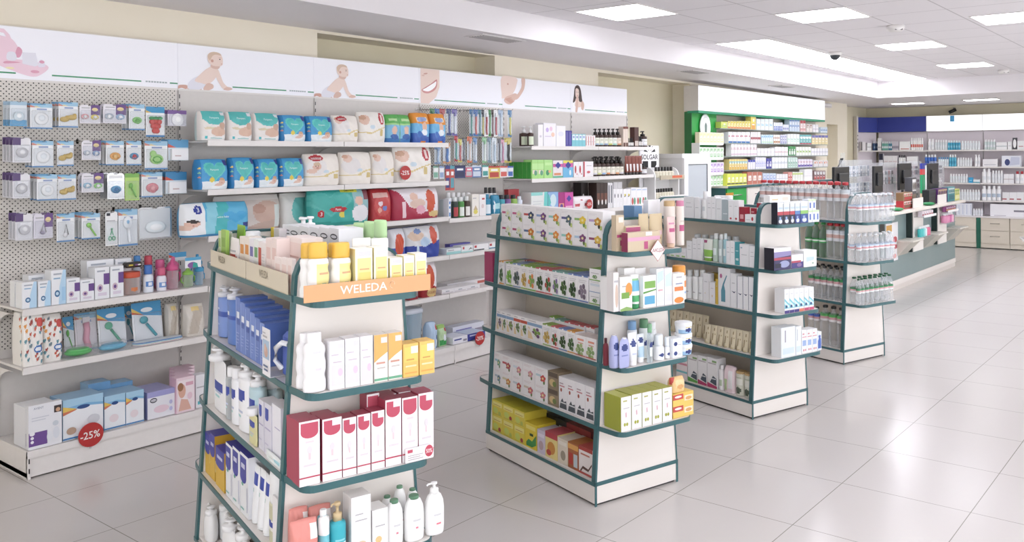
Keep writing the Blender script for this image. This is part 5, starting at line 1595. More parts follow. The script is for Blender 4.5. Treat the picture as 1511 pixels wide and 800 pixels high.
yb1 = box('f0eee6', [('r', .12, .03, .92, .8, 'eee09a'), ('r', .2, .84, .9, .94, 'd6d6e0'), ('r', .25, .55, .8, .58, 'd6ac7d'), ('r', .2, .2, .9, .5, 'ecd97f'), ('e', .75, .1, .08, .04, 'c98a3f')], side='efe6b0', top='f1ede0', d=.06)
row(sh, [('tall pale yellow carton', yb1, 524, 550, 367.5), ('tall pale yellow carton', yb1, 551.6, 573, 366), ('short pale yellow carton', yb1, 575.3, 594.4, 381.5), ('short pale yellow carton', yb1, 595.5, 611.8, 378), ('short pale yellow carton', yb1, 612.2, 630, 375)], 'pale yellow cartons')
cardt = box('f1eee6', [('r', .1, .2, .9, .75, 'e6bd6a'), ('r', .2, .35, .8, .5, 'f0dcae')], d=.004, name='tag_card', cat='card')
row(sh, [('small orange-trimmed card standing behind the cartons', cardt, 520, 547, 352, {'ins': .085, 'd': .003}), ('small orange-trimmed card standing behind the cartons', cardt, 548, 571, 352, {'ins': .085, 'd': .003})])
m = MB(); a0, a1 = .05, .47
m.box(a0, a1, -.002, .001, 0, .052, 'e0a878'); m.text(.24, .028, .026, 'WELEDA', 'f6efe6', -.0026, .155)
m.tube([(.335 + .008 * math.cos(k), -.0026, .03 + .012 * math.sin(k)) for k in [i * .7 for i in range(8)]], .0012, 'ecc9a6', 4)
z = GA.end_z[3]
p = GA.w(0, -ES - .0015); t = m.build('header_strip', None, (p.x, p.y, z + .001), GA.a); tag(t, 'orange strip with white lettering on the nearest gondola top end shelf', 'shelf strip')

pl = "on nearest gondola's second end shelf"
sh = end_shelf(GA, 2, pl)
ww = bottle('f2f1f2', 'f3f2f3', [('r', .3, .2, .8, .7, 'ebe9ee'), ('r', .4, .45, .7, .48, 'd9d3dc'), ('r', .35, .8, .7, .86, 'd9d9e2')], 'wavy', .17, .62)
wl_ = box('f0eef1', [('r', .55, .84, .95, .94, 'd9d9e4'), ('r', .1, .7, .6, .73, 'd0c7d2'), ('r', .1, .08, .9, .5, 'e6dcea'), ('e', .7, .35, .16, .08, 'dcc6d8'), ('r', .2, .55, .8, .58, 'cfc5cf')], d=.055)
og = box('f2ede6', [('p', [(0, 1), (1, 1), (1, .62), (.45, .52), (0, .42)], 'e9b166'), ('r', .5, .82, .95, .94, 'e2dcd9'), ('r', .15, .38, .8, .42, 'cf9a8a'), ('r', 0, .03, 1, .08, '6fae8d'), ('r', .2, .28, .8, .31, 'c9c0bd')], d=.05)
oo = box('ecc06a', [('r', .1, .45, .92, .9, 'efcf6f'), ('r', .5, .7, .95, .92, 'e9e2d6'), ('r', .15, .3, .85, .35, 'f0dcae'), ('r', .1, .1, .9, .14, 'e6a75a'), ('r', .2, .5, .7, .54, 'cf9f58')], d=.06)
row(sh, [('white wavy bottle', ww, 440, 470, 493, {'ins': .075, 'd': .045, 'wh': 'in back row'}), ('white wavy bottle', ww, 450.5, 485, 492.5, {'ins': .014, 'd': .05}), ('white carton with lilac print', wl_, 486.3, 508.8, 504), ('white carton with lilac print', wl_, 509.2, 531, 500), ('white carton with lilac print', wl_, 531.4, 550.4, 496.5),
 ('orange and white carton with green foot', og, 551.8, 572.5, 494.5), ('orange and white carton with green foot', og, 573, 593.5, 491.5), ('orange carton', oo, 594.6, 618, 508), ('orange carton', oo, 618.6, 641.5, 504)])

pl = "on nearest gondola's third end shelf"
sh = end_shelf(GA, 1, pl)
RD = 'bf5066'
rdx = box('f0ecee', [('r', .08, .82, .92, .97, RD), ('e', .5, .82, .42, .09, RD), ('e', .5, .55, .12, .06, 'dfd9de'), ('r', .3, .66, .7, .69, 'e0d3d8'), ('r', .45, .4, .55, .5, 'e9cdd3'), ('r', 0, .12, 1, .14, 'bb4358'), ('r', .2, .3, .8, .33, 'ddd5da')], side='a93f55', top='a4485c', d=.06)
rdw = box('f0ecee', [('r', .08, .82, .92, .97, RD), ('e', .5, .82, .42, .09, RD), ('r', .5, .88, .92, .97, 'e6dfe6'), ('e', .5, .55, .12, .06, 'dfd9de'), ('r', .45, .4, .55, .5, 'e9cdd3'), ('r', 0, .12, 1, .14, 'bb4358'), ('r', .2, .3, .8, .33, 'ddd5da')], side='a93f55', top='a4485c', d=.06)
row(sh, [('white carton with crimson crest', s_, a, b, v) for s_, a, b, v in ((rdx, 441, 472.3, 622), (rdw, 475.3, 504.8, 618), (rdw, 505.3, 526.2, 617), (rdw, 526.7, 547, 612), (rdw, 547.6, 567.7, 607), (rdw, 568.2, 592.4, 590), (rdx, 593, 616.8, 586.5), (rdw, 617.2, 640, 580.5))], 'crimson crest cartons')
row(sh, [('white carton with crimson crest', rdx, 431.5, 462, 617, {'ins': .078, 'wh': 'in back row', 'd': .058}), ('white carton with crimson crest', rdx, 466, 494, 613, {'ins': .078, 'wh': 'in back row', 'd': .058}), ('white carton with crimson crest', rdx, 541, 560, 582, {'ins': .078, 'wh': 'in back row', 'd': .058}), ('white carton with crimson crest', rdx, 561, 585, 583, {'ins': .078, 'wh': 'in back row', 'd': .058}), ('white carton with crimson crest', rdx, 588, 637, 578, {'n': 2, 'ins': .078, 'wh': 'in back row', 'd': .058})], 'crimson crest cartons')
m = MB(); m.box(0, .10, -.002, 0, 0, .046, 'f1ecee')
m.decals([('e', .84, .55, .15, .42, 'c0485c'), ('t', .84, .55, .3, '50%', 'f3e6e8', .22), ('r', .07, .68, .25, .9, RD), *lines(.08, .62, .5, 3, .14, 'b9b0b5', .05)], 0, .10, 0, .046, -.002)
q = on_plane(598, 676, GA.w(0, -ES + .006), GA.s)
t = m.build('price_card', None, (q.x, q.y, GA.end_z[1] + .002), GA.a); tag(t, "white price card with crimson 50% disc on nearest gondola's third end shelf", 'price card')

pl = "on nearest gondola's fourth end shelf"
sh = end_shelf(GA, 0, pl)
salm = pouch('dd8f86', [('r', .12, .2, .42, .5, 'c9685f'), ('r', .7, .62, .98, .92, 'efe6e4'), ('r', .1, .5, .6, .56, 'ecc6b4'), ('r', .55, .06, .68, .5, 'ecc6bd')], .05, 'refill_pouch', 'pouch', nx=22, nz=22, top=.12, crump=.003, texts=((.30, .42, .16, '15', 'a33f3a'),))
row(sh, [('salmon pouch', salm, 429, 458, 752, {'ins': .09, 'd': .045, 'wh': 'in back row'}), ('salmon pouch', salm, 458, 492, 748, {'ins': .09, 'd': .045, 'wh': 'in back row'}), ('salmon pouch', salm, 431, 472, 770, {'ins': .016, 'd': .05})])
wc = bottle('f3f3f2', '5f8a6d', [('r', .2, .15, .8, .6, 'efeff0'), ('p', [(.25, .28), (.5, .36), (.75, .3), (.5, .3)], 'd87f8f'), ('r', .3, .5, .7, .53, 'd0d0d3')], 'lotion', .05, .48)
row(sh, [('white and aqua bottle', bottle('79c3cf', 'f0f0f0', [('r', 0, .62, 1, 1, 'f0f0f0'), ('r', .2, .3, .8, .35, 'd6eef0')], 'straight', .1, .6), 472.8, 490, 756, {'ins': .02, 'd': .05}),
 ('aqua spray bottle with gold pump', bottle('3fb0bf', 'cbb48c', [('r', .1, .05, .9, .5, 'eef3f3'), ('r', .2, .55, .8, .6, '8fd6dd')], 'straight', .3, .55, pump=True), 491, 514.5, 745, {'ins': .014, 'd': .055}),
 ('tall white carton with fruit print', box('f0efee', [('e', .5, .22, .25, .05, 'dfc9a3'), ('r', .2, .6, .8, .62, LINE), ('r', .2, .7, .6, .72, LINE)], side='e6e4e4', d=.07), 518, 547.7, 733, {'ins': .02}),
 ('low white carton with fruit print', box('f0efee', [('e', .4, .3, .2, .08, 'dfc18a'), ('r', .2, .6, .8, .63, LINE)], side='e6e4e4', d=.07), 549, 573, 752, {'ins': .02}),
 ('white bottle with green lid', wc, 573.7, 599, 741, {'ins': .014, 'd': .05}), ('white bottle with green lid', wc, 601, 630, 734, {'ins': .014, 'd': .05}),
 ('white bottle with green lid', wc, 566, 585, 735, {'ins': .09, 'd': .045, 'wh': 'in back row'}), ('white bottle with green lid', wc, 585, 603, 720, {'ins': .09, 'd': .045, 'wh': 'in back row'}), ('white bottle with green lid', wc, 604, 622, 724, {'ins': .09, 'd': .045, 'wh': 'in back row'}),
 ('white pump bottle', bottle('f3f3f2', 'f3f3f2', [('p', [(.25, .25), (.5, .32), (.75, .26), (.5, .26)], 'd8707f'), ('r', .3, .5, .7, .53, 'd0d0d3')], 'lotion', .2, .42, pump=True), 632, 659.5, 715, {'ins': .014, 'd': .05})])
# ------------------------------------------------------------------ third gondola
pl = "on third gondola's top side shelf"
sh = side_shelf(GC, 4, pl)
def wbx(*dec, side=None, d=.05, base='edeef0', top=None): return box(base, list(dec), side=side, d=d, top=top)
gr = ('r', .2, .5, .8, .53, 'bfc2c6'); gr2 = ('r', .25, .7, .7, .73, 'c9cbce')
row(sh, [
 ('white carton', wbx(gr, gr2), 1009, 1024, 291), ('white carton', wbx(gr), 1024.5, 1032, 292),
 ('white bottle with tall cap', bottle('f0f1f2', 'f2f3f4', [('r', .3, .4, .7, .6, 'd3d9dc')], 'straight', .25, .7), 1032.3, 1043, 283),
 ('white carton', wbx(gr, gr2), 1043.3, 1056, 291, {'n': 2}), ('pale carton', wbx(gr, base='e6e9ea'), 1056.3, 1064.8, 293),
 ('grey-blue carton', wbx(('r', .2, .3, .9, .34, 'dfe5e7'), base='a9b7bc'), 1065, 1074, 295),
 ('white carton with small red mark', wbx(gr2, ('e', .5, .12, .2, .05, 'b5434a')), 1074.3, 1090, 296, {'n': 2}),
 ('dark red carton', wbx(('r', .2, .2, .8, .5, 'd9a3a6'), base='9c2f3d'), 1090.5, 1098.8, 306), ('white low carton with red drop', wbx(('e', .7, .45, .1, .25, 'b5434a'), ('r', .1, .3, .5, .36, LINE)), 1099.2, 1115, 317),
 ('small dark red carton lying on top', wbx(('r', .1, .3, .6, .5, 'd9a3a6'), base='9c2f3d'), 1099.5, 1108, 306, {'z': .048, 'h': .04}),
 ('red and white carton lying on top', wbx(('r', 0, .6, 1, 1, '9c2f3d'), ('r', .2, .1, .8, .4, 'd6b5b5')), 1108.3, 1117.5, 291, {'z': .048, 'h': .075})])
sh = back_shelf(GC, 4, "behind third gondola's centre panel")
row(sh, [('white round jar', jar('f0f0f1', 'f2f2f3'), 1052, 1076, 289, {'n': 3, 'ins': .05, 'd': .05})])
pl = "on third gondola's second side shelf"
sh = side_shelf(GC, 3, pl)
clr = lambda c, cap: bottle(c, cap, [('r', .15, .3, .85, .6, 'dfe9e8')], 'straight', .18, .6)
row(sh, [
 ('white and green carton', wbx(gr, ('r', .2, .05, .8, .2, '9cc47a')), 988, 1012.5, 367, {'n': 3}), ('white carton', wbx(gr, gr2), 1013, 1021, 356), ('slim white carton', wbx(gr, gr2), 1021.5, 1035, 352, {'n': 2}),
 ('white and green squeeze tube', tube_('e9eee6', '7fae45', [('r', .0, .1, 1, .45, '8fc25a'), ('e', .25, .85, .2, .08, 'a8507f')]), 1035.5, 1049, 353, {'d': .04}),
 ('grey-green clear bottle', clr('b5c7bb', 'e6e9e8'), 1049.3, 1057.3, 345), ('grey clear bottle', clr('b9c6c7', 'e6e9e8'), 1057.8, 1065, 346), ('aqua clear bottle', clr('9cc3cc', 'dfeaec'), 1065.2, 1071, 345),
 ('white carton', wbx(gr, gr2), 1071.3, 1084, 356, {'n': 2}), ('teal carton', wbx(('r', .2, .2, .8, .3, 'd6ecec'), ('r', .2, .6, .8, .64, 'bfe0e2'), base='4ba0a9'), 1084.3, 1091, 358),
 ('broad white carton', wbx(gr, ('r', .1, .8, .3, .86, '9fb5c9')), 1091.3, 1105, 361), ('white carton', wbx(gr, gr2), 1105.3, 1114.5, 364)])
row(sh, [('grey-capped clear bottle', clr('c3cdd0', 'dde3e5'), 1020, 1088, 346, {'n': 6, 'ins': .09, 'd': .05, 'vt2': 350, 'wh': 'in back row'})])
pl = "on third gondola's third side shelf"
sh = side_shelf(GC, 2, pl)
row(sh, [
 ('white bottle with pale cap', bottle('eef0f0', 'dfe3e3', [('r', .3, .3, .7, .34, LINE)], 'straight', .2, .6), 1000, 1018, 399, {'n': 2}), ('white bottle with pale cap', bottle('eef0f0', 'dfe3e3', [('r', .3, .3, .7, .34, LINE)], 'straight', .2, .6), 1019, 1037, 399, {'n': 2}),
 ('white carton', wbx(gr2, ('r', .3, .3, .4, .33, 'd9c36a')), 1037.3, 1046, 404), ('white and gold carton', wbx(gr2, ('r', .45, .3, .55, .4, 'd9b45a'), side='d9b94f'), 1046.5, 1055.5, 417), ('gold carton', wbx(gr2, base='d9b94f'), 1056, 1059.2, 412),
 ('white carton picturing a teal bottle', wbx(('p', [(.25, .1), (.6, .1), (.6, .4), (.5, .55), (.75, .8), (.7, .82), (.4, .58), (.25, .4)], '5f98a9'), ('e', .25, .78, .1, .06, 'b56a94')), 1059.5, 1077.3, 396),
 ('white carton with black mark', wbx(('p', [(.15, .48), (.6, .42), (.85, .48), (.6, .46)], '3a4260'), gr2), 1077.7, 1087, 404), ('white carton with navy edge', wbx(('r', 0, 0, .06, 1, '3a4a78'), ('p', [(.15, .48), (.6, .42), (.85, .48), (.6, .46)], '3a4260')), 1087.5, 1112.5, 408, {'n': 3, 'vt2': 410}),
 ('gold carton', wbx(base='cfae48'), 1046, 1060, 404, {'ins': .085, 'wh': 'in back row'})])
pl = "on third gondola's fourth side shelf"
sh = side_shelf(GC, 1, pl)
crt = tube_('d8cdb2', 'e6e0d0', [('p', [(.3, .1), (.45, .1), (.7, .85), (.6, .85)], '9a8a66'), ('r', .2, .02, .8, .08, 'c4b68f'), ('p', [(.3, .5), (.8, .55), (.8, .52), (.3, .47)], 'b3a47d')], caph=.03)
row(sh, [('tall cream tube', crt, 985, 1043, 456, {'n': 6, 'ins': .085, 'd': .045, 'vt2': 467, 'wh': 'in back row'}), ('cream tube', crt, 1036.5, 1111, 478, {'n': 8, 'd': .045, 'vt2': 492, 'wh': 'in front row'})], 'cream tubes')
pl = "on third gondola's bottom side shelf"
sh = side_shelf(GC, 0, pl)
def wg(c): return box('ecebeb', [('r', .1, .8, .9, .84, 'b9b2b5'), ('r', .5, .86, .95, .93, '8fb07a'), ('p', [(0, 0), (1, 0), (1, .08), (0, .16)], c), ('p', [(.3, .18), (.95, .1), (.95, .34), (.6, .42)], '4a5560'), ('r', .4, .3, .9, .33, 'e3e4e6')], d=.08)
can = bottle('d3d3c4', 'b79b6a', [('e', .5, .25, .3, .15, '4f5a4a'), ('r', .1, .5, .9, .75, 'e6e6dc'), ('r', .2, .78, .8, .82, 'a9b59a')], 'cyl', .08, 1.0, name='tin_can', cat='tin')
row(sh, [('white and pink pack', wbx(('r', 0, .3, 1, .4, '7fc0c4'), ('r', 0, .7, 1, .8, 'c98a98'), base='e6dcdc'), 998, 1014, 530), ('tall white carton with plant print', wg('6fae5a'), 1015, 1029.2, 524), ('tall white carton with plant print', wg('b5406a'), 1029.6, 1043, 526), ('tall white carton with plant print', wg('b5406a'), 1043.5, 1058, 529),
 ('white bottle', bottle('eceaea', 'f0f0f0', [('r', .3, .2, .8, .5, 'b9c9b0')], 'straight', .15, .5), 1058.5, 1066, 540), ('pink and white film pack', pouch('e9d5d9', [('r', .1, .1, .4, .5, 'b9cf9a'), ('r', .5, .2, .9, .8, 'eceaea')], .06, 'film_pack', 'pack', nx=16, nz=12, top=.4, crump=.002), 1066.5, 1082, 541),
 ('tin can with bronze lid', can, 1082.5, 1095, 549, {}), ('tin can with bronze lid', can, 1095.4, 1107.3, 552, {})])

pl = "on third gondola's top end shelf"
sh = end_shelf(GC, 3, pl)
def paste(foot, mid, blk='23263c'): return box('e6ecf5', [('r', 0, 0, 1, .42, blk), ('r', 0, .42, 1, .58, mid), ('e', .5, .14, .3, .1, 'd8dce8'), ('r', .3, .2, .6, .34, '8fa5cf'), ('r', .0, .92, 1, 1, 'f2f4f8'), ('r', .1, .68, .9, .78, 'c4d3e8')], side='1f2230', d=.05)
PX = [1147, 1156, 1165.4, 1173, 1181, 1192.5]
pc = [('b5434e', '23263c'), ('b5434e', '23263c'), ('b5434e', '23263c'), ('5f86bd', '2f3f86'), ('8fc26a', '2f4a8f')]
row(sh, [('blue and black toothpaste carton', paste('', *pc[i]), PX[i] + .2, PX[i + 1] - .2, 300, {'h': .135}) for i in range(5)], 'toothpaste cartons on the top end shelf')
row(sh, [('small white and blue carton', box('e9eef4', [('r', .3, .2, .7, .7, '4a68b5'), ('r', 0, .85, 1, 1, 'c9dfb5')], d=.05), a, b, v, o) for a, b, v, o in ((1192.8, 1198.4, 312, {'h': .075}), (1198.6, 1204, 312, {'h': .075}), (1204.2, 1209, 312, {'h': .075}), (1192.8, 1198.4, 298, {'h': .07, 'z': .076, 'wh': 'in upper row'}), (1198.6, 1204, 298, {'h': .07, 'z': .076, 'wh': 'in upper row'}))], 'small blue and white cartons')
row(sh, [('white carton lying across the toothpaste', box('eeeeee', [('r', .1, .3, .4, .5, 'd8c39a'), ('r', .6, .2, .9, .7, 'e0d0c4')], d=.05), 1136, 1166, 287, {'z': .137, 'h': .042, 'ins': .03})])
pl = "on third gondola's second end shelf"
sh = end_shelf(GC, 2, pl)
row(sh, [('large navy and white carton', box('3a3560', [('r', 0, .82, 1, 1, 'ece9ee'), ('r', 0, .45, 1, .56, 'b0495a'), ('p', [(0, .56), (1, .62), (1, .82), (0, .82)], '8f86b5'), ('e', .6, .25, .3, .16, '9aa0c4'), ('r', .05, .1, .4, .3, '23223a')], side='23222e', top='efeeee', d=.08), 1142, 1167.3, 366), ('small navy and white carton', box('e6e3e9', [('r', 0, 0, 1, .45, '4a4280'), ('r', 0, .4, .8, .55, 'b0495a'), ('e', .65, .22, .2, .14, '8a6f9c')], d=.08), 1167.8, 1185.3, 376), ('white carton with pale blue swirl', box('eef0f2', [('p', [(.2, .3), (.8, .4), (.8, .6), (.2, .6)], 'c3d8e8'), ('e', .7, .2, .08, .06, '9fb5a5')], d=.08), 1186, 1205, 370)])
pl = "on third gondola's third end shelf"
sh = end_shelf(GC, 1, pl)
def diag(f): return box('ecedef', [('p', [(0, .2), (1, .2), (1, .38), (0, .62)], '7fc6d4'), ('p', [(0, .4), (1, .2), (1, .3), (0, .52)], 'd6eef2'), ('e', .4, .28, .2, .06, '3a4a78'), ('r', 0, 0, 1, .12, f), ('r', .2, .78, .7, .82, 'd3d6da')], d=.08)
row(sh, [('white and turquoise carton with %s foot' % n, diag(f), 1157.5 + 7.25 * i, 1164.6 + 7.25 * i, 427 - .6 * i) for i, (f, n) in enumerate((('4a3f80', 'purple'), ('4a3f80', 'purple'), ('4a3f80', 'purple'), ('d9826a', 'orange'), ('c4597a', 'pink'), ('c4597a', 'pink')))], 'white and turquoise cartons')
pl = "on third gondola's fourth end shelf"
sh = end_shelf(GC, 0, pl)
pbx = box('e6edf3', [('r', .25, .5, .33, .9, '9f9aa8'), ('r', .1, .1, .9, .3, 'd3e2ec')], d=.08, side='eceff2')
bsq = box('eef0f2', [('r', .15, .32, .85, .56, '9db4dc'), ('r', .1, .68, .9, .72, 'd59aa0'), ('r', .15, .8, .5, .86, 'd59aa0'), ('e', .35, .14, .15, .05, 'd59aa0'), ('e', .7, .14, .12, .05, 'd59aa0')], d=.07)
row(sh, [('broad pale blue carton', pbx, 1152.5, 1173.7, 483), ('slim pale blue carton', pbx, 1174.2, 1182.5, 482), ('white carton with blue square', bsq, 1183, 1206, 488, {'n': 3, 'vt2': 485}), ('white and deep blue carton', box('e6ebf3', [('p', [(.1, .1), (.9, .1), (.9, .6), (.5, .8), (.1, .5)], '4a68b5'), ('e', .5, .75, .3, .08, '5f6fae')], d=.05), 1206.3, 1212.3, 490)])

# ------------------------------------------------------------------ water gondola
WL = ['e9eef3', 'd9a0a6', 'e9eef3', 'b9cde3']
RC, GRN = 'b8323a', '1f5a3c'
pl = "on water gondola's top side shelf"
sh = side_shelf(GD, 3, pl)
caps = [1122.8, 1132.8, 1141.6, 1151, 1160.5, 1170, 1179.9, 1190, 1200, 1210.8, 1222, 1232, 1243.5]
tt = []
big = water(RC, lab=['d9dce0', 'c9a7a0', 'e3e6e9', 'cfd6dc'], lz=(.50, .80), cr=.74)
for i, c in enumerate(caps):
    wpx = (caps[i + 1] - c if i < 12 else 11.0)
    row(sh, [('large clear water bottle with red cap', big, c - wpx * .48, c + wpx * .48, 274.5, {'ins': .02, 'h': .305 if i != 10 else .303})], 'red-capped water bottles on the top shelf')
for i in (8, 10, 11): row(sh, [('large clear water bottle with red cap', big, caps[i] - 5, caps[i] + 5, 275, {'ins': .12, 'h': .305, 'wh': 'in back row'})], 'red-capped water bottles on the top shelf')
pl = "on water gondola's second side shelf"
sh = side_shelf(GD, 2, pl)
row(sh, [('large green bottle', water('2f8f45', 'greenpet', lab=['3f9a55', 'e9efe9', '3f9a55', '2f7a42'], lz=(.42, .55)), 1185, 1216, 330, {'n': 3, 'ins': .02, 'h': .283})])
row(sh, [('clear water bottle with red cap', big, 1216.5, 1246.5, 333, {'n': 3, 'ins': .02, 'h': .285})], 'red-capped water bottles on the second shelf')


pl = "on water gondola's third side shelf"
sh = side_shelf(GD, 1, pl)
wsm = water('2b2f2e', lab=['e6e3e4', 'c99aa0', '4a8f5f', '3f8a55'], lz=(.44, .66))
row(sh, [('clear water bottle with black cap', wsm, 1190, 1246, 394, {'n': 6, 'ins': .02, 'h': .262})], 'black-capped water bottles on the third shelf')
row(sh, [('clear water bottle with black cap', wsm, 1196, 1244, 394, {'n': 5, 'ins': .11, 'h': .262, 'wh': 'in back row'})], 'black-capped water bottles on the third shelf')
pl = "on water gondola's bottom side shelf"
sh = side_shelf(GD, 0, pl)
wg_ = water('2b2f2e', lab=['e6e3e4', 'c99aa0', '5fae5f', '4f9a55'], lz=(.62, .80))
wbl = water('2b2f2e', lab=['e6e3e4', 'c99aa0', '4a68c0', '4060b0'], lz=(.62, .80))
row(sh, [('tall water bottle with blue label', wbl, 1190, 1207, 452, {'n': 2, 'ins': .03, 'h': .29}), ('tall water bottle with green label', wg_, 1207, 1244, 450, {'n': 3, 'ins': .02, 'h': .315})], 'tall water bottles at the bottom')
for zi, place, u0, u1, n, h, cap, lab in ((2, "on water gondola's top end shelf", 1261, 1323, 8, .215, 'e6e9ee', ['eef0f2', 'd8a0a6', 'eef2f5', 'c3d6ea']), (1, "on water gondola's second end shelf", 1253, 1323, 9, .215, 'e3e6ea', ['eef0f2', 'd8a0a6', 'eef2f5', 'c3d6ea']), (0, "on water gondola's third end shelf", 1263, 1320, 8, .205, GRN, ['eef0f2', 'dcb0b4', '4f9a6c', '3f8a5c'])):
    sh = end_shelf(GD, zi, place)
    dn = 'small water bottle with dark green cap' if zi == 0 else 'small water bottle with clear cap'
    sp = water(cap, lab=lab, lz=(.44, .62))
    row(sh, [(dn, sp, u0, u1, 300, {'n': n, 'ins': .012, 'h': h, 'wh': 'in front row'})], 'small water bottles on end shelf %d' % (3 - zi))
    row(sh, [(dn, sp, u0 - 2, u1 - 4, 300, {'n': n - 1, 'ins': .078, 'h': h, 'wh': 'in back row'})], 'small water bottles on end shelf %d' % (3 - zi))

# ------------------------------------------------------------------ pharmacy wall stock
def ph(z, place): return Shelf((0, YP), (1, 0), (0, 1), 0, z, place)
def sb(base, *bands, name='medicine_box'): return box(base, [('r', 0, a, 1, b, c) if b - a < .3 else ('r', .12, a, .8, b, c) for a, b, c in bands] + [('r', .2, .3, .7, .36, 'f2f0f0'), ('r', .92, 0, 1, 1, 'b9b5b3'), ('e', .5, .62, .16, .1, 'efeded')], d=.08, name=name)
YG = sb('e3d98a', (.5, .9, 'd9c94a'), (0, .25, 'd98f5a'))
PH = [
 (1.972, 'on first glass shelf', [
  ('lime green medicine box', sb('c9d36a', (.2, .5, '9fbf4a')), 1064, 1074, 180, {}), ('yellow medicine box', YG, 1074, 1107.5, 179, {'n': 8}), ('tall yellow medicine box', sb('e0cf6a', (.0, .4, 'd9a05a')), 1108, 1116, 169.5, {}),
  ('white and pale blue medicine box', sb('e9eef2', (.3, .6, 'b5d3e3'), (.8, .86, 'c9dfe9')), 1116.5, 1141, 176, {'n': 4}), ('white and blue medicine box', sb('e6e9f2', (.0, .55, '5f78c4')), 1142, 1155, 181, {'n': 5}), ('small navy and white box', sb('dfe3ee', (.2, .5, '4a5fae')), 1155.5, 1164, 184, {'n': 3}),
  ('pale blue medicine box', sb('c9d6e6', (.3, .5, '8fa9d0'), (.8, .9, '5f7fb5')), 1165, 1180, 175.5, {'n': 4}), ('red and white medicine box', sb('e6d0cf', (.7, .95, 'b5484f'), (.1, .3, 'd9a3a3')), 1181, 1189, 177, {'n': 2}), ('white and brown medicine box', sb('e6ddd8', (.5, .9, 'b59a90')), 1190, 1199, 183, {'n': 2}),
  ('plain white medicine box', sb('ebe9eb', (.3, .5, 'd0cbd6')), 1199.5, 1208, 184, {'n': 2}), ('blue and white medicine box', sb('d6e3ee', (.3, .7, '5f8fc4')), 1211, 1221, 188, {'n': 4})]),
 (1.786, 'on second glass shelf', [
  ('white medicine box with coloured foot', sb('e6e6e9', (.55, .7, 'c98a94'), (0, .16, '3f6fa5')), 1075, 1107, 195, {'n': 5}), ('dark red and white medicine box', sb('e6dfe0', (.3, .55, '9c3f4a')), 1108, 1122.5, 195, {'n': 6}), ('light blue medicine box', sb('d3e6f0', (.6, .9, '7fb5d3'), (.1, .2, 'b9d6a0')), 1124, 1141, 199, {'n': 6}),
  ('white box with brown dots', sb('e9e3dc', (.55, .72, 'a87a58'), (.1, .3, 'b58a68')), 1141.5, 1151, 199, {'n': 3}), ('lilac medicine box', sb('d6d6e3', (.0, .9, '9a9fc0')), 1151.5, 1161, 199, {'n': 3}), ('white and mint medicine box', sb('e6ebe9', (.2, .6, 'b9d6c9')), 1162, 1180, 198, {'n': 4}),
  ('teal medicine box', sb('6fb5b5', (.6, .8, 'e6e9e9'), (.0, .12, 'b5485a')), 1180.5, 1197.5, 199, {'n': 4}), ('yellow and purple medicine box', sb('e3d3a0', (.75, 1, '6f6fae')), 1198, 1222, 200, {'n': 5})]),
 (1.615, 'on third glass shelf', [
  ('white and pink medicine box', sb('e9e6e8', (.5, .7, 'd0b5bd'), (.1, .2, 'c9b0bd')), 1079, 1117, 212, {'n': 8}), ('plain white medicine box', sb('ebeaec', (.4, .6, 'd9d6dd')), 1117.5, 1143, 219, {'n': 5}), ('white medicine box with red line', sb('e9e6e8', (.4, .46, 'b5686f')), 1143.5, 1163, 217, {'n': 4}),
  ('green medicine box', sb('3f8f4f', (.1, .5, 'dfe6df')), 1164, 1174, 216, {'n': 3}), ('white and green medicine box', sb('e6ebe0', (.3, .6, 'a5c47a')), 1175, 1197, 217, {'n': 5}), ('plain white medicine box, lower', sb('ebeaec', (.4, .6, 'd3d3dc')), 1197.5, 1222, 219, {'n': 6})]),
 (1.437, 'on fourth glass shelf', [
  ('yellow and orange medicine box', sb('e3cf8a', (.0, .4, 'd9b05a'), (.6, .8, '8fc0c4')), 1076, 1103, 235, {'n': 7}), ('white and navy medicine box', sb('e6e6ee', (.75, 1, '3f4aa0')), 1104, 1114.5, 236, {'n': 3}), ('white and lilac medicine box', sb('e3e3ee', (.2, .7, 'b5b9dc')), 1115, 1130.5, 232, {'n': 5}),
  ('navy medicine box', sb('4a4a9a', (.2, .5, 'c9c9e6')), 1131, 1139, 234, {'n': 2}), ('plain white medicine box', sb('e9eaec', (.4, .6, 'c9d0d6')), 1139.5, 1162, 232, {'n': 5}), ('mint medicine box', sb('c4d9cf', (.2, .6, '8fb5a5')), 1163, 1177, 232, {'n': 4}),
  ('white and violet medicine box', sb('e3dcea', (.1, .35, '5f4fa0'), (.6, .7, 'c98a94')), 1178, 1199, 235, {'n': 5}), ('white and orange medicine box', sb('e6e3e3', (.5, .8, 'd99a7a')), 1201, 1222, 237, {'n': 3})]),
]
for z, pl, it in PH:
    row(ph(z, pl), it, 'medicine boxes ' + pl, ins=.01, gap=.006)
sh = Shelf((0, 5.1), (1, 0), (0, 1), 0, 1.24, 'on medicine wall worktop')
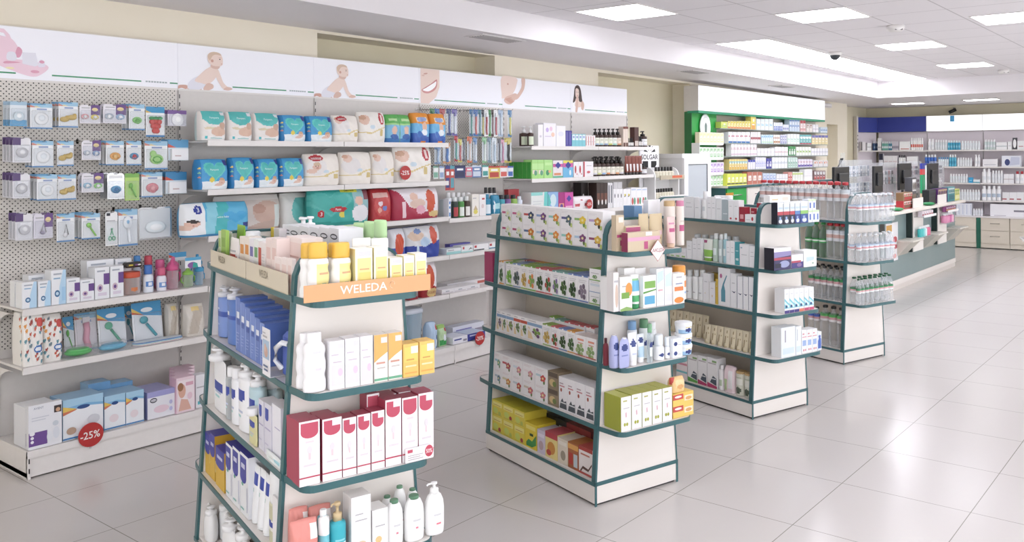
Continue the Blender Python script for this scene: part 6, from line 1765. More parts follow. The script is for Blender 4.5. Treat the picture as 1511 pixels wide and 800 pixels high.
row(sh, [('lime yellow medicine box', sb('d6dc5a', (.3, .7, 'e6e69a'), (.1, .2, '3a3a3a')), 1073, 1102, 256.5, {'n': 5}), ('red-brown medicine box', sb('b5705f', (.3, .7, 'e3cfc4')), 1103, 1125, 254, {'n': 3}),
 ('pale blue medicine box', sb('c9d6e6', (.2, .8, '9fb0d6')), 1126, 1145, 256, {'n': 4}), ('plain white medicine box', sb('e6e6e8', (.4, .5, 'c9c9d0')), 1146, 1162.5, 257, {'n': 4}), ('red medicine box', sb('d99a90', (.3, .6, 'c45a55')), 1163, 1169, 254, {'n': 2}), ('white medicine box with lime band', sb('e6e9e0', (.7, .9, 'c4d68a')), 1169.5, 1185, 254, {'n': 4}),
 ('large white box', sb('efefef', (.4, .42, 'c9c9c9')), 1187, 1199, 250, {}), ('small dark and red box', sb('8a6f70', (.1, .4, 'c45a55'), (.6, .9, 'dcdcdc')), 1201, 1218, 252, {'n': 4})], 'medicine boxes on the worktop', ins=.03)
# stepped rack in front of the green board
m = MB()
RZ = (1.768, 1.584, 1.396, 1.2402)
for z in RZ[:3]: m.box(-.02, .57, 5.06, 5.17, z - .008, z, 'eef0ef'); m.box(-.02, .57, 5.056, 5.06, z - .012, z + .008, 'f2f2f2')
m.box(-.026, -.02, 5.06, 5.17, 1.24, 1.78, 'e6e9e6')
m.xform(Matrix.Translation((0, -5.06, 0)))
tag(m.build('stepped_rack', None, (9.20, 5.175, 0)), 'white stepped rack of small boxes before the green board', 'rack')
for z, c, b, nm, v in ((RZ[0], 'ece6c9', 'e9dfa5', 'yellow and white', 194), (RZ[1], 'e6ebe3', '9fc49a', 'green and white', 214.5), (RZ[2], 'e6e0ec', 'b59acb', 'violet and white', 234), (RZ[3], 'e3ebe0', 'a0cf9a', 'pale green and white', 257)):
    sh = Shelf((0, 5.18), (1, 0), (0, 1), 0, z, 'on the stepped rack')
    row(sh, [('small %s box' % nm, sb(c, (.15, .45, b), (.6, .9, b)), 1032, 1068, v, {'n': 7, 'ins': .01, 'd': .06, 'h': .142})], 'small boxes on the stepped rack')

# ------------------------------------------------------------------ far wall stock
def fs(i): return far_shelf(zfar[i], 'on far wall %s shelf' % ORD[i])
vb = lambda c, cap='f0f0f2', l='dfe3e8': bottle(c, cap, [('r', .1, .3, .9, .6, l)], 'straight', .2, .6, seg=10)
row(fs(0), [('white bottle', vb('ecedf0'), 1369, 1378, 205, {'n': 2}), ('grey-white bottle', vb('d6dce0'), 1379, 1397.5, 206.5, {'n': 5}), ('turquoise bottle', vb('3f9fc0', 'e6ecf0', '7fc0d6'), 1398, 1417, 207.5, {'n': 5}), ('pale bottle', vb('e3e8ec', 'e9eef0'), 1418, 1446, 208, {'n': 7}),
 ('grey-green bottle', vb('c9d6d6'), 1452, 1469, 206, {'n': 4}), ('low white tray box', box('eeeef0', [('r', 0, .4, 1, .5, 'a9b5ba')], d=.12), 1470, 1486, 210, {}), ('small white carton', box('eeeef0', [('r', .2, .4, .8, .5, 'c9c9d0')]), 1487, 1493, 209, {}), ('round black and white dial clock', box('3a3a40', [('e', .5, .5, .38, .38, 'eeeeee')], d=.05, name='clock', cat='clock'), 1494, 1500.5, 203.5, {}), ('white carton with red line', box('eeeef0', [('r', .2, .3, .8, .4, 'c48a8f')]), 1501, 1512, 208, {})])
row(fs(1), [('deep blue bottle', vb('3f6fc0', 'e9ecf0', '2f4fa0'), 1364, 1381.5, 228.5, {'n': 4}), ('white bottle with blue cap', vb('e6ecf0', '3f8fc0'), 1384, 1399.5, 232, {'n': 5}), ('tall turquoise bottle', vb('5fb5d0', 'f0f2f4', '3f95b8'), 1400, 1411, 228.5, {'n': 3}), ('clear white bottle', vb('e6eaed'), 1412, 1434, 233, {'n': 6}), ('white tall bottle', vb('eeeef1'), 1438, 1446, 228.5, {'n': 2}),
 ('white shelf-ready carton', box('ecebee', [('r', .1, .2, .9, .3, 'b9b9c0')], d=.1), 1450, 1472, 235, {}), ('white and navy blood pressure monitor box', box('e3e6ee', [('e', .3, .4, .14, .3, '3a4478'), ('p', [(.4, .1), (.95, .2), (.95, .85), (.5, .9)], 'c4c9dc')], d=.12, name='monitor_box'), 1478, 1506, 230, {})])
row(fs(2), [('small clear bottle', vb('e3e8ec'), 1401, 1428, 257, {'n': 7}), ('bright blue carton', box('3fa5d6', [('r', .2, .4, .8, .5, 'bfe0f0')], d=.06), 1429, 1435.5, 262, {}), ('flat pale carton', box('dfe6ea', [('r', 0, 0, 1, .3, '5fa9bd')], d=.08), 1436, 1446, 265, {}), ('white bottle with broad cap', vb('efeff2'), 1448.5, 1462, 249, {'n': 2}), ('pale white bottle', vb('e6e8ec'), 1463, 1480, 252, {'n': 4}), ('low white carton', box('ebebee', [('r', 0, .4, 1, .5, 'c9c0c4')]), 1481, 1496, 257, {'n': 2}), ('white bottle with red cap', vb('efeff2', 'b02f3a'), 1497.5, 1511, 253, {'n': 2})])
row(fs(3), [('small white bottle', vb('e6eaee'), 1409, 1446, 280, {'n': 9}), ('white jug bottle', vb('efeff2', l='b5c4d6'), 1448, 1477, 274.5, {'n': 4}), ('low white carton', box('ebebee', [('r', 0, .15, .6, .3, 'b5686f')]), 1479, 1511, 284, {'n': 3})])
row(far_shelf(.555, 'on far wall worktop', 15.98), [('white carton with blue lid', box('e6e9f2', [('r', .6, .1, .8, .9, 'c3cbe0')], top='7fa5e0', d=.1), 1411, 1434, 300.5, {'n': 4}), ('plain white bottle', vb('e9eaf0'), 1435, 1450, 308, {'n': 4}), ('wide flat white box', box('f0eff4', [('r', .1, .06, .4, .1, 'a9a0ae'), ('r', .6, .4, .98, .55, '8a8794')], d=.2), 1461, 1520, 302, {})])
sh = far_shelf(zfar[0], 'on shelf under dark blue sign')
row(sh, [('white carton', box('ecebec', [('r', 0, .2, 1, .3, LINE)]), 1295, 1300, 204, {}), ('teal jar', vb('6fae9f', 'e6ecec'), 1301, 1310, 209, {'n': 3}), ('dark teal jar', vb('3f7f95', 'c9d6dc'), 1310.5, 1316, 209, {'n': 2}), ('grey carton', box('c4bfc9', [('r', 0, .2, 1, .5, '8f8a98')]), 1316.5, 1326, 209, {'n': 2}), ('broad white carton', box('efeff0', [('r', .1, .1, .9, .2, 'cf8a80')]), 1327, 1343, 209, {}), ('white bottle with red foot', vb('efefef', 'efefef', 'd3675a'), 1343.5, 1362, 203.5, {'n': 6})])
PC = P0 + Vector((-math.sin(ang), math.cos(ang))) * .085
shc = Shelf((PC.x, PC.y), -dv.normalized(), Vector((dv.y, -dv.x)).normalized() if Vector((dv.y, -dv.x)).x > 0 else Vector((-dv.y, dv.x)).normalized(), ang + math.pi, zfar[0], 'on angled corner shelf')
for i, (d_, w_, h_, sp, ds) in enumerate(((.10, .10, .16, box('e6e2e2', [('r', 0, 0, .2, 1, '3a3a40')]), 'white carton with dark edge'), (.24, .10, .14, box('efeeee', [('r', 0, .4, 1, .5, LINE)]), 'plain white carton'), (.38, .045, .17, vb('3f5a7f', 'e6e6ea', '8fa5c0'), 'dark blue bottle'), (.44, .045, .17, vb('3f5a7f', 'e6e6ea', '8fa5c0'), 'dark blue bottle'), (.53, .06, .16, vb('dfe3ea', 'e6e6ea'), 'pale bottle'))):
    put(shc, d_, .0, w_, .06, h_, ds, sp)
row(far_shelf(zfar[1], 'on second shelf under blue sign'), [('navy and white carton', box('e6e6ec', [('r', 0, .5, 1, 1, '23263c')]), 1297, 1303, 227, {}), ('plain white carton', box('eeedf0', [('r', .1, .4, .9, .5, 'd8c9d0')]), 1304, 1324, 230, {'n': 3}), ('black and white small bottle', vb('eeeeee', '23252a'), 1326, 1336, 229, {'n': 4}), ('broad white box', box('f0f0f2', [('r', .1, .1, .9, .14, 'd3a0a0')]), 1338, 1354, 231, {})])
# ------------------------------------------------------------------ packs hanging on the pegboards
def blister(base, dec, kind, c1='e8e8ea', c2='b9c6d0', name='blister_pack'):
    def fn(w, d_, h):
        m = MB()
        ch = min(.012, w * .15)
        pts = [(-w / 2, 0), (w / 2, 0), (w / 2, h - ch), (w / 2 - ch, h), (w * .09, h), (w * .07, h - .008), (-w * .07, h - .008), (-w * .09, h), (-w / 2 + ch, h), (-w / 2, h - ch)]
        m.prism(pts, .014, .0155, base)
        m.decals(dec, -w / 2, w / 2, 0, h, .014, .0003)
        c = MB(); y = .008
        W, H = w / 2, h
        def pac(x, z, r, a, b):
            c.ball(x, y + .002, z, r, .004, r * .72, a, 14, 6); c.ball(x, y - .002, z, r * .42, .004, r * .42, b, 10, 6)
            c.tube([(x + r * .5 * math.cos(q), y - .005, z - r * .25 + r * .5 * math.sin(q)) for q in [math.pi * 2 * i / 10 for i in range(10)]], r * .07, b, 5, True)
        if kind == 'pac': pac(0, H * .38, W * .62, c1, c2)
        elif kind == 'pac2': pac(-W * .5, H * .36, W * .4, c1, 'eef0f2'); pac(W * .46, H * .34, W * .4, c2, 'eef0f2')
        elif kind == 'nipple':
            for sx in (-.42, .35): c.ball(sx * W, y, H * (.36 + .1 * sx), W * .5, .008, H * .11, c1, 12, 6); c.ball(sx * W + W * .25, y - .002, H * (.44 + .1 * sx), W * .22, .007, H * .08, c1, 10, 5)
        elif kind == 'disc': c.ball(0, y, H * .4, W * .66, .008, W * .66, c1, 16, 6); c.ball(0, y - .004, H * .42, W * .36, .006, W * .36, c2, 14, 6)
        elif kind == 'berry':
            for i, (a, b) in enumerate(((-.4, .5), (0, .52), (.4, .5), (-.28, .36), (.28, .36), (-.12, .2), (.14, .2), (0, .36))): c.ball(a * W, y, b * H, W * .3, .007, W * .3, c1, 10, 5)
            for a in (-.45, 0, .45): c.ball(a * W, y - .002, H * .62, W * .3, .006, W * .2, c2, 10, 5)
        elif kind == 'duck': c.ball(0, y, H * .36, W * .6, .007, W * .45, c1, 14, 6); c.ball(-W * .3, y, H * .55, W * .3, .007, W * .3, c1, 10, 6); c.tube([(W * .35 * math.cos(q), y - .006, H * .35 + W * .25 * math.sin(q)) for q in [6.283 * i / 12 for i in range(12)]], W * .06, c2, 5, True)
        elif kind == 'scissors':
            for s_ in (-1, 1):
                c.tube([(s_ * W * .3 + W * .24 * math.cos(q), y, H * .22 + W * .34 * math.sin(q)) for q in [6.283 * i / 10 for i in range(10)]], W * .09, c1, 5, True)
                c.tube([(s_ * W * .22, y, H * .32), (-s_ * W * .12, y, H * .52)], W * .07, c1, 5)
        elif kind == 'brush': c.tube([(W * .15, y, H * .1), (W * .02, y, H * .38), (-W * .05, y, H * .5)], W * .16, c1, 8); c.ball(-W * .1, y, H * .64, W * .5, .008, H * .17, c1, 14, 6); c.ball(-W * .1, y - .006, H * .66, W * .16, .004, H * .06, c2, 10, 5)
        elif kind == 'spoon': c.tube([(W * .5, y, H * .12), (-W * .1, y, H * .45)], W * .1, c1, 6); c.ball(-W * .25, y, H * .55, W * .3, .006, H * .1, c1, 10, 5)
        elif kind == 'wire': c.tube([(-W * .3, y, H * .2), (0, y, H * .62), (W * .25, y, H * .25)], W * .05, '8d8a88', 5); c.ball(-W * .1, y, H * .24, W * .3, .006, H * .08, c1, 10, 5)
        elif kind == 'toothbrush':
            c.tube([(W * .1, y, H * .06), (-W * .1, y, H * .3), (W * .05, y, H * .55), (0, y, H * .74)], W * .30, c1, 8); c.box(-W * .32, W * .32, y - .006, y + .004, H * .72, H * .88, c2)
        elif kind == 'box': c.box(-W * .8, W * .8, -.01, .0135, H * .03, H * .55, c1); c.face([(-W * .5, -.0105, H * .2), (W * .1, -.0105, H * .2), (W * .1, -.0105, H * .26), (-W * .5, -.0105, H * .26)], c2)
        elif kind == 'puff': c.ball(0, y, H * .38, W * .62, .014, H * .2, c1, 18, 8); c.ball(0, y - .004, H * .38, W * .44, .013, H * .13, c2, 16, 8)
        out = [(name, m.mesh(name), -1, None)]
        nm = {'pac': 'pacifier', 'pac2': 'pacifier', 'nipple': 'bottle_teat', 'disc': 'silicone_disc', 'berry': 'teether', 'duck': 'teether', 'scissors': 'scissors', 'brush': 'hairbrush', 'spoon': 'spoon', 'wire': 'clip', 'toothbrush': 'toothbrush', 'box': 'small_box', 'puff': 'pad'}.get(kind)
        if nm: out.append((nm, c.mesh(nm), 0, None))
        if kind not in ('box', 'none', 'puff'):
            b = MB(); b.box(-W * .9, W * .9, 0, .0138, H * .05, H * (.95 if kind == 'toothbrush' else .72), 'film', bev=.004); out.append(('blister', b.mesh('blister'), 0, None))
        return out
    return Spec(name, 'blister pack', ('blister', base, tup(dec), kind, c1, c2, name), .016, fn)

def hook(x, z, y, label, grp):
    m = MB(); m.tube([(0, YB - y, 0), (0, .0, 0), (0, -.012, .012)], .0022, 'chrome', 6); m.box(-.008, .008, YB - y - .004, YB - y, -.012, .012, 'chrome')
    tag(m.build('peg_hook', None, (x, y, z)), label, 'hook', grp)

def hang(place, y, items, grp, step=.042):
    """items: (desc, spec, u0, u1, v0, v1, deep)"""
    for i, (desc, sp, u0, u1, v0, v1, deep) in enumerate(items):
        a, b = on_plane(u0, v0, (0, y), (0, 1)), on_plane(u1, v0, (0, y), (0, 1))
        q = on_plane((u0 + u1) / 2, v1, (0, y), (0, 1))
        w, h = round(b.x - a.x, 3), round(a.z - q.z, 3)
        x = (a.x + b.x) / 2
        for k in range(deep):
            pos = (x - .001 * k, y + step * k, q.z + .0015 * k)
            PEND.append(((desc, sp, w, .016, h, pos, math.radians(R.uniform(-4, 4)), {'wh': ('' if k == 0 else ('next behind front' if k == 1 else 'hindmost'))}), place, grp))
        hook(x, a.z - .003, y - .012, 'hook of the %s %s' % (desc, place), 'steel pegboard hooks')

HD = [('r', 0, .84, 1, 1, '9fc6de'), ('r', 0, .94, .7, 1, '6fa8d0'), ('p', [(0, .84), (.3, .84), (0, .94)], 'd08a7a'), ('p', [(.2, .84), (.5, .84), (.25, .9)], 'e3d09a'), ('r', 0, 0, 1, .05, '5f8fc0'), ('r', .3, .74, .75, .8, '8fa0c4')]
AV = [('r', .55, .45, 1, 1, '6a4a86'), ('r', .1, .8, .5, .86, LINE), ('e', .75, .75, .15, .1, 'e3cf9a')]
wht = blister('eceef0', HD, 'disc', 'eef0f2', 'dde3e8')
tan = blister('e9ebee', HD, 'nipple', 'c9ad62')
rnd = blister('e3e2e6', [('r', 0, .7, .45, 1, '5f4a78'), ('r', .3, .5, .9, .66, 'efeff2')], 'disc', 'c6c6cb', 'e2e3e6')
YHK = 5.13
P = lambda r: "on big pegboard's %s hook row" % r
G = 'baby care packs on the big pegboard'
hang(P('top'), YHK, [
 ('blue-edged clear blister pack', blister('dfe6ec', [('r', 0, 0, 1, .25, '5fa3cf'), ('r', 0, .85, 1, 1, 'a9c6da')], 'disc', 'd6e3ea', 'eef2f5'), 16, 41, 149, 186, 3), ('white pack with rainbow header', wht, 46, 78, 152, 190, 3), ('white pack with two tan teats', tan, 88, 116, 150, 188, 3),
 ('purple-cornered pack of pink and yellow pacifiers', blister('e9e6ec', AV, 'pac2', 'd9a3a8', 'e0cb6a'), 119, 149, 154, 182, 1), ('purple-cornered pack of grey and blue pacifiers', blister('e9e6ec', AV, 'pac2', 'b9c3cf', '9fb9d6'), 154, 187, 153, 182, 2),
 ('white pack with green pacifier', blister('eceeef', HD, 'pac', '8fcf7a', '6fb55a'), 192, 215, 153, 192, 3), ('blue-topped pack with red strawberry teether', blister('eceeef', [('r', 0, .8, 1, 1, '3f94c4'), ('r', 0, 0, 1, .06, '3f7fb5'), ('p', [(0, .8), (.3, .8), (0, .88)], 'd8b45a')], 'berry', 'c9453f', '3f9a5a'), 217, 244, 157, 202, 1),
 ('purple-topped small pack with white oval', blister('e3e0e8', [('r', 0, .75, 1, 1, '7a5a96')], 'disc', 'f2f2f5', 'fafafa'), 249, 277, 162, 186, 3)], G)
hang(P('second'), YHK, [
 ('round grey blister pack', rnd, 20, 47, 203, 240, 4), ('white pack with rainbow header', wht, 49, 80, 208, 247, 3), ('white pack with two tan teats', tan, 86, 110, 208, 245, 1), ('purple-cornered pack of grey and blue pacifiers', blister('e9e6ec', AV, 'pac2', 'b3bccb', '8fa9cf'), 122, 151, 207, 236, 1),
 ('white pack with orange pacifier', blister('eceeef', HD, 'pac', 'dfa04f', 'e9c07a'), 158, 184, 208, 244, 3), ('white pack with blue and red pacifier', blister('eceeef', HD, 'pac', '4a8fb5', 'c0404a'), 188, 210, 208, 244, 1), ('blue-topped pack with green duck teether', blister('eceeef', HD, 'duck', '9fd07a', '6fb560'), 215, 249, 208, 250, 1), ('small white carton under blue header', blister('d8e3ea', [('r', 0, .62, 1, 1, '5f9fc9'), ('p', [(0, .62), (.4, .62), (0, .8)], 'c95a4a')], 'box', 'eeeef0', 'c9b5b5'), 250, 279, 206, 237, 3)], G)
hang(P('third'), YHK, [
 ('round grey blister pack', rnd, 20, 46, 256, 293, 4), ('tilted white pack with rainbow header', wht, 56, 86, 258, 296, 3), ('white pack with two tan teats', tan, 87, 114, 258, 295, 1), ('purple-cornered pack of blue and green pacifiers', blister('e9e6ec', AV, 'pac2', '9fc3d9', '8fcf7a'), 122, 154, 256, 284, 2),
 ('silver pack with blue pacifier', blister('silver', [('r', .1, .8, .9, .92, 'eceef0')], 'pac', '5f9fc9', '3f7fb5'), 160, 185, 256, 294, 3), ('green pack with bottle brush print', blister('b5d878', [('r', .2, .2, .8, .6, '9fcf6a'), ('r', 0, .85, 1, 1, '7fb55a')], 'spoon', '6fae4a'), 186, 207, 256, 296, 1), ('white pack with pink teat', blister('eceeef', HD, 'pac', 'd9868f', 'e3a3a8'), 210, 242, 255, 291, 2), ('small white carton under blue header', blister('d8e3ea', [('r', 0, .62, 1, 1, '3f86b5'), ('p', [(0, .62), (.4, .62), (0, .8)], 'c95a4a')], 'box', 'eeeef0', 'c9b5b5'), 246, 277, 254, 286, 3)], G)
hang(P('fourth'), YHK, [
 ('round grey blister pack', rnd, 24, 50, 316, 355, 3), ('purple and white clip pack', blister('e0dde6', AV, 'wire', 'a9a3b5'), 51, 80, 316, 352, 2), ('white card with wire clip', blister('eceeef', HD, 'wire', 'e3e3e6'), 85, 112, 316, 357, 1), ('white pack with green spoon', blister('eceeef', HD, 'spoon', '8fcf5f'), 122, 149, 316, 353, 4),
 ('white card with green scissors', blister('eff0f0', [('r', .1, .88, .4, .96, '2c2f3a'), ('r', .1, .72, .8, .75, LINE)], 'scissors', '6fbf95'), 157, 175, 313, 363, 1), ('blue-topped card with white hairbrush', blister('e6eaee', HD, 'brush', 'e9eef2', '8fb9d9'), 176, 205, 310, 363, 2), ('puffy silver pack with blue-white oval', blister('silver', [('r', .05, .05, .95, .95, 'd3d8dc')], 'puff', 'dfe8ec', 'f2f6f8'), 205, 255, 307, 353, 1)], G)

# toothbrushes on the second pegboard
def tbp(c1, c2, card='dfe6ea', top='5f86b5'): return blister(card, [('r', 0, .82, 1, 1, top), ('r', 0, 0, 1, .1, top)], 'toothbrush', c1, c2, 'toothbrush_pack')
TBL = [(636, 643, 'green', '5f9f5a', '2f7f4a'), (643.3, 650, 'blue', '8fb0d6', '3f6fb0'), (650.3, 658.5, 'purple', '9a5f8a', 'b5484f'), (660.5, 668, 'navy', '3f5a9a', '2f4580'), (668.5, 676.5, 'violet and white', 'dfe3ee', '6a5fa8'), (694.3, 699.8, 'teal', '4f9a8f', '3f6f9a'), (700, 706.8, 'red and blue', 'c45a55', '3f6fb0'), (707, 711.8, 'aqua', '4f8fa5', '3f7f8f'), (712, 716, 'yellow', 'c9b93f', '3a3f4a'), (716.3, 722, 'crimson', 'b5303f', 'efefef'), (722.3, 726.3, 'bright green', '5fae5a', '3f8f4a'), (726.5, 730, 'maroon', '7f2f35', '4a2a2c'), (730.3, 735.8, 'red', 'b5303f', 'f0f0f0'), (737, 743.5, 'pale blue', 'c9d6e3', 'a9bcd3'), (751, 756.8, 'yellow pictured', 'd6cf5a', '4a86b5')]
hang("on toothbrush pegboard's top hook row", 5.12, [('%s toothbrush pack' % n, tbp(a, b, 'e3e8ea', b), u0, u1, 160 + (u0 - 636) * .02, 199.5 + (u0 - 636) * .02, 1) for u0, u1, n, a, b in TBL], 'toothbrush packs')
TB2 = [(643, 651.5, 'pale blue', 'a9c0dc', '7f9fc9', 216, 242), (655.5, 666, 'blue and orange', '5f86c0', 'd6a070', 211, 241), (672, 677, 'teal and red', '4fae9f', 'c0404a', 200.5, 238), (677.3, 683.5, 'red and yellow', 'c0484a', 'd9cf6a', 205, 239.5), (684, 687.5, 'dark', '3a4050', '6a7080', 204, 238), (691, 698, 'white and orange', 'e3d6cf', 'd3704a', 201.5, 240), (700, 705.5, 'white and blue', 'dfe5ec', '6f95c4', 203, 240), (713, 720, 'white and green', 'e3ebe3', '8fc495', 202.5, 240.5), (721, 727, 'grey-blue', 'a3b9c4', '7f9aa8', 203, 240), (727.7, 734.5, 'light blue', 'c3d6e6', 'e6eef3', 203, 241), (736, 740.5, 'charcoal', '4a4a50', '6a6a72', 205, 240), (741, 745.5, 'pink', 'c9709a', 'e3a9c0', 206, 240), (746, 756, 'black and yellow', '2b2b2e', 'd3c35a', 203.5, 240)]
hang("on toothbrush pegboard's middle hook row", 5.12, [('%s toothbrush pack' % n, tbp(a, b, 'dce3e8', b), u0, u1, v0, v1, 1) for u0, u1, n, a, b, v0, v1 in TB2], 'toothbrush packs')
TB3 = [(641, 649, 'white and green', 'e0e6e3', '7fae9a', 245, 264), (650, 657.5, 'white and blue', 'e3e6ec', '8fa5c9', 245, 264), (659, 665.5, 'red and navy', 'b5484a', '3f4a86', 244, 281), (666, 672, 'striped red', 'c45a4f', '5f9fae', 244, 281), (673, 688, 'dark navy', '3a4270', '2c3358', 244, 263), (689, 698.5, 'pink and grey', 'd0607a', 'b9b9bd', 245, 261), (698.7, 712, 'mid blue', '5f7fae', 'c9d3e0', 244, 262), (713.5, 722.5, 'white and teal', 'e6ecec', '4a9a95', 244, 261), (723, 739, 'yellow and brown', 'd9c46a', 'b5483f', 245, 263.5), (740, 750, 'white and red', 'e9e3e3', 'cf6058', 245, 262), (751, 759, 'white and cobalt', 'e6e6ec', '5070b5', 245, 261.5)]
hang("on toothbrush pegboard's lowest hook row", 5.12, [('%s hanging pack' % n, blister(a, [('r', .1, .1, .9, .5, b), ('r', 0, .85, 1, 1, b), ('r', .2, .6, .8, .75, 'eceef0')], 'none', name='hanging_pack'), u0, u1, v0, v1, 1) for u0, u1, n, a, b, v0, v1 in TB3], 'small hanging packs')

# ------------------------------------------------------------------ first bay: shelf of feeding bottles
pl = 'on shelf below big pegboard'
sh = wall_shelf(.858, pl)
avb = lambda *d, d_=.08: box('eceef1', [('r', .15, .86, .7, .91, 'a9b0ba'), *d], d=d_, top='f0f1f3')
blu = [('p', [(.5, 0), (1, 0), (1, 1), (.8, 1), (.55, .5)], 'b9d8ee'), ('e', .4, .32, .18, .10, '3f6f9a'), ('e', .4, .32, .1, .05, 'c3d9e8'), ('r', .15, .74, .6, .78, '8fb3cf')]
pur = [('r', .6, .45, 1, .8, '6a4a8a'), ('e', .35, .35, .2, .12, 'cdb7c4'), ('e', .35, .35, .1, .06, '6a4a8a'), ('r', .2, .1, .8, .2, 'dcd3e0')]
row(sh, [('white and blue feeding bottle carton', avb(*blu), 31.5, 54.5, 417), ('white and blue feeding bottle carton', avb(*blu), 56, 75, 415), ('tall white and blue carton', avb(*blu, ('r', .7, .1, .95, .5, 'a3cbe8')), 75.5, 97.5, 399), ('low white and purple carton', avb(*pur), 98, 118, 411), ('low white and purple carton', avb(*pur), 118.3, 139, 413), ('tall white and purple carton', avb(*pur), 140, 161.5, 395), ('tall white and purple carton', avb(*pur), 162.5, 182.6, 393)], None, ins=.03)
row(sh, [('white and blue carton', avb(*blu), 16, 31, 416, {'d': .06}), ('white carton', avb(('t', .4, .8, .1, 'AVENT', '7a8494', .6)), 42, 72, 406, {}), ('grey-white carton', avb(('t', .4, .75, .14, 'AVENT', '7a7a8a', .6)), 128, 168, 384, {}), ('grey-white carton', avb(('t', .4, .75, .14, 'AVENT', '7a7a8a', .6)), 170, 194, 382, {})], None, ins=.125)
m = MB()
jr_ = bottle('orangepet', 'c8553a', [('e', .5, .3, .2, .12, 'c9784a')], 'cyl', .22, 1.05, d=None, name='feeding_jar', cat='jar')
row(sh, [('amber jar with red lid', jr_, 184, 213.5, 402, {'ins': .03}), ('black and yellow bee toy', box('3a3430', [('r', .1, .2, .4, .8, 'c9b43f'), ('r', .55, .2, .75, .8, '7a4a86'), ('e', .85, .5, .12, .3, 'e6e6e0')], d=.05, name='bee_toy', cat='toy', bev=.008), 186, 211, 393.5, {'ins': .05, 'z': .152, 'h': .03})])
nb = lambda body, cap, *dec: bottle(body, cap, list(dec), 'round', .3, .8, name='feeding_bottle')
row(sh, [('white and blue baby bottle', nb('e3e8f0', '3f6fb5', ('r', .1, .3, .9, .6, '4f7fc0'), ('e', .5, .45, .2, .1, 'e6ebf3')), 214.8, 229, 392, {'ins': .03}), ('white baby bottle with pink cap', nb('e9e6ee', 'cf5f80', ('r', .1, .2, .9, .55, '6f95cc'), ('e', .5, .4, .2, .1, 'f0f0f4')), 234.6, 248.5, 396, {'ins': .03}),
 ('baby bottle with blue cap', nb('dfe6ee', '4a86c0'), 199, 211, 378, {'ins': .14, 'wh': 'in back row'}), ('baby bottle with red cap', nb('e6e3e9', 'c04858'), 215, 229, 378, {'ins': .14, 'wh': 'in back row'}), ('pink baby bottle', nb('d98fae', 'd0608f'), 232, 248, 384, {'ins': .13, 'wh': 'in back row'})])
def sippy(c, lid):
    def fn(w, d_, h):
        m = MB(); r = w * .36
        m.lathe([(r * .8, 0), (r, .006), (r * .92, h * .35), (r, h * .6), (r, h * .66)], c, 16, 1, 1, 0, w / 2)
        l = MB(); l.lathe([(r * 1.04, h * .64), (r * 1.04, h * .74), (r * .8, h * .8), (r * .35, h * .86), (r * .3, h * .98), (r * .2, h)], lid, 16, 1, 1, 0, w / 2)
        g = MB()
        for s_ in (-1, 1): g.tube([(s_ * r * .9, w / 2, h * .2), (s_ * w * .5, w / 2, h * .28), (s_ * w * .5, w / 2, h * .5), (s_ * r * .9, w / 2, h * .6)], w * .05, lid, 6)
        return [('sippy_cup', m.mesh('sippy_cup'), -1, None), ('lid', l.mesh('lid'), 0, None), ('handle', g.mesh('handle'), 0, None)]
    return Spec('sippy_cup', 'cup', ('sippy', c, lid), .05, fn)
row(sh, [('pink sippy cup with handles', sippy('pinkpet', 'cf5a8a'), 246, 271.5, 384.6, {'ins': .03}), ('green sippy cup', sippy('limepet', '8fc25a'), 272.5, 292.5, 396, {'ins': .03}), ('blue sippy cup', sippy('bluepet', '4a9fc9'), 290, 306, 390, {'ins': .05}),
 ('pink sippy cup with handles', sippy('pinkpet', 'd9709a'), 250, 272, 380, {'ins': .14, 'wh': 'in back row'}), ('blue sippy cup', sippy('bluepet', '3f95c4'), 287, 305, 376, {'ins': .15, 'wh': 'in back row'})])
row(sh, [('white card with purple and teal arch', box('eef0f2', [('r', 0, .7, 1, 1, '5fa9d0'), ('e', .45, .25, .3, .3, '8a5f9f'), ('p', [(.45, .0), (.8, .0), (.75, .4), (.5, .5)], '3fae9f')], d=.004, name='header_card', cat='card'), 273, 297, 371, {'ins': .026, 'd': .003, 'z': .118, 'h': .062}), ('blue and white header card', box('e3eaf0', [('r', 0, .4, 1, 1, '4f9fce'), ('p', [(0, .4), (.4, .4), (0, .8)], 'c95a4a')], d=.004, name='header_card', cat='card'), 249, 275, 371, {'ins': .19, 'd': .003, 'z': .15, 'h': .05})])

# second shelf of the first bay
pl = 'on lower shelf of leftmost bay'
sh = wall_shelf(.558, pl)
rr = random.Random(5)
ani = []
for i in range(34):
    x, z = rr.uniform(.08, .92), rr.uniform(.06, .94)
    c = rr.choice(('c4604a', '5f8f9a', 'd9954a', 'a34a40', '6f7f86'))
    ani += [('e', x, z, .055, .03, c), ('e', x + .045, z + .02, .022, .02, c), ('r', x - .04, z - .045, x - .025, z, c), ('r', x + .02, z - .045, x + .035, z, c)]
ani += [('e', .82, .80, .16, .09, 'c9504a'), ('e', .72, .30, .2, .07, '3f6fae'), ('e', .72, .30, .14, .04, 'e6e9ee')]
bag = pouch('eeebe6', ani, .10, 'toy_bag', 'bag', nx=60, nz=60, top=.55, crump=.003)
row(sh, [('animal-print white film bag', bag, 3, 17, 466, {'ins': .05, 'd': .12}), ('animal-print white film bag', bag, 17.5, 61.5, 462, {'ins': .012, 'd': .12}), ('animal-print white film bag', bag, 62.5, 95, 464, {'ins': .03, 'd': .12})])
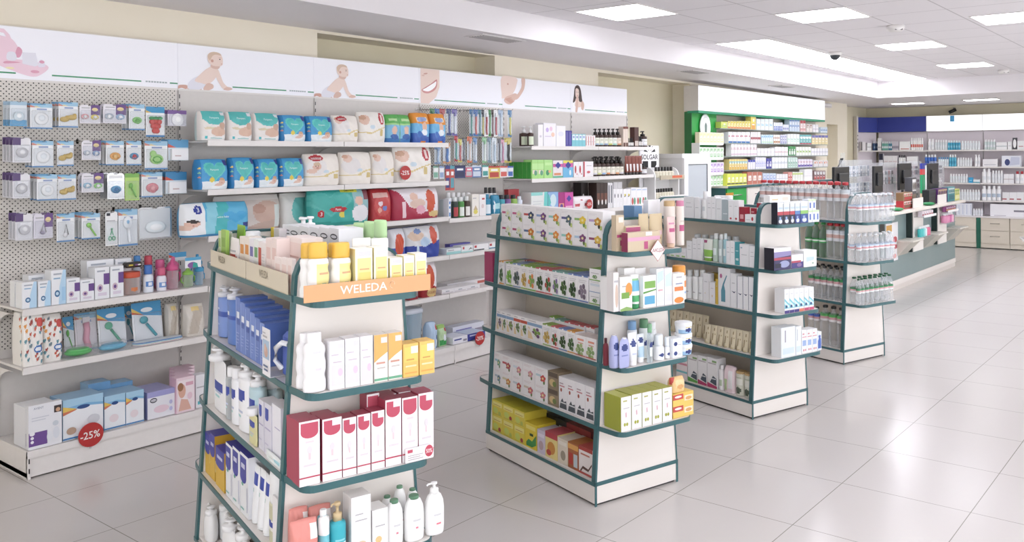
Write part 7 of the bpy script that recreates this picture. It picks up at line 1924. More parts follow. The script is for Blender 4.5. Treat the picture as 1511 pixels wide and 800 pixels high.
def rattle(c, c2): return blister('eceef1', [('p', [(0, .72), (1, .6), (1, 1), (0, 1)], '4f9fd0'), ('p', [(0, .72), (.4, .67), (0, .82)], 'cf6a4a'), ('p', [(0, .78), (.35, .70), (0, .88)], 'e3c46a'), ('e', .5, .8, .2, .06, 'eef1f5'), ('r', 0, 0, 1, .05, '3f6fae')], 'spoon', c, c2, 'toy_card')
TL_ = (math.radians(-9), 0)
row(sh, [('white card with green spoon', rattle('5fb54a', ''), 97, 113, 468, {'ins': .17, 'tilt': TL_}), ('white and pink toothbrush card', blister('ece6ea', HD, 'toothbrush', 'd9a3b5', 'e6e0e3', 'toy_card'), 114, 147, 462, {'ins': .17, 'tilt': TL_}), ('broad white card with green rattle', rattle('5fae8f', ''), 148, 189, 455, {'ins': .15, 'tilt': TL_}), ('white card with teal ring', rattle('4f9fae', ''), 186, 203, 452, {'ins': .21, 'tilt': TL_}), ('broad white card with teal rattle', rattle('3f9fae', ''), 199, 243, 446, {'ins': .13, 'tilt': TL_})])
def lying(c, c2):
    def fn(w, d_, h):
        m = MB(); m.ball(0, d_ / 2, h * .45, w * .42, d_ * .4, h * .42, c, 18, 8)
        m.tube([(w * .3 * math.cos(q), d_ / 2 + d_ * .3 * math.sin(q), h * .7) for q in [6.283 * i / 16 for i in range(16)]], h * .14, c2, 6, True)
        f = MB(); f.box(-w / 2, w / 2, 0, d_, 0, h, 'film', bev=min(.012, h * .3))
        return [('plastic_plate', m.mesh('plastic_plate'), -1, None), ('film_bag', f.mesh('film_bag'), 0, None)]
    return Spec('plastic_plate', 'plate', ('lying', c, c2), .12, fn)
row(sh, [('bagged bright green baby plate', lying('3fae4a', '4fc25a'), 96, 147, 512, {'ins': .01, 'd': .12, 'h': .05}), ('bagged light blue baby plate', lying('5fb0cf', '4a9fc4'), 148, 197, 500, {'ins': .012, 'd': .11, 'h': .045}), ('flat film bag of striped cutlery', pouch('d6dce0', [('r', .0, .2, 1, .3, 'c45a55'), ('r', 0, .5, 1, .6, '4f9f7a'), ('r', 0, .75, 1, .85, '5f8fc4')], .1, 'film_bag', 'bag', nx=20, nz=10, top=.5, crump=.001), 201, 275, 500, {'ins': .012, 'd': .10, 'h': .02})])
foil = pouch('d3cdc4', [('p', [(.1, .1), (.6, .1), (.9, .9), (.4, .9)], 'bfb5a8'), ('r', .3, .8, .7, .92, 'e0c98a')], .09, 'foil_bag', 'bag', nx=24, nz=24, top=.25, crump=.004)
row(sh, [('silver-beige foil bag', foil, 257, 274, 450, {'ins': .05}), ('silver-beige foil bag', foil, 275, 304, 449, {'ins': .04})])

# base deck of the first bay
pl = 'on base deck of leftmost bay'
sh = wall_shelf(.142, pl, YF)
pump = box('e9eaee', [('t', .3, .92, .05, 'AVENT', '9a9fae', .3), ('r', .76, .74, .98, .9, '3a3030'), ('e', .88, .8, .07, .05, 'c9a080'), ('r', 0, .07, .55, .38, '6f4f92'), ('e', .1, .36, .08, .05, 'efeef3'), ('e', .1, .26, .05, .035, 'efeef3'), ('e', .1, .17, .05, .035, 'efeef3'), ('e', .82, .28, .1, .14, 'dfe3ea'), ('e', .8, .5, .09, .06, 'cfd6de'), ('e', .62, .22, .09, .12, 'e6e9ee'), *lines(.08, .6, .72, 2, .06, 'cfd2da', .02)], side='e0e1e6', top='ecedf0', d=.15)
row(sh, [('white carton with purple breast-pump print', pump, 20, 84, 600, {'ins': .05, 'wh': 'second row'}), ('white carton with purple breast-pump print', pump, 29, 91.5, 597, {'ins': .012, 'd': .033, 'wh': 'in front row'})])
rain = lambda *d: box('e9ecf0', [('p', [(0, .62), (.5, .78), (1, .72), (1, 1), (0, 1)], '7fb3d9'), ('p', [(0, .8), (.6, .84), (1, .78), (1, 1), (0, 1)], 'a5cbe3'), ('p', [(0, .62), (.35, .72), (0, .8)], 'cf7a5a'), ('p', [(0, .70), (.35, .74), (0, .84)], 'e0c060'), ('e', .5, .76, .16, .05, '2f4f86'), ('r', 0, .02, 1, .06, '3f7fb8'), *d], top='9fc3de', side='8fb5d6', d=.16)
row(sh, [('broad blue-topped white carton', rain(('e', .75, .4, .16, .12, 'd3d6dc'), ('e', .2, .22, .12, .09, 'b59a86')), 92.5, 152.5, 586, {'ins': .02}), ('small blue-topped white carton', rain(('e', .45, .32, .22, .12, 'e6dade')), 153.7, 185, 583, {'ins': .03}), ('small blue-topped white carton', rain(('e', .45, .32, .22, .12, 'e6dade')), 185.7, 212.5, 577.5, {'ins': .03})])
row(sh, [('low blue carton', box('8fb5d6', [('r', 0, .8, 1, 1, '6f9fc9')], top='9fc3de', d=.1), 130, 196, 565, {'n': 2, 'ins': .20, 'wh': 'in back row'})])
row(sh, [('lavender-topped wide white carton', box('e6e6ec', [('r', 0, .8, 1, 1, '9f9fcf'), ('e', .22, .68, .13, .09, '2c2f3a'), ('e', .22, .68, .1, .05, 'e6e6ec'), ('t', .22, .68, .07, 'chicco', '2c2f3a', .16), ('e', .5, .32, .28, .14, 'e3ccd6'), ('e', .85, .5, .06, .08, 'b9b9dc'), ('e', .85, .25, .06, .08, 'b9b9dc')], top='a9a9d3', side='a3a3d0', d=.2), 213.3, 258, 577, {'ins': .03})])
babyc = box('e9d3da', [('r', .08, .05, .95, .92, 'efe3e6'), ('e', .3, .62, .2, .2, 'd9ab98'), ('e', .22, .74, .16, .12, '9a6f52'), ('p', [(.1, .06), (.8, .06), (.6, .35), (.25, .4)], 'dcb0a0'), ('e', .72, .45, .14, .1, 'e6c9d3'), ('r', .5, .75, .9, .85, 'd9a9b9')], side='e0b9c9', top='e9c9d6', d=.075)
for k in range(4): row(sh, [('pink carton picturing a baby', babyc, 259, 287.5, 556, {'ins': .012 + .077 * k, 'h': .205, 'wh': ('in front', 'second', 'third', 'hindmost')[k]})], 'pink baby cartons')
row(sh, [('white and teal carton', box('e9e9ec', [('r', .2, .1, .9, .2, '5fb9c4'), ('r', .1, .6, .8, .64, LINE)], d=.08), 288.5, 304, 553, {'ins': .03})])

# ------------------------------------------------------------------ nappy packs
TQ, BL_ = '4fb3bb', '3f8ac4'
def heart(cx, cz, r, c):
    return ('p', [(cx + r * .0625 * 16 * math.sin(t) ** 3, cz + r * 1.05 * .0625 * (13 * math.cos(t) - 5 * math.cos(2 * t) - 2 * math.cos(3 * t) - math.cos(4 * t))) for t in [6.283 * i / 24 for i in range(24)]], c)
def babyface(x, z, r, hair=None):
    o = [('e', x, z, r, r * 1.15, 'dcb8a6')]
    if hair: o.append(('e', x, z + r * .7, r * .9, r * .5, hair))
    return o + [('e', x - r * .35, z + r * .1, r * .13, r * .13, '4a3a34'), ('e', x + r * .35, z + r * .1, r * .13, r * .13, '4a3a34'), ('e', x, z - r * .5, r * .3, r * .12, 'b5736a'), ('e', x - r * 1.2, z - r * 1.3, r * 1.2, r * .7, 'dfc0b0')]
white_teal = pouch('e9e4e0', [('p', [(.06, 1), (.06, .72), (.3, .56), (.6, .52), (.82, .62), (.95, .8), (.95, 1)], '5cbcb9'), ('e', .66, .3, .28, .16, 'd9b8a4'), ('e', .8, .5, .12, .12, 'c9a894'), ('r', .05, .0, .95, .14, 'eceae8'), ('e', .18, .1, .05, .05, '4fb3bb'), ('r', .78, .84, .96, .98, 'e6e6ea'), ('r', .35, .06, .8, .1, '9fc9c9'), ('e', .3, .42, .2, .04, 'd9cdb0')], side='cfe0df', texts=((.5, .76, .09, 'Pampers', 'd8efee'),))
blue_pk = pouch('4a9ccf', [('r', 0, 0, .12, 1, '2f7fb8'), ('r', .12, 0, 1, .26, 'e3ebef'), heart(.52, .62, .36, '67c9c2'), heart(.52, .62, .30, '57bdb9'), *babyface(.74, .26, .10, 'c9a27f'), ('e', .42, .32, .08, .08, 'e3cf5a'), ('r', .82, .78, .97, .96, '3a3f86'), ('e', .06, .7, .03, .03, 'e6cf6a'), ('e', .06, .55, .03, .03, '8fcf9a'), ('e', .06, .4, .03, .03, 'cf8a6a'), ('p', [(.14, .08), (.6, .02), (.9, .1), (.6, .12)], 'f0f3f5')], side='3f86bb', texts=((.5, .64, .08, 'Pampers', 'cfeeec'),))
cream = lambda b=True, face=False: pouch('ece6de', [('r', .0, .26, .62, .29, 'd9c99a'), ('p', [(.5, .26), (.8, .4), (1, .44), (1, .48), (.75, .44), (.5, .31)], 'dccb94'), ('e', .3, .58, .28, .26, 'e3dfdd')] + (babyface(.3, .6, .11, 'cdb49a') if face else [('e', .2, .8, .14, .12, 'dfc2b3'), ('e', .13, .86, .08, .06, 'cfa68f')]) + ([('e', .3, .86, .2, .1, 'b5373f'), ('r', .15, .83, .45, .89, 'ead8d6')] if b else []) + [('r', .78, .22, .9, .34, 'd3bf84'), ('e', .55, .42, .08, .05, 'c9d9e3')], side='e3dcd2', texts=((.3, .86, .06, 'HUGGIES', '9c2a34'),) if b else ())
huge = pouch('ece8e2', [('e', .18, .72, .16, .16, 'dcbcab'), ('e', .12, .8, .1, .08, 'c49e86'), ('p', [(.0, .3), (.4, .26), (.8, .44), (1, .5), (1, .54), (.7, .44), (.4, .31), (0, .34)], 'dac893'), ('e', .8, .78, .09, .2, 'b5373f'), ('r', .77, .64, .83, .92, 'e6cfcd'), ('r', .72, .2, .82, .4, 'd3bf84'), ('e', .45, .5, .1, .06, 'c9d9e3')], side='e3dcd2')
greenp = pouch('5fae5a', [('r', 0, 0, 1, .62, '7fb9d9'), ('r', 0, .62, 1, .68, '9fce8a'), ('r', 0, 0, 1, .16, '3f78b5'), ('e', .28, .42, .1, .16, 'dcb8a6'), ('e', .75, .42, .1, .16, 'dcb8a6'), ('e', .28, .2, .16, .1, '2f5fa5'), ('e', .75, .2, .16, .1, '2f5fa5'), ('r', .47, .0, .5, 1, '4f9a55'), ('r', .1, .76, .42, .86, 'b5d6a0'), ('r', .58, .76, .92, .86, 'b5d6a0')], side='4f9a4a')
orangep = pouch('e0923a', [('p', [(0, 0), (1, 0), (1, .60), (0, .66)], '6fb3dc'), ('p', [(0, 0), (1, 0), (1, .18), (0, .34)], '3a60ae'), ('e', .62, .52, .13, .16, 'dcb59f'), ('e', .62, .34, .18, .1, 'e6ebf0'), ('e', .35, .28, .14, .1, '3f6fb8'), ('r', .2, .72, .8, .84, 'e9d6bd'), ('e', .5, .78, .26, .08, '8fa0c9'), ('r', .4, .0, .7, .06, 'd9853a')], side='c9702f')
G = 'nappy packs on the wall shelves'
pl = 'on top nappy shelf'
sh = wall_shelf(1.74, pl)
row(sh, [('white and turquoise nappy pack', white_teal, 297, 336, 164, {}), ('white and turquoise nappy pack', white_teal, 338, 375, 165, {}), ('white and turquoise nappy pack', white_teal, 377, 415, 167, {}), ('blue nappy pack with turquoise heart', blue_pk, 415.5, 454, 170, {}), ('blue nappy pack with turquoise heart', blue_pk, 455, 493.5, 171.5, {}), ('cream nappy pack with red oval', cream(), 494, 531.5, 170, {}), ('tall cream nappy pack with upright red oval', huge, 532, 571.5, 165, {}), ('green and blue swim nappy pack', greenp, 571.8, 609, 169, {}), ('orange and blue swim nappy pack', orangep, 610.5, 636, 166.5, {}), ('orange and blue swim nappy pack', orangep, 637, 660, 168, {})], None, ins=.02)
pl = 'on second nappy shelf'
sh = wall_shelf(1.44, pl)
row(sh, [('blue nappy pack with turquoise heart', blue_pk, 293, 339.5, 235, {}), ('blue nappy pack with turquoise heart', blue_pk, 341.5, 378.5, 232.5, {}), ('blue nappy pack with turquoise heart', blue_pk, 379, 414, 234.5, {}), ('blue nappy pack with turquoise heart', blue_pk, 414.6, 451.4, 233.5, {}), ('white nappy pack with baby portrait', cream(True, True), 452, 504, 227, {}), ('cream nappy pack with gold ribbon', cream(False), 505, 551, 224.4, {}), ('cream nappy pack with gold ribbon', cream(False), 551.5, 584.5, 223.5, {}), ('large cream nappy pack with gold ribbon', huge, 585, 640, 216, {})], None, ins=.02)
pl = 'on third nappy shelf'
sh = wall_shelf(1.157, pl)
flat_b = pouch('5fb3d9', [('r', 0, 0, .3, 1, 'eceff2'), ('p', [(.28, 0), (.42, 0), (.52, 1), (.34, 1)], '8fcfe0'), ('p', [(.42, 0), (.6, 0), (.66, 1), (.5, 1)], '52b8bd'), heart(.75, .55, .2, '49a6d6'), *babyface(.13, .4, .1, '2f2622'), ('e', .2, .8, .06, .13, '2f3f96'), ('t', 0, 0, 0, '', '2f3f96'), ('r', .86, .2, .98, .34, '2f3f86'), ('r', 0, 0, 1, .06, '3f86b5')], .14, side='4a9cc9', texts=((.2, .8, .14, '3', 'e6eaf2'), (.55, .55, .08, 'active baby', 'd8f0f0')))
grey_b = pouch('d9cfc9', [('e', .75, .5, .22, .32, 'd3b5a6'), ('e', .62, .6, .1, .14, 'c49e8e'), ('p', [(.3, 0), (1, 0), (1, .3), (.6, .2)], 'c9b0a3'), ('r', .0, .86, 1, 1, 'e3dedb'), ('r', .86, .05, .95, .7, 'dfe6e3')], .1)
ww_t = pouch('e3e3e0', [('e', .62, .5, .36, .42, '6fc4bf'), ('r', 0, .86, 1, 1, 'e9e9e6')], .1)
tealp = pouch('3fa79f', [heart(.3, .6, .36, '55b5ad'), heart(.3, .6, .3, '48aca3'), ('r', .68, .1, .98, .98, '8fb9bd'), ('e', .78, .62, .07, .13, 'dcb8a6'), ('e', .8, .28, .15, .22, 'e6e6e9'), ('e', .42, .42, .14, .07, 'b5303a'), ('e', .14, .32, .05, .09, 'b5303a'), ('e', .48, .28, .05, .08, 'd9cf5a'), ('r', .48, .84, .78, .93, 'd9d84a'), ('r', .86, .66, .98, .9, '7a3f4a'), ('p', [(.0, .0), (1, 0), (1, .06), (0, .12)], '35958d')], .14, side='348f88', texts=((.63, .885, .05, 'JUMBO PACK', '4a5a3a'), (.42, .42, .06, 'Pants', 'f0e6e6'), (.14, .32, .1, '3', 'f0e6e6')))
redp = pouch('b5373c', [('e', .5, .5, .4, .34, 'c4504f'), ('e', .4, .55, .1, .08, 'e0cfd6'), ('e', .6, .4, .1, .08, '6f7fc0'), ('e', .35, .35, .1, .08, 'e0a090'), ('r', .1, .75, .8, .88, 'd9b0aa')], .13, side='9c2f35')
redw = pouch('e6e0e4', [('p', [(0, 0), (1, 0), (1, .14), (.6, .26), (.3, .42), (.12, .9), (0, 1)], 'a8304a'), ('e', .4, .72, .08, .13, 'dcb8a6'), ('e', .48, .5, .16, .16, 'dfc4b6'), ('e', .55, .3, .1, .14, 'e0a9b9'), ('e', .77, .62, .1, .32, 'c9573a'), ('e', .76, .36, .07, .2, 'c9573a'), ('e', .85, .14, .13, .1, 'd9bf86'), ('r', .15, .05, .22, .6, 'e6ccd3')], .13, side='c9bfc6')
row(sh, [('long blue nappy pack picturing a dark-haired baby', flat_b, 272.5, 372, 299, {'ins': .004, 'd': .14}), ('pale nappy pack picturing a sleeping baby', grey_b, 321, 418, 288, {'ins': .155, 'd': .12}), ('white and turquoise nappy pack', ww_t, 419, 463, 284.5, {'ins': .15, 'd': .12}), ('large teal pants pack', tealp, 461, 549, 276, {'ins': .01, 'd': .14}), ('red pants pack', redp, 549.5, 580, 279, {'ins': .03}), ('crimson and white pants pack with orange letters', redw, 580.5, 651.5, 278, {'ins': .012, 'd': .14})])
row(wall_shelf(.853, 'on fourth nappy shelf'), [('blue pack with orange figure', pouch('3f57a8', [('r', 0, .4, 1, 1, 'dfe0e6'), ('e', .5, .5, .3, .34, 'c9553a')], .12), 579, 600.5, 338, {'ins': .02}), ('blue and white pants pack with orange letters', pouch('34489e', [('p', [(0, .42), (.5, .36), (.8, .5), (1, .55), (1, 1), (0, 1)], 'd9d9dc'), ('e', .25, .72, .2, .16, 'd6bda8'), ('e', .3, .85, .1, .08, '6f86b5'), ('e', .76, .7, .1, .28, 'c95a45'), ('e', .5, .5, .14, .14, 'b9cfe6'), ('r', .25, .2, .32, .42, 'c9dcea')], .13, side='2f4190'), 601, 652.5, 334, {'ins': .012})])
row(wall_shelf(.545, 'on fifth nappy shelf'), [('upright red and white nappy pack', pouch('e9e3e6', [('p', [(0, 0), (1, 0), (1, .2), (.6, .34), (0, .3)], '9c2a30'), ('r', .06, .35, .4, .8, 'b5373c'), ('e', .5, .55, .26, .34, 'c9573a'), ('e', .6, .12, .36, .12, 'd3b97f')], .12, texts=((.5, .12, .07, 'HUGGIES', '8f4a3a'),)), 624, 646.5, 385, {'ins': .012})])
row(wall_shelf(.545, 'on fifth nappy shelf'), [('low dark red carton', box('8f2f3a', [], d=.1), 604, 617, 437, {'ins': .02, 'h': .02})])
sh = wall_shelf(.142, 'on base deck below nappy shelves', YF)
def basket(w, d_, h):
    m = MB(); m.lathe([(.8, 0), (.82, .004), (1, h * .86), (1, h * .9)], 'bluepet', 20, w / 2, d_ / 2, 0, d_ / 2, 4)
    l = MB(); l.lathe([(1.04, h * .88), (1.04, h * .95), (.9, h)], 'dfe6f2', 20, w / 2, d_ / 2, 0, d_ / 2, 4)
    return [('storage_tub', m.mesh('storage_tub'), -1, None), ('lid', l.mesh('lid'), 0, None)]
row(sh, [('pale blue plastic tub with white lid', Spec('storage_tub', 'tub', ('tub',), .16, basket), 602, 627, 456, {'ins': .12, 'd': .16}), ('blue and white incontinence pad pack', pouch('b5cbe3', [('r', .75, 0, 1, .5, '34489e'), ('e', .8, .8, .14, .1, 'b5434e'), ('e', .75, .2, .12, .16, 'e0e6ee')], .1, 'pad_pack', 'pack', nx=20, nz=20), 627.5, 647, 477, {'ins': .06}), ('green and white pad pack', pouch('b9d3a8', [('r', .1, .05, .9, .28, '3f9f55'), ('e', .7, .4, .2, .14, 'e0e6ee'), ('e', .8, .8, .14, .1, 'b5434e'), ('r', 0, .85, 1, 1, '8fb55a')], .1, 'pad_pack', 'pack', nx=20, nz=20), 648, 660.5, 480, {'ins': .06})])
sh = wall_shelf(.142, 'on base deck under toothbrush pegboard', YF)
fl = lambda c, c2, n='carton': box(c, [('r', .1, .5, .6, .7, c2), ('r', .7, .2, .95, .5, '8f8a9a')], d=.16, top='d3d6e3')
row(sh, [('flat white and navy carton', fl('e3e3ea', '3f4a90'), 668, 690, 495, {'ins': .03, 'h': .055}), ('flat navy carton', box('3f4796', [('r', .1, .6, .7, .8, 'c9cce6')], top='b9c6dc', d=.16), 690.5, 716, 491, {'ins': .03, 'h': .055}), ('flat white and lilac carton', fl('dfe0ea', '8f8ac0'), 668, 714, 484, {'ins': .20, 'h': .09, 'd': .1, 'wh': 'in back row'})])
sh = wall_shelf(.547, 'on lowest shelf under toothbrush pegboard')
row(sh, [('flat white wipes box', box('e3e1e3', [('r', .0, .1, .9, .3, 'c9c0c4'), ('r', .3, .4, .6, .6, '9a9fa8')], top='e9e7e8', d=.13), 652, 708, 416, {'n': 3, 'vt2': 412, 'ins': .015, 'h': .035}), ('flat white box with red print', box('e6e2e2', [('r', .2, .2, .9, .7, 'c4685f')], top='e9e7e8', d=.13), 700, 722, 413, {'ins': .16, 'h': .045}), ('flat white wipes box', box('e3e1e3', [], top='e6e3e3', d=.12), 660, 704, 409, {'n': 2, 'ins': .16, 'h': .045, 'wh': 'in back row'})])
sh = wall_shelf(.853, 'on second shelf under toothbrush pegboard')
row(sh, [('low white and teal toothpaste carton', box('e3e8e9', [('r', 0, .0, 1, .45, '9fd0cf'), ('r', .1, .6, .5, .8, LINE)], top='d9dee0', d=.1), 659, 680.5, 365, {'h': .045}), ('low white carton with dark squiggle', box('e6e9ea', [('r', .1, .5, .25, .85, 'b5434a'), ('p', [(.6, .3), (.8, .7), (.95, .4), (.8, .5)], '3a3f3a'), ('r', 0, 0, 1, .2, 'a9d6d3')], d=.1), 681, 698, 362, {'h': .055}), ('long low white carton with red mark', box('e9e9ea', [('r', .05, .5, .2, .85, 'b5434a'), ('r', .0, .08, .7, .25, '33403f')], d=.1), 699, 721, 360, {'h': .055}), ('long low white carton with red mark', box('e9e9ea', [('r', .05, .5, .2, .85, 'b5434a'), ('r', .0, .08, .7, .25, '4a7f9a')], d=.1), 721.5, 743, 358, {'h': .055}), ('flat indigo carton', box('5f5aa8', [], d=.06), 664, 694, 359, {'ins': .12, 'h': .065})])
sh = wall_shelf(1.14, 'on top shelf under toothbrush pegboard', None, (3, 4))
mw = lambda c, cap, lab: bottle(c, cap, [('r', .12, .1, .88, .62, lab)], 'straight', .2, .6, seg=12)
row(sh, [('white carton with blue dots', box('e6eaf0', [('r', .2, .1, .8, .3, '4f86c4'), ('r', .2, .5, .8, .62, '4f86c4'), ('e', .5, .8, .3, .08, '3f6fb0')]), 658, 663, 294, {}), ('pale blue carton', box('d9e6ea', [('r', .2, .5, .8, .6, 'b5cdd6'), ('r', 0, 0, 1, .05, '5fae9a')]), 663.4, 670, 295, {}), ('black bottle with red label', mw('2c3a35', 'e3e6e6', 'b5434a'), 670.3, 678.7, 291, {}), ('green bottle with white label', mw('4f8f4a', 'e3e6e6', 'e6ece6'), 679, 687.7, 291, {}), ('brown bottle with white label', mw('4a3a30', 'e3e6e6', 'ece9e6'), 688, 696, 290, {}), ('cream carton with deer print', box('ece8e0', [('p', [(.2, .3), (.5, .5), (.8, .3), (.5, .2)], 'c9b58f'), ('e', .5, .2, .3, .1, 'd9cf6a'), ('r', .1, .8, .6, .84, LINE)]), 696.5, 707, 287, {}), ('white carton with red mark', box('ece9e9', [('r', .4, .75, .8, .83, 'b5434a'), ('e', .5, .45, .2, .1, 'd9c9c9')]), 707.3, 717, 287, {}), ('teal mouthwash bottle', mw('2f86a8', '2f86a8', 'dfe9ee'), 717.5, 727, 287, {}), ('teal film pack', pouch('2a7f9f', [('r', .3, .3, .9, .6, 'a9d6dc'), ('e', .2, .4, .1, .3, 'dfe9ee')], .06, 'film_pack', 'pack', nx=14, nz=14), 727.3, 739, 288, {}),
 ('white bottle with white cap', mw('e3e8ea', 'efefef', 'd0dce3'), 661, 698, 284.5, {'n': 5, 'ins': .12, 'wh': 'in back row'}), ('bottle with black cap', mw('dfe3e3', '2a2a2c', 'e6e6e6'), 717, 735, 277, {'n': 3, 'ins': .14, 'wh': 'in back row'})])

# ------------------------------------------------------------------ fifth and sixth bay
amber = lambda lab='e6e3cf', foot='9fb58f', d=None: bottle('3f2a22', '26221f', [('r', 0, .12, 1, .72, lab), ('r', .1, .12, .9, .26, foot), ('r', .2, .5, .8, .55, '9a9a86')], 'straight', .32, .55, pump=True, seg=12)
pl = 'on top shelf of fifth bay'
sh = wall_shelf(1.722, pl, None, (4, 6))
row(sh, [('amber bottle with white pump and mint label', bottle('3f2a22', 'e6e6e6', [('r', 0, .1, 1, .7, 'd9e3c9')], 'straight', .34, .5, pump=True), 775, 793, 186, {'n': 2}), ('slim white carton', box('eceaec', [('r', .3, .4, .7, .5, 'cfc9d3')]), 794, 801.3, 184, {}), ('white carton with lilac flowers', box('eae8ee', [('e', .3, .7, .12, .1, 'c3b0dc'), ('e', .6, .75, .12, .1, 'e3c3d6'), ('e', .75, .5, .14, .1, 'e6c4b0'), ('r', .1, .4, .6, .44, 'd3c9dc')], d=.1), 802, 820.3, 182, {}), ('white carton with pale flowers', box('ecebef', [('e', .5, .6, .3, .12, 'dfe0ee')], d=.1), 820.7, 834.5, 186, {}), ('purple carton', box('4a4596', [('r', .3, .1, .5, .9, '7f7ac0')], d=.08), 835, 843.7, 193, {'n': 2}), ('turquoise and white carton', box('7fc4cf', [('r', .1, .5, .9, .95, 'dfecee'), ('e', .5, .75, .25, .1, '8f9fd0')], d=.08), 844, 864, 198, {'n': 4}), ('white and red carton', box('eae3e3', [('r', .0, .1, .3, .9, 'c98a8a'), ('r', .5, .4, .9, .45, LINE)], d=.08), 864.3, 878.5, 200, {'n': 4})])
pl = 'on top shelf of sixth bay'
sh = wall_shelf(1.722, pl, None, (4, 6))
lab6 = [('e3e6d6', '9fb5c9'), ('e6e6da', '9fc9d6'), ('e6e6da', '8fa5c9'), ('e3e6d6', 'c9cf6a'), ('e3e6e0', '9fd6c9'), ('e6d6c9', 'd69a6a')]
row(sh, [('black pump bottle with pale label', amber(*lab6[i]), 879.5 + 6.6 * i, 885.8 + 6.6 * i, 190, {}) for i in range(6)] + [('brown and beige carton', box('d9c9bd', [('r', 0, .88, 1, 1, '6f3a2c'), ('r', .1, 0, .9, .2, '5f3a30')]), 919.5, 927, 187, {'n': 2}), ('small black dropper bottle', bottle('33302f', '1f1d1c', [('r', 0, .2, 1, .8, 'd9d6d3')], 'round', .4, .45, seg=10), 927.5, 936, 204, {'n': 3}), ('dark brown carton', box('4a2c26', [('r', .1, .05, .9, .3, 'c9bdb5')]), 936.3, 942.5, 188, {}), ('small black dropper bottle', bottle('33302f', '1f1d1c', [('r', 0, .2, 1, .8, 'd9d6d3')], 'round', .4, .45, seg=10), 943, 949.5, 201, {'n': 2}), ('black pump bottle with white label', amber('e3e3e6', 'c9c9d0'), 950, 957.3, 193.5, {})])
pl = 'on second shelf of fifth bay'
sh = wall_shelf(1.43, pl, None, (4, 6))
for k in range(5): put(sh, 5.885, .022 + .052 * k, .06, .05, .148, 'green-sided sanitary pack', box('a5d884', [('r', 0, .5, 1, .8, 'b9e39a')], side='3f9f3f', top='4fa84a'), 'green sanitary packs', wh=('front', 'second-deep', 'third-deep', 'fourth-deep', 'hindmost')[k])
row(sh, [('light green sanitary pack', box('a5d884', [('r', 0, .5, 1, .8, 'b9e39a'), ('r', .1, .25, .9, .45, 'e3d6c9'), ('e', .6, .3, .25, .14, '5f9a7a')], d=.1), 785, 802.6, 236, {'n': 2}), ('broad light green sanitary pack', box('a9db8a', [('e', .4, .3, .2, .15, '4a8f6a'), ('r', .5, .3, .8, .42, 'e3a97a'), ('r', .1, .7, .9, .85, 'bfe6a0')], d=.1), 803, 815.5, 236, {}), ('white and pink sanitary pack', box('e3dde0', [('p', [(.5, .55), (.75, .72), (.5, .88), (.25, .72)], '34408f'), ('r', 0, .62, 1, .8, 'c95a9a'), ('r', 0, .0, 1, .1, '5fae8f'), ('r', .1, .15, .8, .28, 'd98f6a'), ('p', [(.5, .52), (.8, .72), (.5, .92), (.2, .72)], '34408f')], d=.1), 816, 830.5, 237, {}), ('blue and pink sanitary pack', box('6fb5dc', [('r', 0, .84, 1, 1, 'd9d05a'), ('r', 0, .6, 1, .84, 'c95a9f'), ('p', [(.5, .5), (.8, .72), (.5, .94), (.2, .72)], '34408f'), ('e', .7, .28, .1, .16, 'dfeaf0')], d=.1), 831, 845.5, 237, {}), ('white carton with red figure', box('eae6e8', [('e', .4, .5, .18, .26, 'b5343f'), ('e', .7, .2, .1, .06, 'c4606a')], d=.1), 846.5, 860, 239, {'n': 2}), ('white carton with red spine', box('ece8ea', [('r', 0, 0, .12, 1, 'c4404f'), ('r', .3, .7, .8, .74, LINE), ('e', .5, .3, .18, .08, 'c4606a')], d=.1), 861, 875.5, 238.5, {})])
pl = 'on second shelf of sixth bay'
sh = wall_shelf(1.43, pl, None, (4, 6))
f6 = ['c9c9d0', 'c9d08a', '8fb0d6', 'd98f5a', 'e6d6c9', 'd99a6a', 'cfcfd6']
row(sh, [('black dropper bottle with cream label', amber('e3e0d3', f6[i]), 876.5 + 6.6 * i, 882.6 + 6.6 * i, 232.5, {'ins': .03}) for i in range(7)] + [('brown squeeze tube', tube_('7a3a2c', '2a2523', [('r', .3, .1, .9, .5, 'd9d6d6')]), 923.5, 949, 230, {'n': 5, 'd': .035}), ('short black bottle with white label', amber('e3e3e6', 'c9c9d0'), 950, 957.3, 242, {})])
row(sh, [('black pump bottle', amber('e3e0d3'), 880, 921, 231, {'n': 5, 'ins': .12, 'wh': 'in back row'})])
pl = 'on third shelf of fifth bay'
sh = wall_shelf(1.11, pl, None, (4, 6))
row(wall_shelf(1.14, 'on top shelf under toothbrush pegboard', None, (3, 4)), [('teal mouthwash bottle', mw('3f9aa8', '2a2a30', 'cfe3e3'), 739.5, 747.5, 288, {}), ('violet mouthwash bottle', mw('7a5a8f', '2a2a30', 'dcd0e3'), 748, 757, 288, {}), ('lime mouthwash bottle', mw('8fb55a', '2a2a30', 'e3ecd0'), 757.5, 766, 288, {}), ('clear mouthwash bottle', mw('d6dcea', 'dfe3ee', 'ced3e6'), 766.3, 773, 290, {}), ('red carton', box('9c2f35', [('r', .1, .3, .9, .5, 'b55a5a')], d=.05), 750, 766, 279.5, {'ins': .12})])
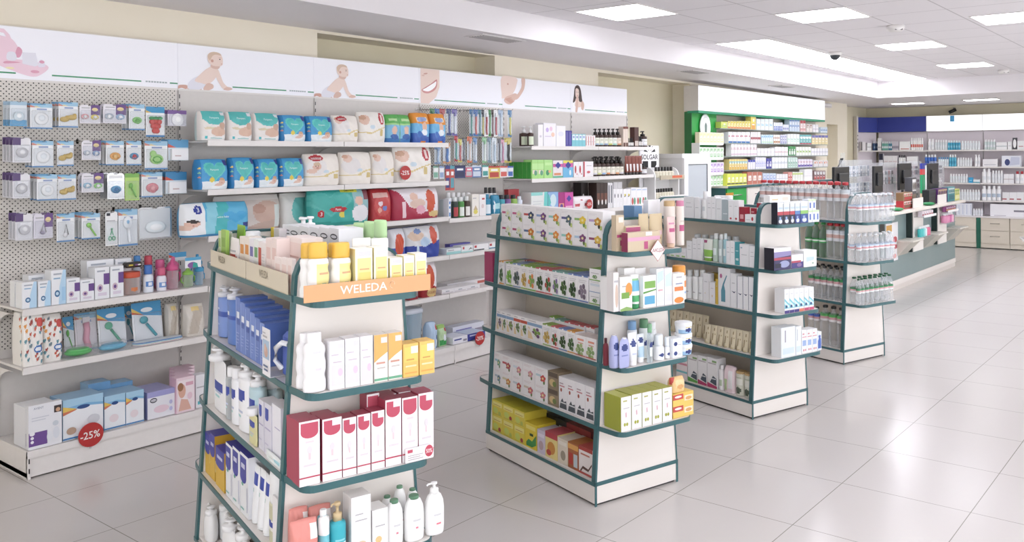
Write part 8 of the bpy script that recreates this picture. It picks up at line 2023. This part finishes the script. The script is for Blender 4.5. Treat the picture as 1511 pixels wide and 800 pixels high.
row(sh, [ ('wide white and turquoise pad pack', box('dfe3e0', [('r', 0, .85, .7, 1, '8fd0ca'), ('p', [(.75, .2), (1, .2), (1, 1), (.8, 1)], '6fc9c4'), *lines(.1, .7, .6, 3, .12, 'c9cdd0', .03)], d=.12), 780, 808, 284, {}), ('blue and turquoise pad pack', box('8fb3dc', [('e', .5, .6, .3, .3, 'cfe3ea'), ('p', [(0, .2), (.3, .5), (.1, .9), (0, .9)], '5fbfba'), ('r', .5, .0, 1, .15, 'e0b9a0')], d=.1), 808.5, 823.8, 283.5, {}), ('dark magenta pad pack', box('a52f7a', [('r', .1, .1, .9, .45, 'e09a7a'), ('e', .5, .3, .25, .12, '5f3f8f')], d=.1), 824, 833, 284.5, {}), ('bright magenta pad pack', box('c9509f', [('p', [(.5, .5), (.8, .68), (.5, .86), (.2, .68)], '4a3f96'), ('r', .1, .1, .9, .3, 'e6b5d0')], d=.1), 833.3, 845.8, 284, {}), ('flat white pack with red ovals', pouch('e6e0e2', [('e', .2, .4, .1, .1, 'c4505a'), ('e', .6, .4, .1, .1, 'c4505a'), ('e', .4, .75, .05, .08, 'b5434a')], .1, 'film_pack', 'pack', nx=20, nz=10, top=.5), 846, 878, 290, {})])
pl = 'on third shelf of sixth bay'
sh = wall_shelf(1.11, pl, None, (4, 6))
row(sh, [('black gift carton', box('2c2423', [('e', .3, .5, .12, .08, 'cfcfcf'), ('p', [(.5, .0), (1, .0), (1, .4)], '6a3f33')], d=.1), 870, 880, 270, {}), ('black and brown carton', box('33241f', [('r', .1, .3, .9, .6, '6a3f30'), ('e', .5, .25, .2, .1, 'e3e0dc')], d=.1), 880.4, 896.5, 270, {'n': 3}), ('slim white and dark carton', box('e0dee0', [('r', .3, .2, .7, .9, '4a4f5a')], d=.08), 897, 904, 270, {'n': 2}), ('white carton', box('e6e4e6', [('r', .2, .6, .8, .66, 'c9c9d0'), ('r', .2, .45, .8, .48, 'c9c9d0')], d=.06), 905, 918, 269, {'n': 2, 'ins': .09}), ('white carton with black comma', box('eae9ea', [('e', .5, .62, .14, .12, '3a3a40'), *lines(.2, .8, .4, 2, .1, 'd0d0d6')], d=.06), 905, 919, 279, {'n': 3}), ('white carton with yellow and black mark', box('eae9ea', [('p', [(.2, .55), (.9, .7), (.6, .55)], '3a3a30'), ('e', .5, .66, .2, .06, 'd9c84a')], d=.06), 919.3, 930.5, 279, {'n': 2}), ('white carton with red and green leaf', box('eaeaeb', [('e', .3, .25, .18, .2, 'c45a55'), ('e', .68, .25, .18, .2, '5f9f7f'), ('r', .1, .85, .9, .92, 'b9c9e0')], d=.06), 931, 955, 277, {'n': 3})])
# rack bottles
drp = bottle('d9d3c0', '2c2a28', [('r', 0, .1, 1, .6, 'e0dcc9')], 'round', .35, .5, seg=10)
for z, v, n, pl in ((1.385, 240, 6, 'on upper tray of display rack'), (1.165, 273, 7, 'on lower tray of display rack')):
    row(Shelf((0, 4.93), (1, 0), (0, 1), 0, z, pl), [('small dropper bottle with black cap', drp, 969, 996, v, {'n': n, 'ins': .04, 'h': .12 if z > 1.3 else .105})])

# red discount discs
def disc(u, v, y, r, txt, label):
    q = on_plane(u, v, (0, y), (0, 1))
    m = MB(); m.lathe([(r, 0), (r, .003)], 'b3302f', 32); m.xform(Matrix.Rotation(math.pi / 2, 4, 'X'))
    m.text(-.004 if r > .04 else 0, 0, r * .62, txt, 'f0ebe8', -.0036, r * 1.55)
    m.box(-.004, .004, -.0005, .006, -r * 1.15, -r * .8, 'c9c9c9')
    tag(m.build('discount_disc', None, tuple(q)), label, 'price sign', 'red discount discs')
disc(134, 641.5, YF - .009, .064, '-25%', 'red -25% disc on base deck edge below the leftmost bay')
disc(598, 255, YSH - .006, .053, '-25%', 'red -25% disc on the second nappy shelf edge')
disc(869.5, 301, YSH - .006, .045, '-25%', 'red -25% disc on the third shelf of the fifth bay')
disc(708, 499, YF - .012, .055, '-20%', 'red -20% disc on the base deck beside the tea gondola')

# ------------------------------------------------------------------ on the sales counter
YK = 3.42
def at(u0, u1, v0, v1, y=YK):
    a, b = on_plane(u0, (v0 + v1) / 2, (0, y), (0, 1)), on_plane(u1, (v0 + v1) / 2, (0, y), (0, 1))
    t_ = on_plane((u0 + u1) / 2, v0, (0, y), (0, 1)).z
    b_ = on_plane((u0 + u1) / 2, v1, (0, y), (0, 1)).z
    return a.x, b.x, b_, t_
ZK = .9605
def monitor(u0, u1, v0, v1, y, label):
    x0, x1, z0, z1 = at(u0, u1, v0, v1, y)
    xc, w, h = (x0 + x1) / 2, x1 - x0, z1 - z0
    t = empty('till_monitor', (xc, y, ZK)); tag(t, label, 'monitor', 'black till monitors on the counter')
    m = MB(); m.box(-w / 2, w / 2, -.02, .012, z0 - ZK, z1 - ZK, '1d1e20', bev=.006); m.box(-w * .3, w * .3, -.045, -.02, z0 - ZK + h * .25, z0 - ZK + h * .75, '25272a', bev=.006); m.build('screen', t)
    m = MB(); m.box(-.025, .025, .012, .03, 0.012, z0 - ZK + h * .5, '2a2c2f'); m.box(-.11, .11, -.05, .12, 0, .012, '2a2c2f', bev=.004); m.build('stand', t)
monitor(1229, 1251, 246, 284, 3.40, 'large black till monitor tilted at the left end of the counter')
monitor(1288, 1300.5, 245, 284, 3.40, 'black till monitor between two clear display cases')
monitor(1325, 1343, 241, 280, 3.40, 'black till monitor before the tall green price column')
monitor(1368, 1383, 241, 280, 3.40, 'black till monitor right of the tall green price column')
x0, x1, z0, z1 = at(1236, 1254, 228, 252, 3.7)
m = MB(); m.box(0, .10, -.01, .01, z1 - ZK - .16, z1 - ZK + .02, 'c9c5b8', front='d6d2c6'); m.tube([(.02, 0, z1 - ZK - .05), (-.18, .0, z0 - ZK - .02), (-.18, .0, .01)], .02, '2b2d30', 8); m.box(-.26, -.1, -.06, .06, 0, .012, '2b2d30')
tag(m.build('customer_display', None, ((x0 + x1) / 2 + .05, 3.75, ZK)), 'beige customer display on a black arm above the left till monitor', 'display')
def case(u0, u1, v0, label, tiers, stock, y=3.54, dep=.12):
    x0, x1, z0, z1 = at(u0, u1, v0, 283, y)
    w, h = x1 - x0, z1 - ZK
    t = empty('display_case', ((x0 + x1) / 2, y, ZK)); tag(t, label, 'display case', 'clear acrylic display cases on the counter')
    m = MB()
    for a, b, c, d in ((-w / 2, -w / 2 + .004, 0, dep), (w / 2 - .004, w / 2, 0, dep), (-w / 2, w / 2, dep - .004, dep), (-w / 2, w / 2, 0, .004)): m.box(a, b, c, d, 0, h, 'clear')
    m.build('acrylic_wall', t)
    for k in range(tiers):
        m = MB(); z = h * k / tiers + .004; m.box(-w / 2 + .004, w / 2 - .004, .004, dep - .004, z, z + .004, 'clear' if k else 'dcdfe0'); m.build('shelf', t)
        n = max(2, int(w / .065))
        for i in range(n):
            c = stock[(i + k * 2) % len(stock)]
            bw = (w - .03) / n
            pp = Vector(((x0 + x1) / 2 - w / 2 + .015 + bw * (i + .5), y + .03, ZK + z + .0045))
            sp = box(c, [('r', .1, .5, .9, .7, 'eceef0'), ('r', .2, .2, .8, .3, '6a6f7a')], name='small_carton')
            PEND.append(((('small carton'), sp, round(bw - .008, 3), .05, round(h / tiers * .6, 3), tuple(pp), 0, {'wh': ('lowest-tier', 'second-tier', 'third-tier', 'top-tier')[k]}), 'in ' + label.split(' on ')[0].split(' at ')[0].split(' beside ')[0], 'small cartons in display cases'))
case(1253, 1287, 236, 'wide clear display case on the counter behind the water bottles', 3, ['d9dde3', 'b9c3d0', 'e6e6ea', '6f7f95'])
case(1301, 1322, 240, 'tall clear display case with red marks on the counter', 2, ['e6dede', '3a3c40', 'c9d0d6', 'd98f8a'])
case(1345, 1360, 238, 'narrow clear display case beside the green price column', 3, ['6a4a6f', '3a3c48', 'd9c9d0', 'c4a0a0'])
case(1383.5, 1393.5, 238, 'slim clear display case at the far end of the counter', 3, ['4a4a55', 'e3dcdc', 'a58a9a', '2f3138'])
x0, x1, z0, z1 = at(1361, 1367.5, 241, 292, 3.35)
m = MB(); w = x1 - x0; h = z1 - ZK
m.box(0, w, 0, .03, 0, h * .26, 'dcc6a6'); m.box(0, w, 0, .03, h * .26, h * .72, '2f9a6a'); m.box(0, w, 0, .03, h * .72, h * .86, 'c9474a'); m.box(0, w, 0, .03, h * .86, h, '34409a')
m.face([(w * .6, -.001, h * .05), (w, -.001, h * .05), (w, -.001, h * .95), (w * .6, -.001, h * .95)], 'e6ece9')
tag(m.build('price_column', None, (x0, 3.35, ZK)), 'tall slim column of blue, red, green and tan on the counter', 'column')
# carousel of sunglasses-like small packs, tins and boxes on the counter top
cst = [(1333, 1347, 275, 288, 'brown and white sweet box', ['8a6a4a', 'e3d6c9', 'b5343a']), (1333, 1347, 289, 301, 'red-topped sweet box', ['b5343a', 'e6e0da', '6a4f3a']), (1346, 1352, 262, 289, 'patterned lighter rack', ['4a4a50', 'e6e6e6', '7a6a5a']), (1353, 1360, 293, 304, 'white counter card', ['ece8e3', 'ece8e3', 'e3dfda']), (1371, 1381, 280, 302, 'black card reader', ['26282c', '3a3f48', '26282c']), (1384, 1398, 278, 287, 'purple chocolate box', ['5a2f6a', 'c9b08a', '3f1f4a']), (1399, 1409, 276, 294, 'teal ribboned tin', ['3f8f95', 'd3e0dc', '2f6f78']), (1409, 1416, 279, 293, 'yellow and green pack', ['d3cf6a', '8fae5a', 'e6e3b0'])]
zs_ = {}
for u0, u1, v0, v1, nm, cs in cst:
    x0, x1, z0, z1 = at(u0, u1, v0, v1, 3.22)
    z0 = ZK if z0 < 1.09 else z0
    m = MB(); w = x1 - x0; h = .1 if nm.endswith('sweet box') else max(.06, z1 - ZK)
    d = [('r', .05, .55, .95, .95, cs[1]), ('r', .1, .1, .9, .45, cs[2])] + [('e', .15 + .175 * i, .72, .07, .14, cs[0] if i % 2 else cs[2]) for i in range(5)]
    m.box(-w / 2, w / 2, 0, .09, 0, h, cs[0], bev=.003); m.decals(d, -w / 2 + .004, w / 2 - .004, .004, h - .004, 0)
    tag(m.build(nm.split()[-1] if nm.split()[-1] not in ('box', 'card', 'pack', 'reader', 'rack', 'tin') else nm.replace('-', '_').split()[-2] + '_' + nm.split()[-1], None, ((x0 + x1) / 2, 3.22, ZK + .0003 + (.1005 if nm == 'brown and white sweet box' else 0))), '%s standing on the sales counter top' % nm, nm.split()[-1])
m = MB(); m.ball(0, 0, .02, .1, .08, .022, '2f8f55', 16, 6); tag(m.build('coin_tray', None, (10.35, 3.2, ZK + .003)), 'green round coin tray on the near end of the counter', 'tray')
m = MB(); m.ball(0, 0, .02, .1, .08, .022, '2f8f55', 16, 6); tag(m.build('coin_tray', None, (11.68, 3.2, ZK + .003)), 'green round coin tray beside the tan price column', 'tray')
# goods on the ledges of the display panels
for x, z, ds, c, c2, n, h in ((11.0, .852, 'patterned small pack on the nearer counter ledge', 'd9cfd6', 'b5606a', 5, .065), (12.11, .852, 'purple small pack on the farther counter ledge', '8a4a7a', 'd9a06a', 5, .065)):
    for i in range(n):
        m = MB(); m.box(-.045, .045, 0, .05, 0, h, c); m.decals([('r', .1, .2, .9, .5, c2), ('e', .5, .75, .3, .14, 'efe6ea')], -.045, .045, 0, h, 0)
        tag(m.build('small_pack', None, (x + .075 + .1 * i, 3.10, z)), ORD[i] + ' ' + ds, 'pack', ds.replace('pack', 'packs'))
for x0, z, c, n, ds, h in ((11.03, .60, ('3fb5b5', '4fbcbc', '8fd0d0', 'd3e6e6', 'd9708f', 'd9708f'), 6, 'small hand gel bottle on the nearer display panel', .13), (12.14, .70, ('d98fb0', 'd98fb0', 'c96f9f', 'e3b0c6'), 4, 'pink lotion pack on the farther display panel', .13)):
    m = MB(); m.box(x0 - .02, x0 + .46, 3.09, 3.19, z - .012, z, 'clear'); tag(m.build('acrylic_shelf'), 'clear acrylic shelf under the %s' % ('hand gel bottles' if n == 6 else 'pink lotion packs'), 'shelf')
    for i in range(n):
        m = MB(); r = .44 / n / 2
        m.lathe([(r * .9, 0), (r * .95, .005), (r * .95, h * .7), (r * .4, h * .78)], c[i], 12, 1, .8, 0, .04); o = m.build('gel_bottle', None, (x0 + r * (2 * i + 1), 3.10, z + .0005))
        m = MB(); m.lathe([(r * .45, h * .77), (r * .45, h * .98), (r * .3, h)], 'eef0f2', 10, 1, 1, 0, .04); m.build('cap', o)
        tag(o, '%s %s' % (ORD[i], ds), 'bottle', ds)
# posters on the near end of the counter front
for u0, u1, v0, v1, ds, dec, base in ((1307, 1325, 329, 386, 'white poster with red circles on the counter front', [('r', .05, .75, .5, .95, 'd0a050'), ('e', .75, .55, .18, .08, 'c4505a'), ('e', .8, .36, .15, .06, 'c4606a'), ('r', .15, .2, .6, .5, 'dfe6ec'), ('e', .7, .12, .15, .06, 'd98f8a')], 'ecebee'), (1298, 1305, 330, 346, 'small black notice on the counter front', [('r', .1, .1, .9, .2, '6a6a6a')], '1f2123')):
    x0, x1, z0, z1 = at(u0, u1, v0, v1, 3.262)
    m = MB(); m.box(x0, x1, 3.262, 3.265, z0, z1, base); m.decals(dec, x0, x1, z0, z1, 3.262); tag(m.build('poster'), ds, 'poster')

# clear bowl of sweets at the right edge
q = on_z(1519, 371, .78)
m = MB(); m.lathe([(.0001, .68), (.24, .70), (.25, .76), (.235, .778), (.0001, .78)], 'e6e0d8', 28); m.lathe([(.03, .02), (.03, .69)], 'b9b6b2', 12); m.lathe([(.2, 0), (.2, .015), (.04, .025)], 'b9b6b2', 20)
tag(m.build('round_table', None, (q.x + .2, q.y - .22, 0)), 'small round table just outside the right picture edge', 'table')
m = MB(); m.lathe([(.055, .0), (.07, .004), (.11, .05), (.16, .115), (.155, .115), (.105, .052), (.065, .009), (.001, .008)], 'clear', 28)
tag(m.build('bowl', None, (q.x + .06, q.y - .07, .782)), 'clear plastic bowl of sweets at the right picture edge', 'bowl')
rr = random.Random(3)
for i in range(14):
    a, r_ = rr.uniform(0, 6.28), rr.uniform(0, .06)
    c = rr.choice(('d98f5a', 'c9cf6a', '5f7a4a', 'd06a5a', 'e3e0d6', '7f8f5a'))
    m = MB(); m.ball(0, 0, 0, .02, .012, .01, c, 8, 5)
    tag(m.build('sweet', None, (q.x + .06 + r_ * math.cos(a), q.y - .07 + r_ * math.sin(a), .803 + .012 * (i // 5)), a), 'wrapped sweet in the clear bowl at the right picture edge', 'sweet', 'sweets in the clear bowl')
flush()
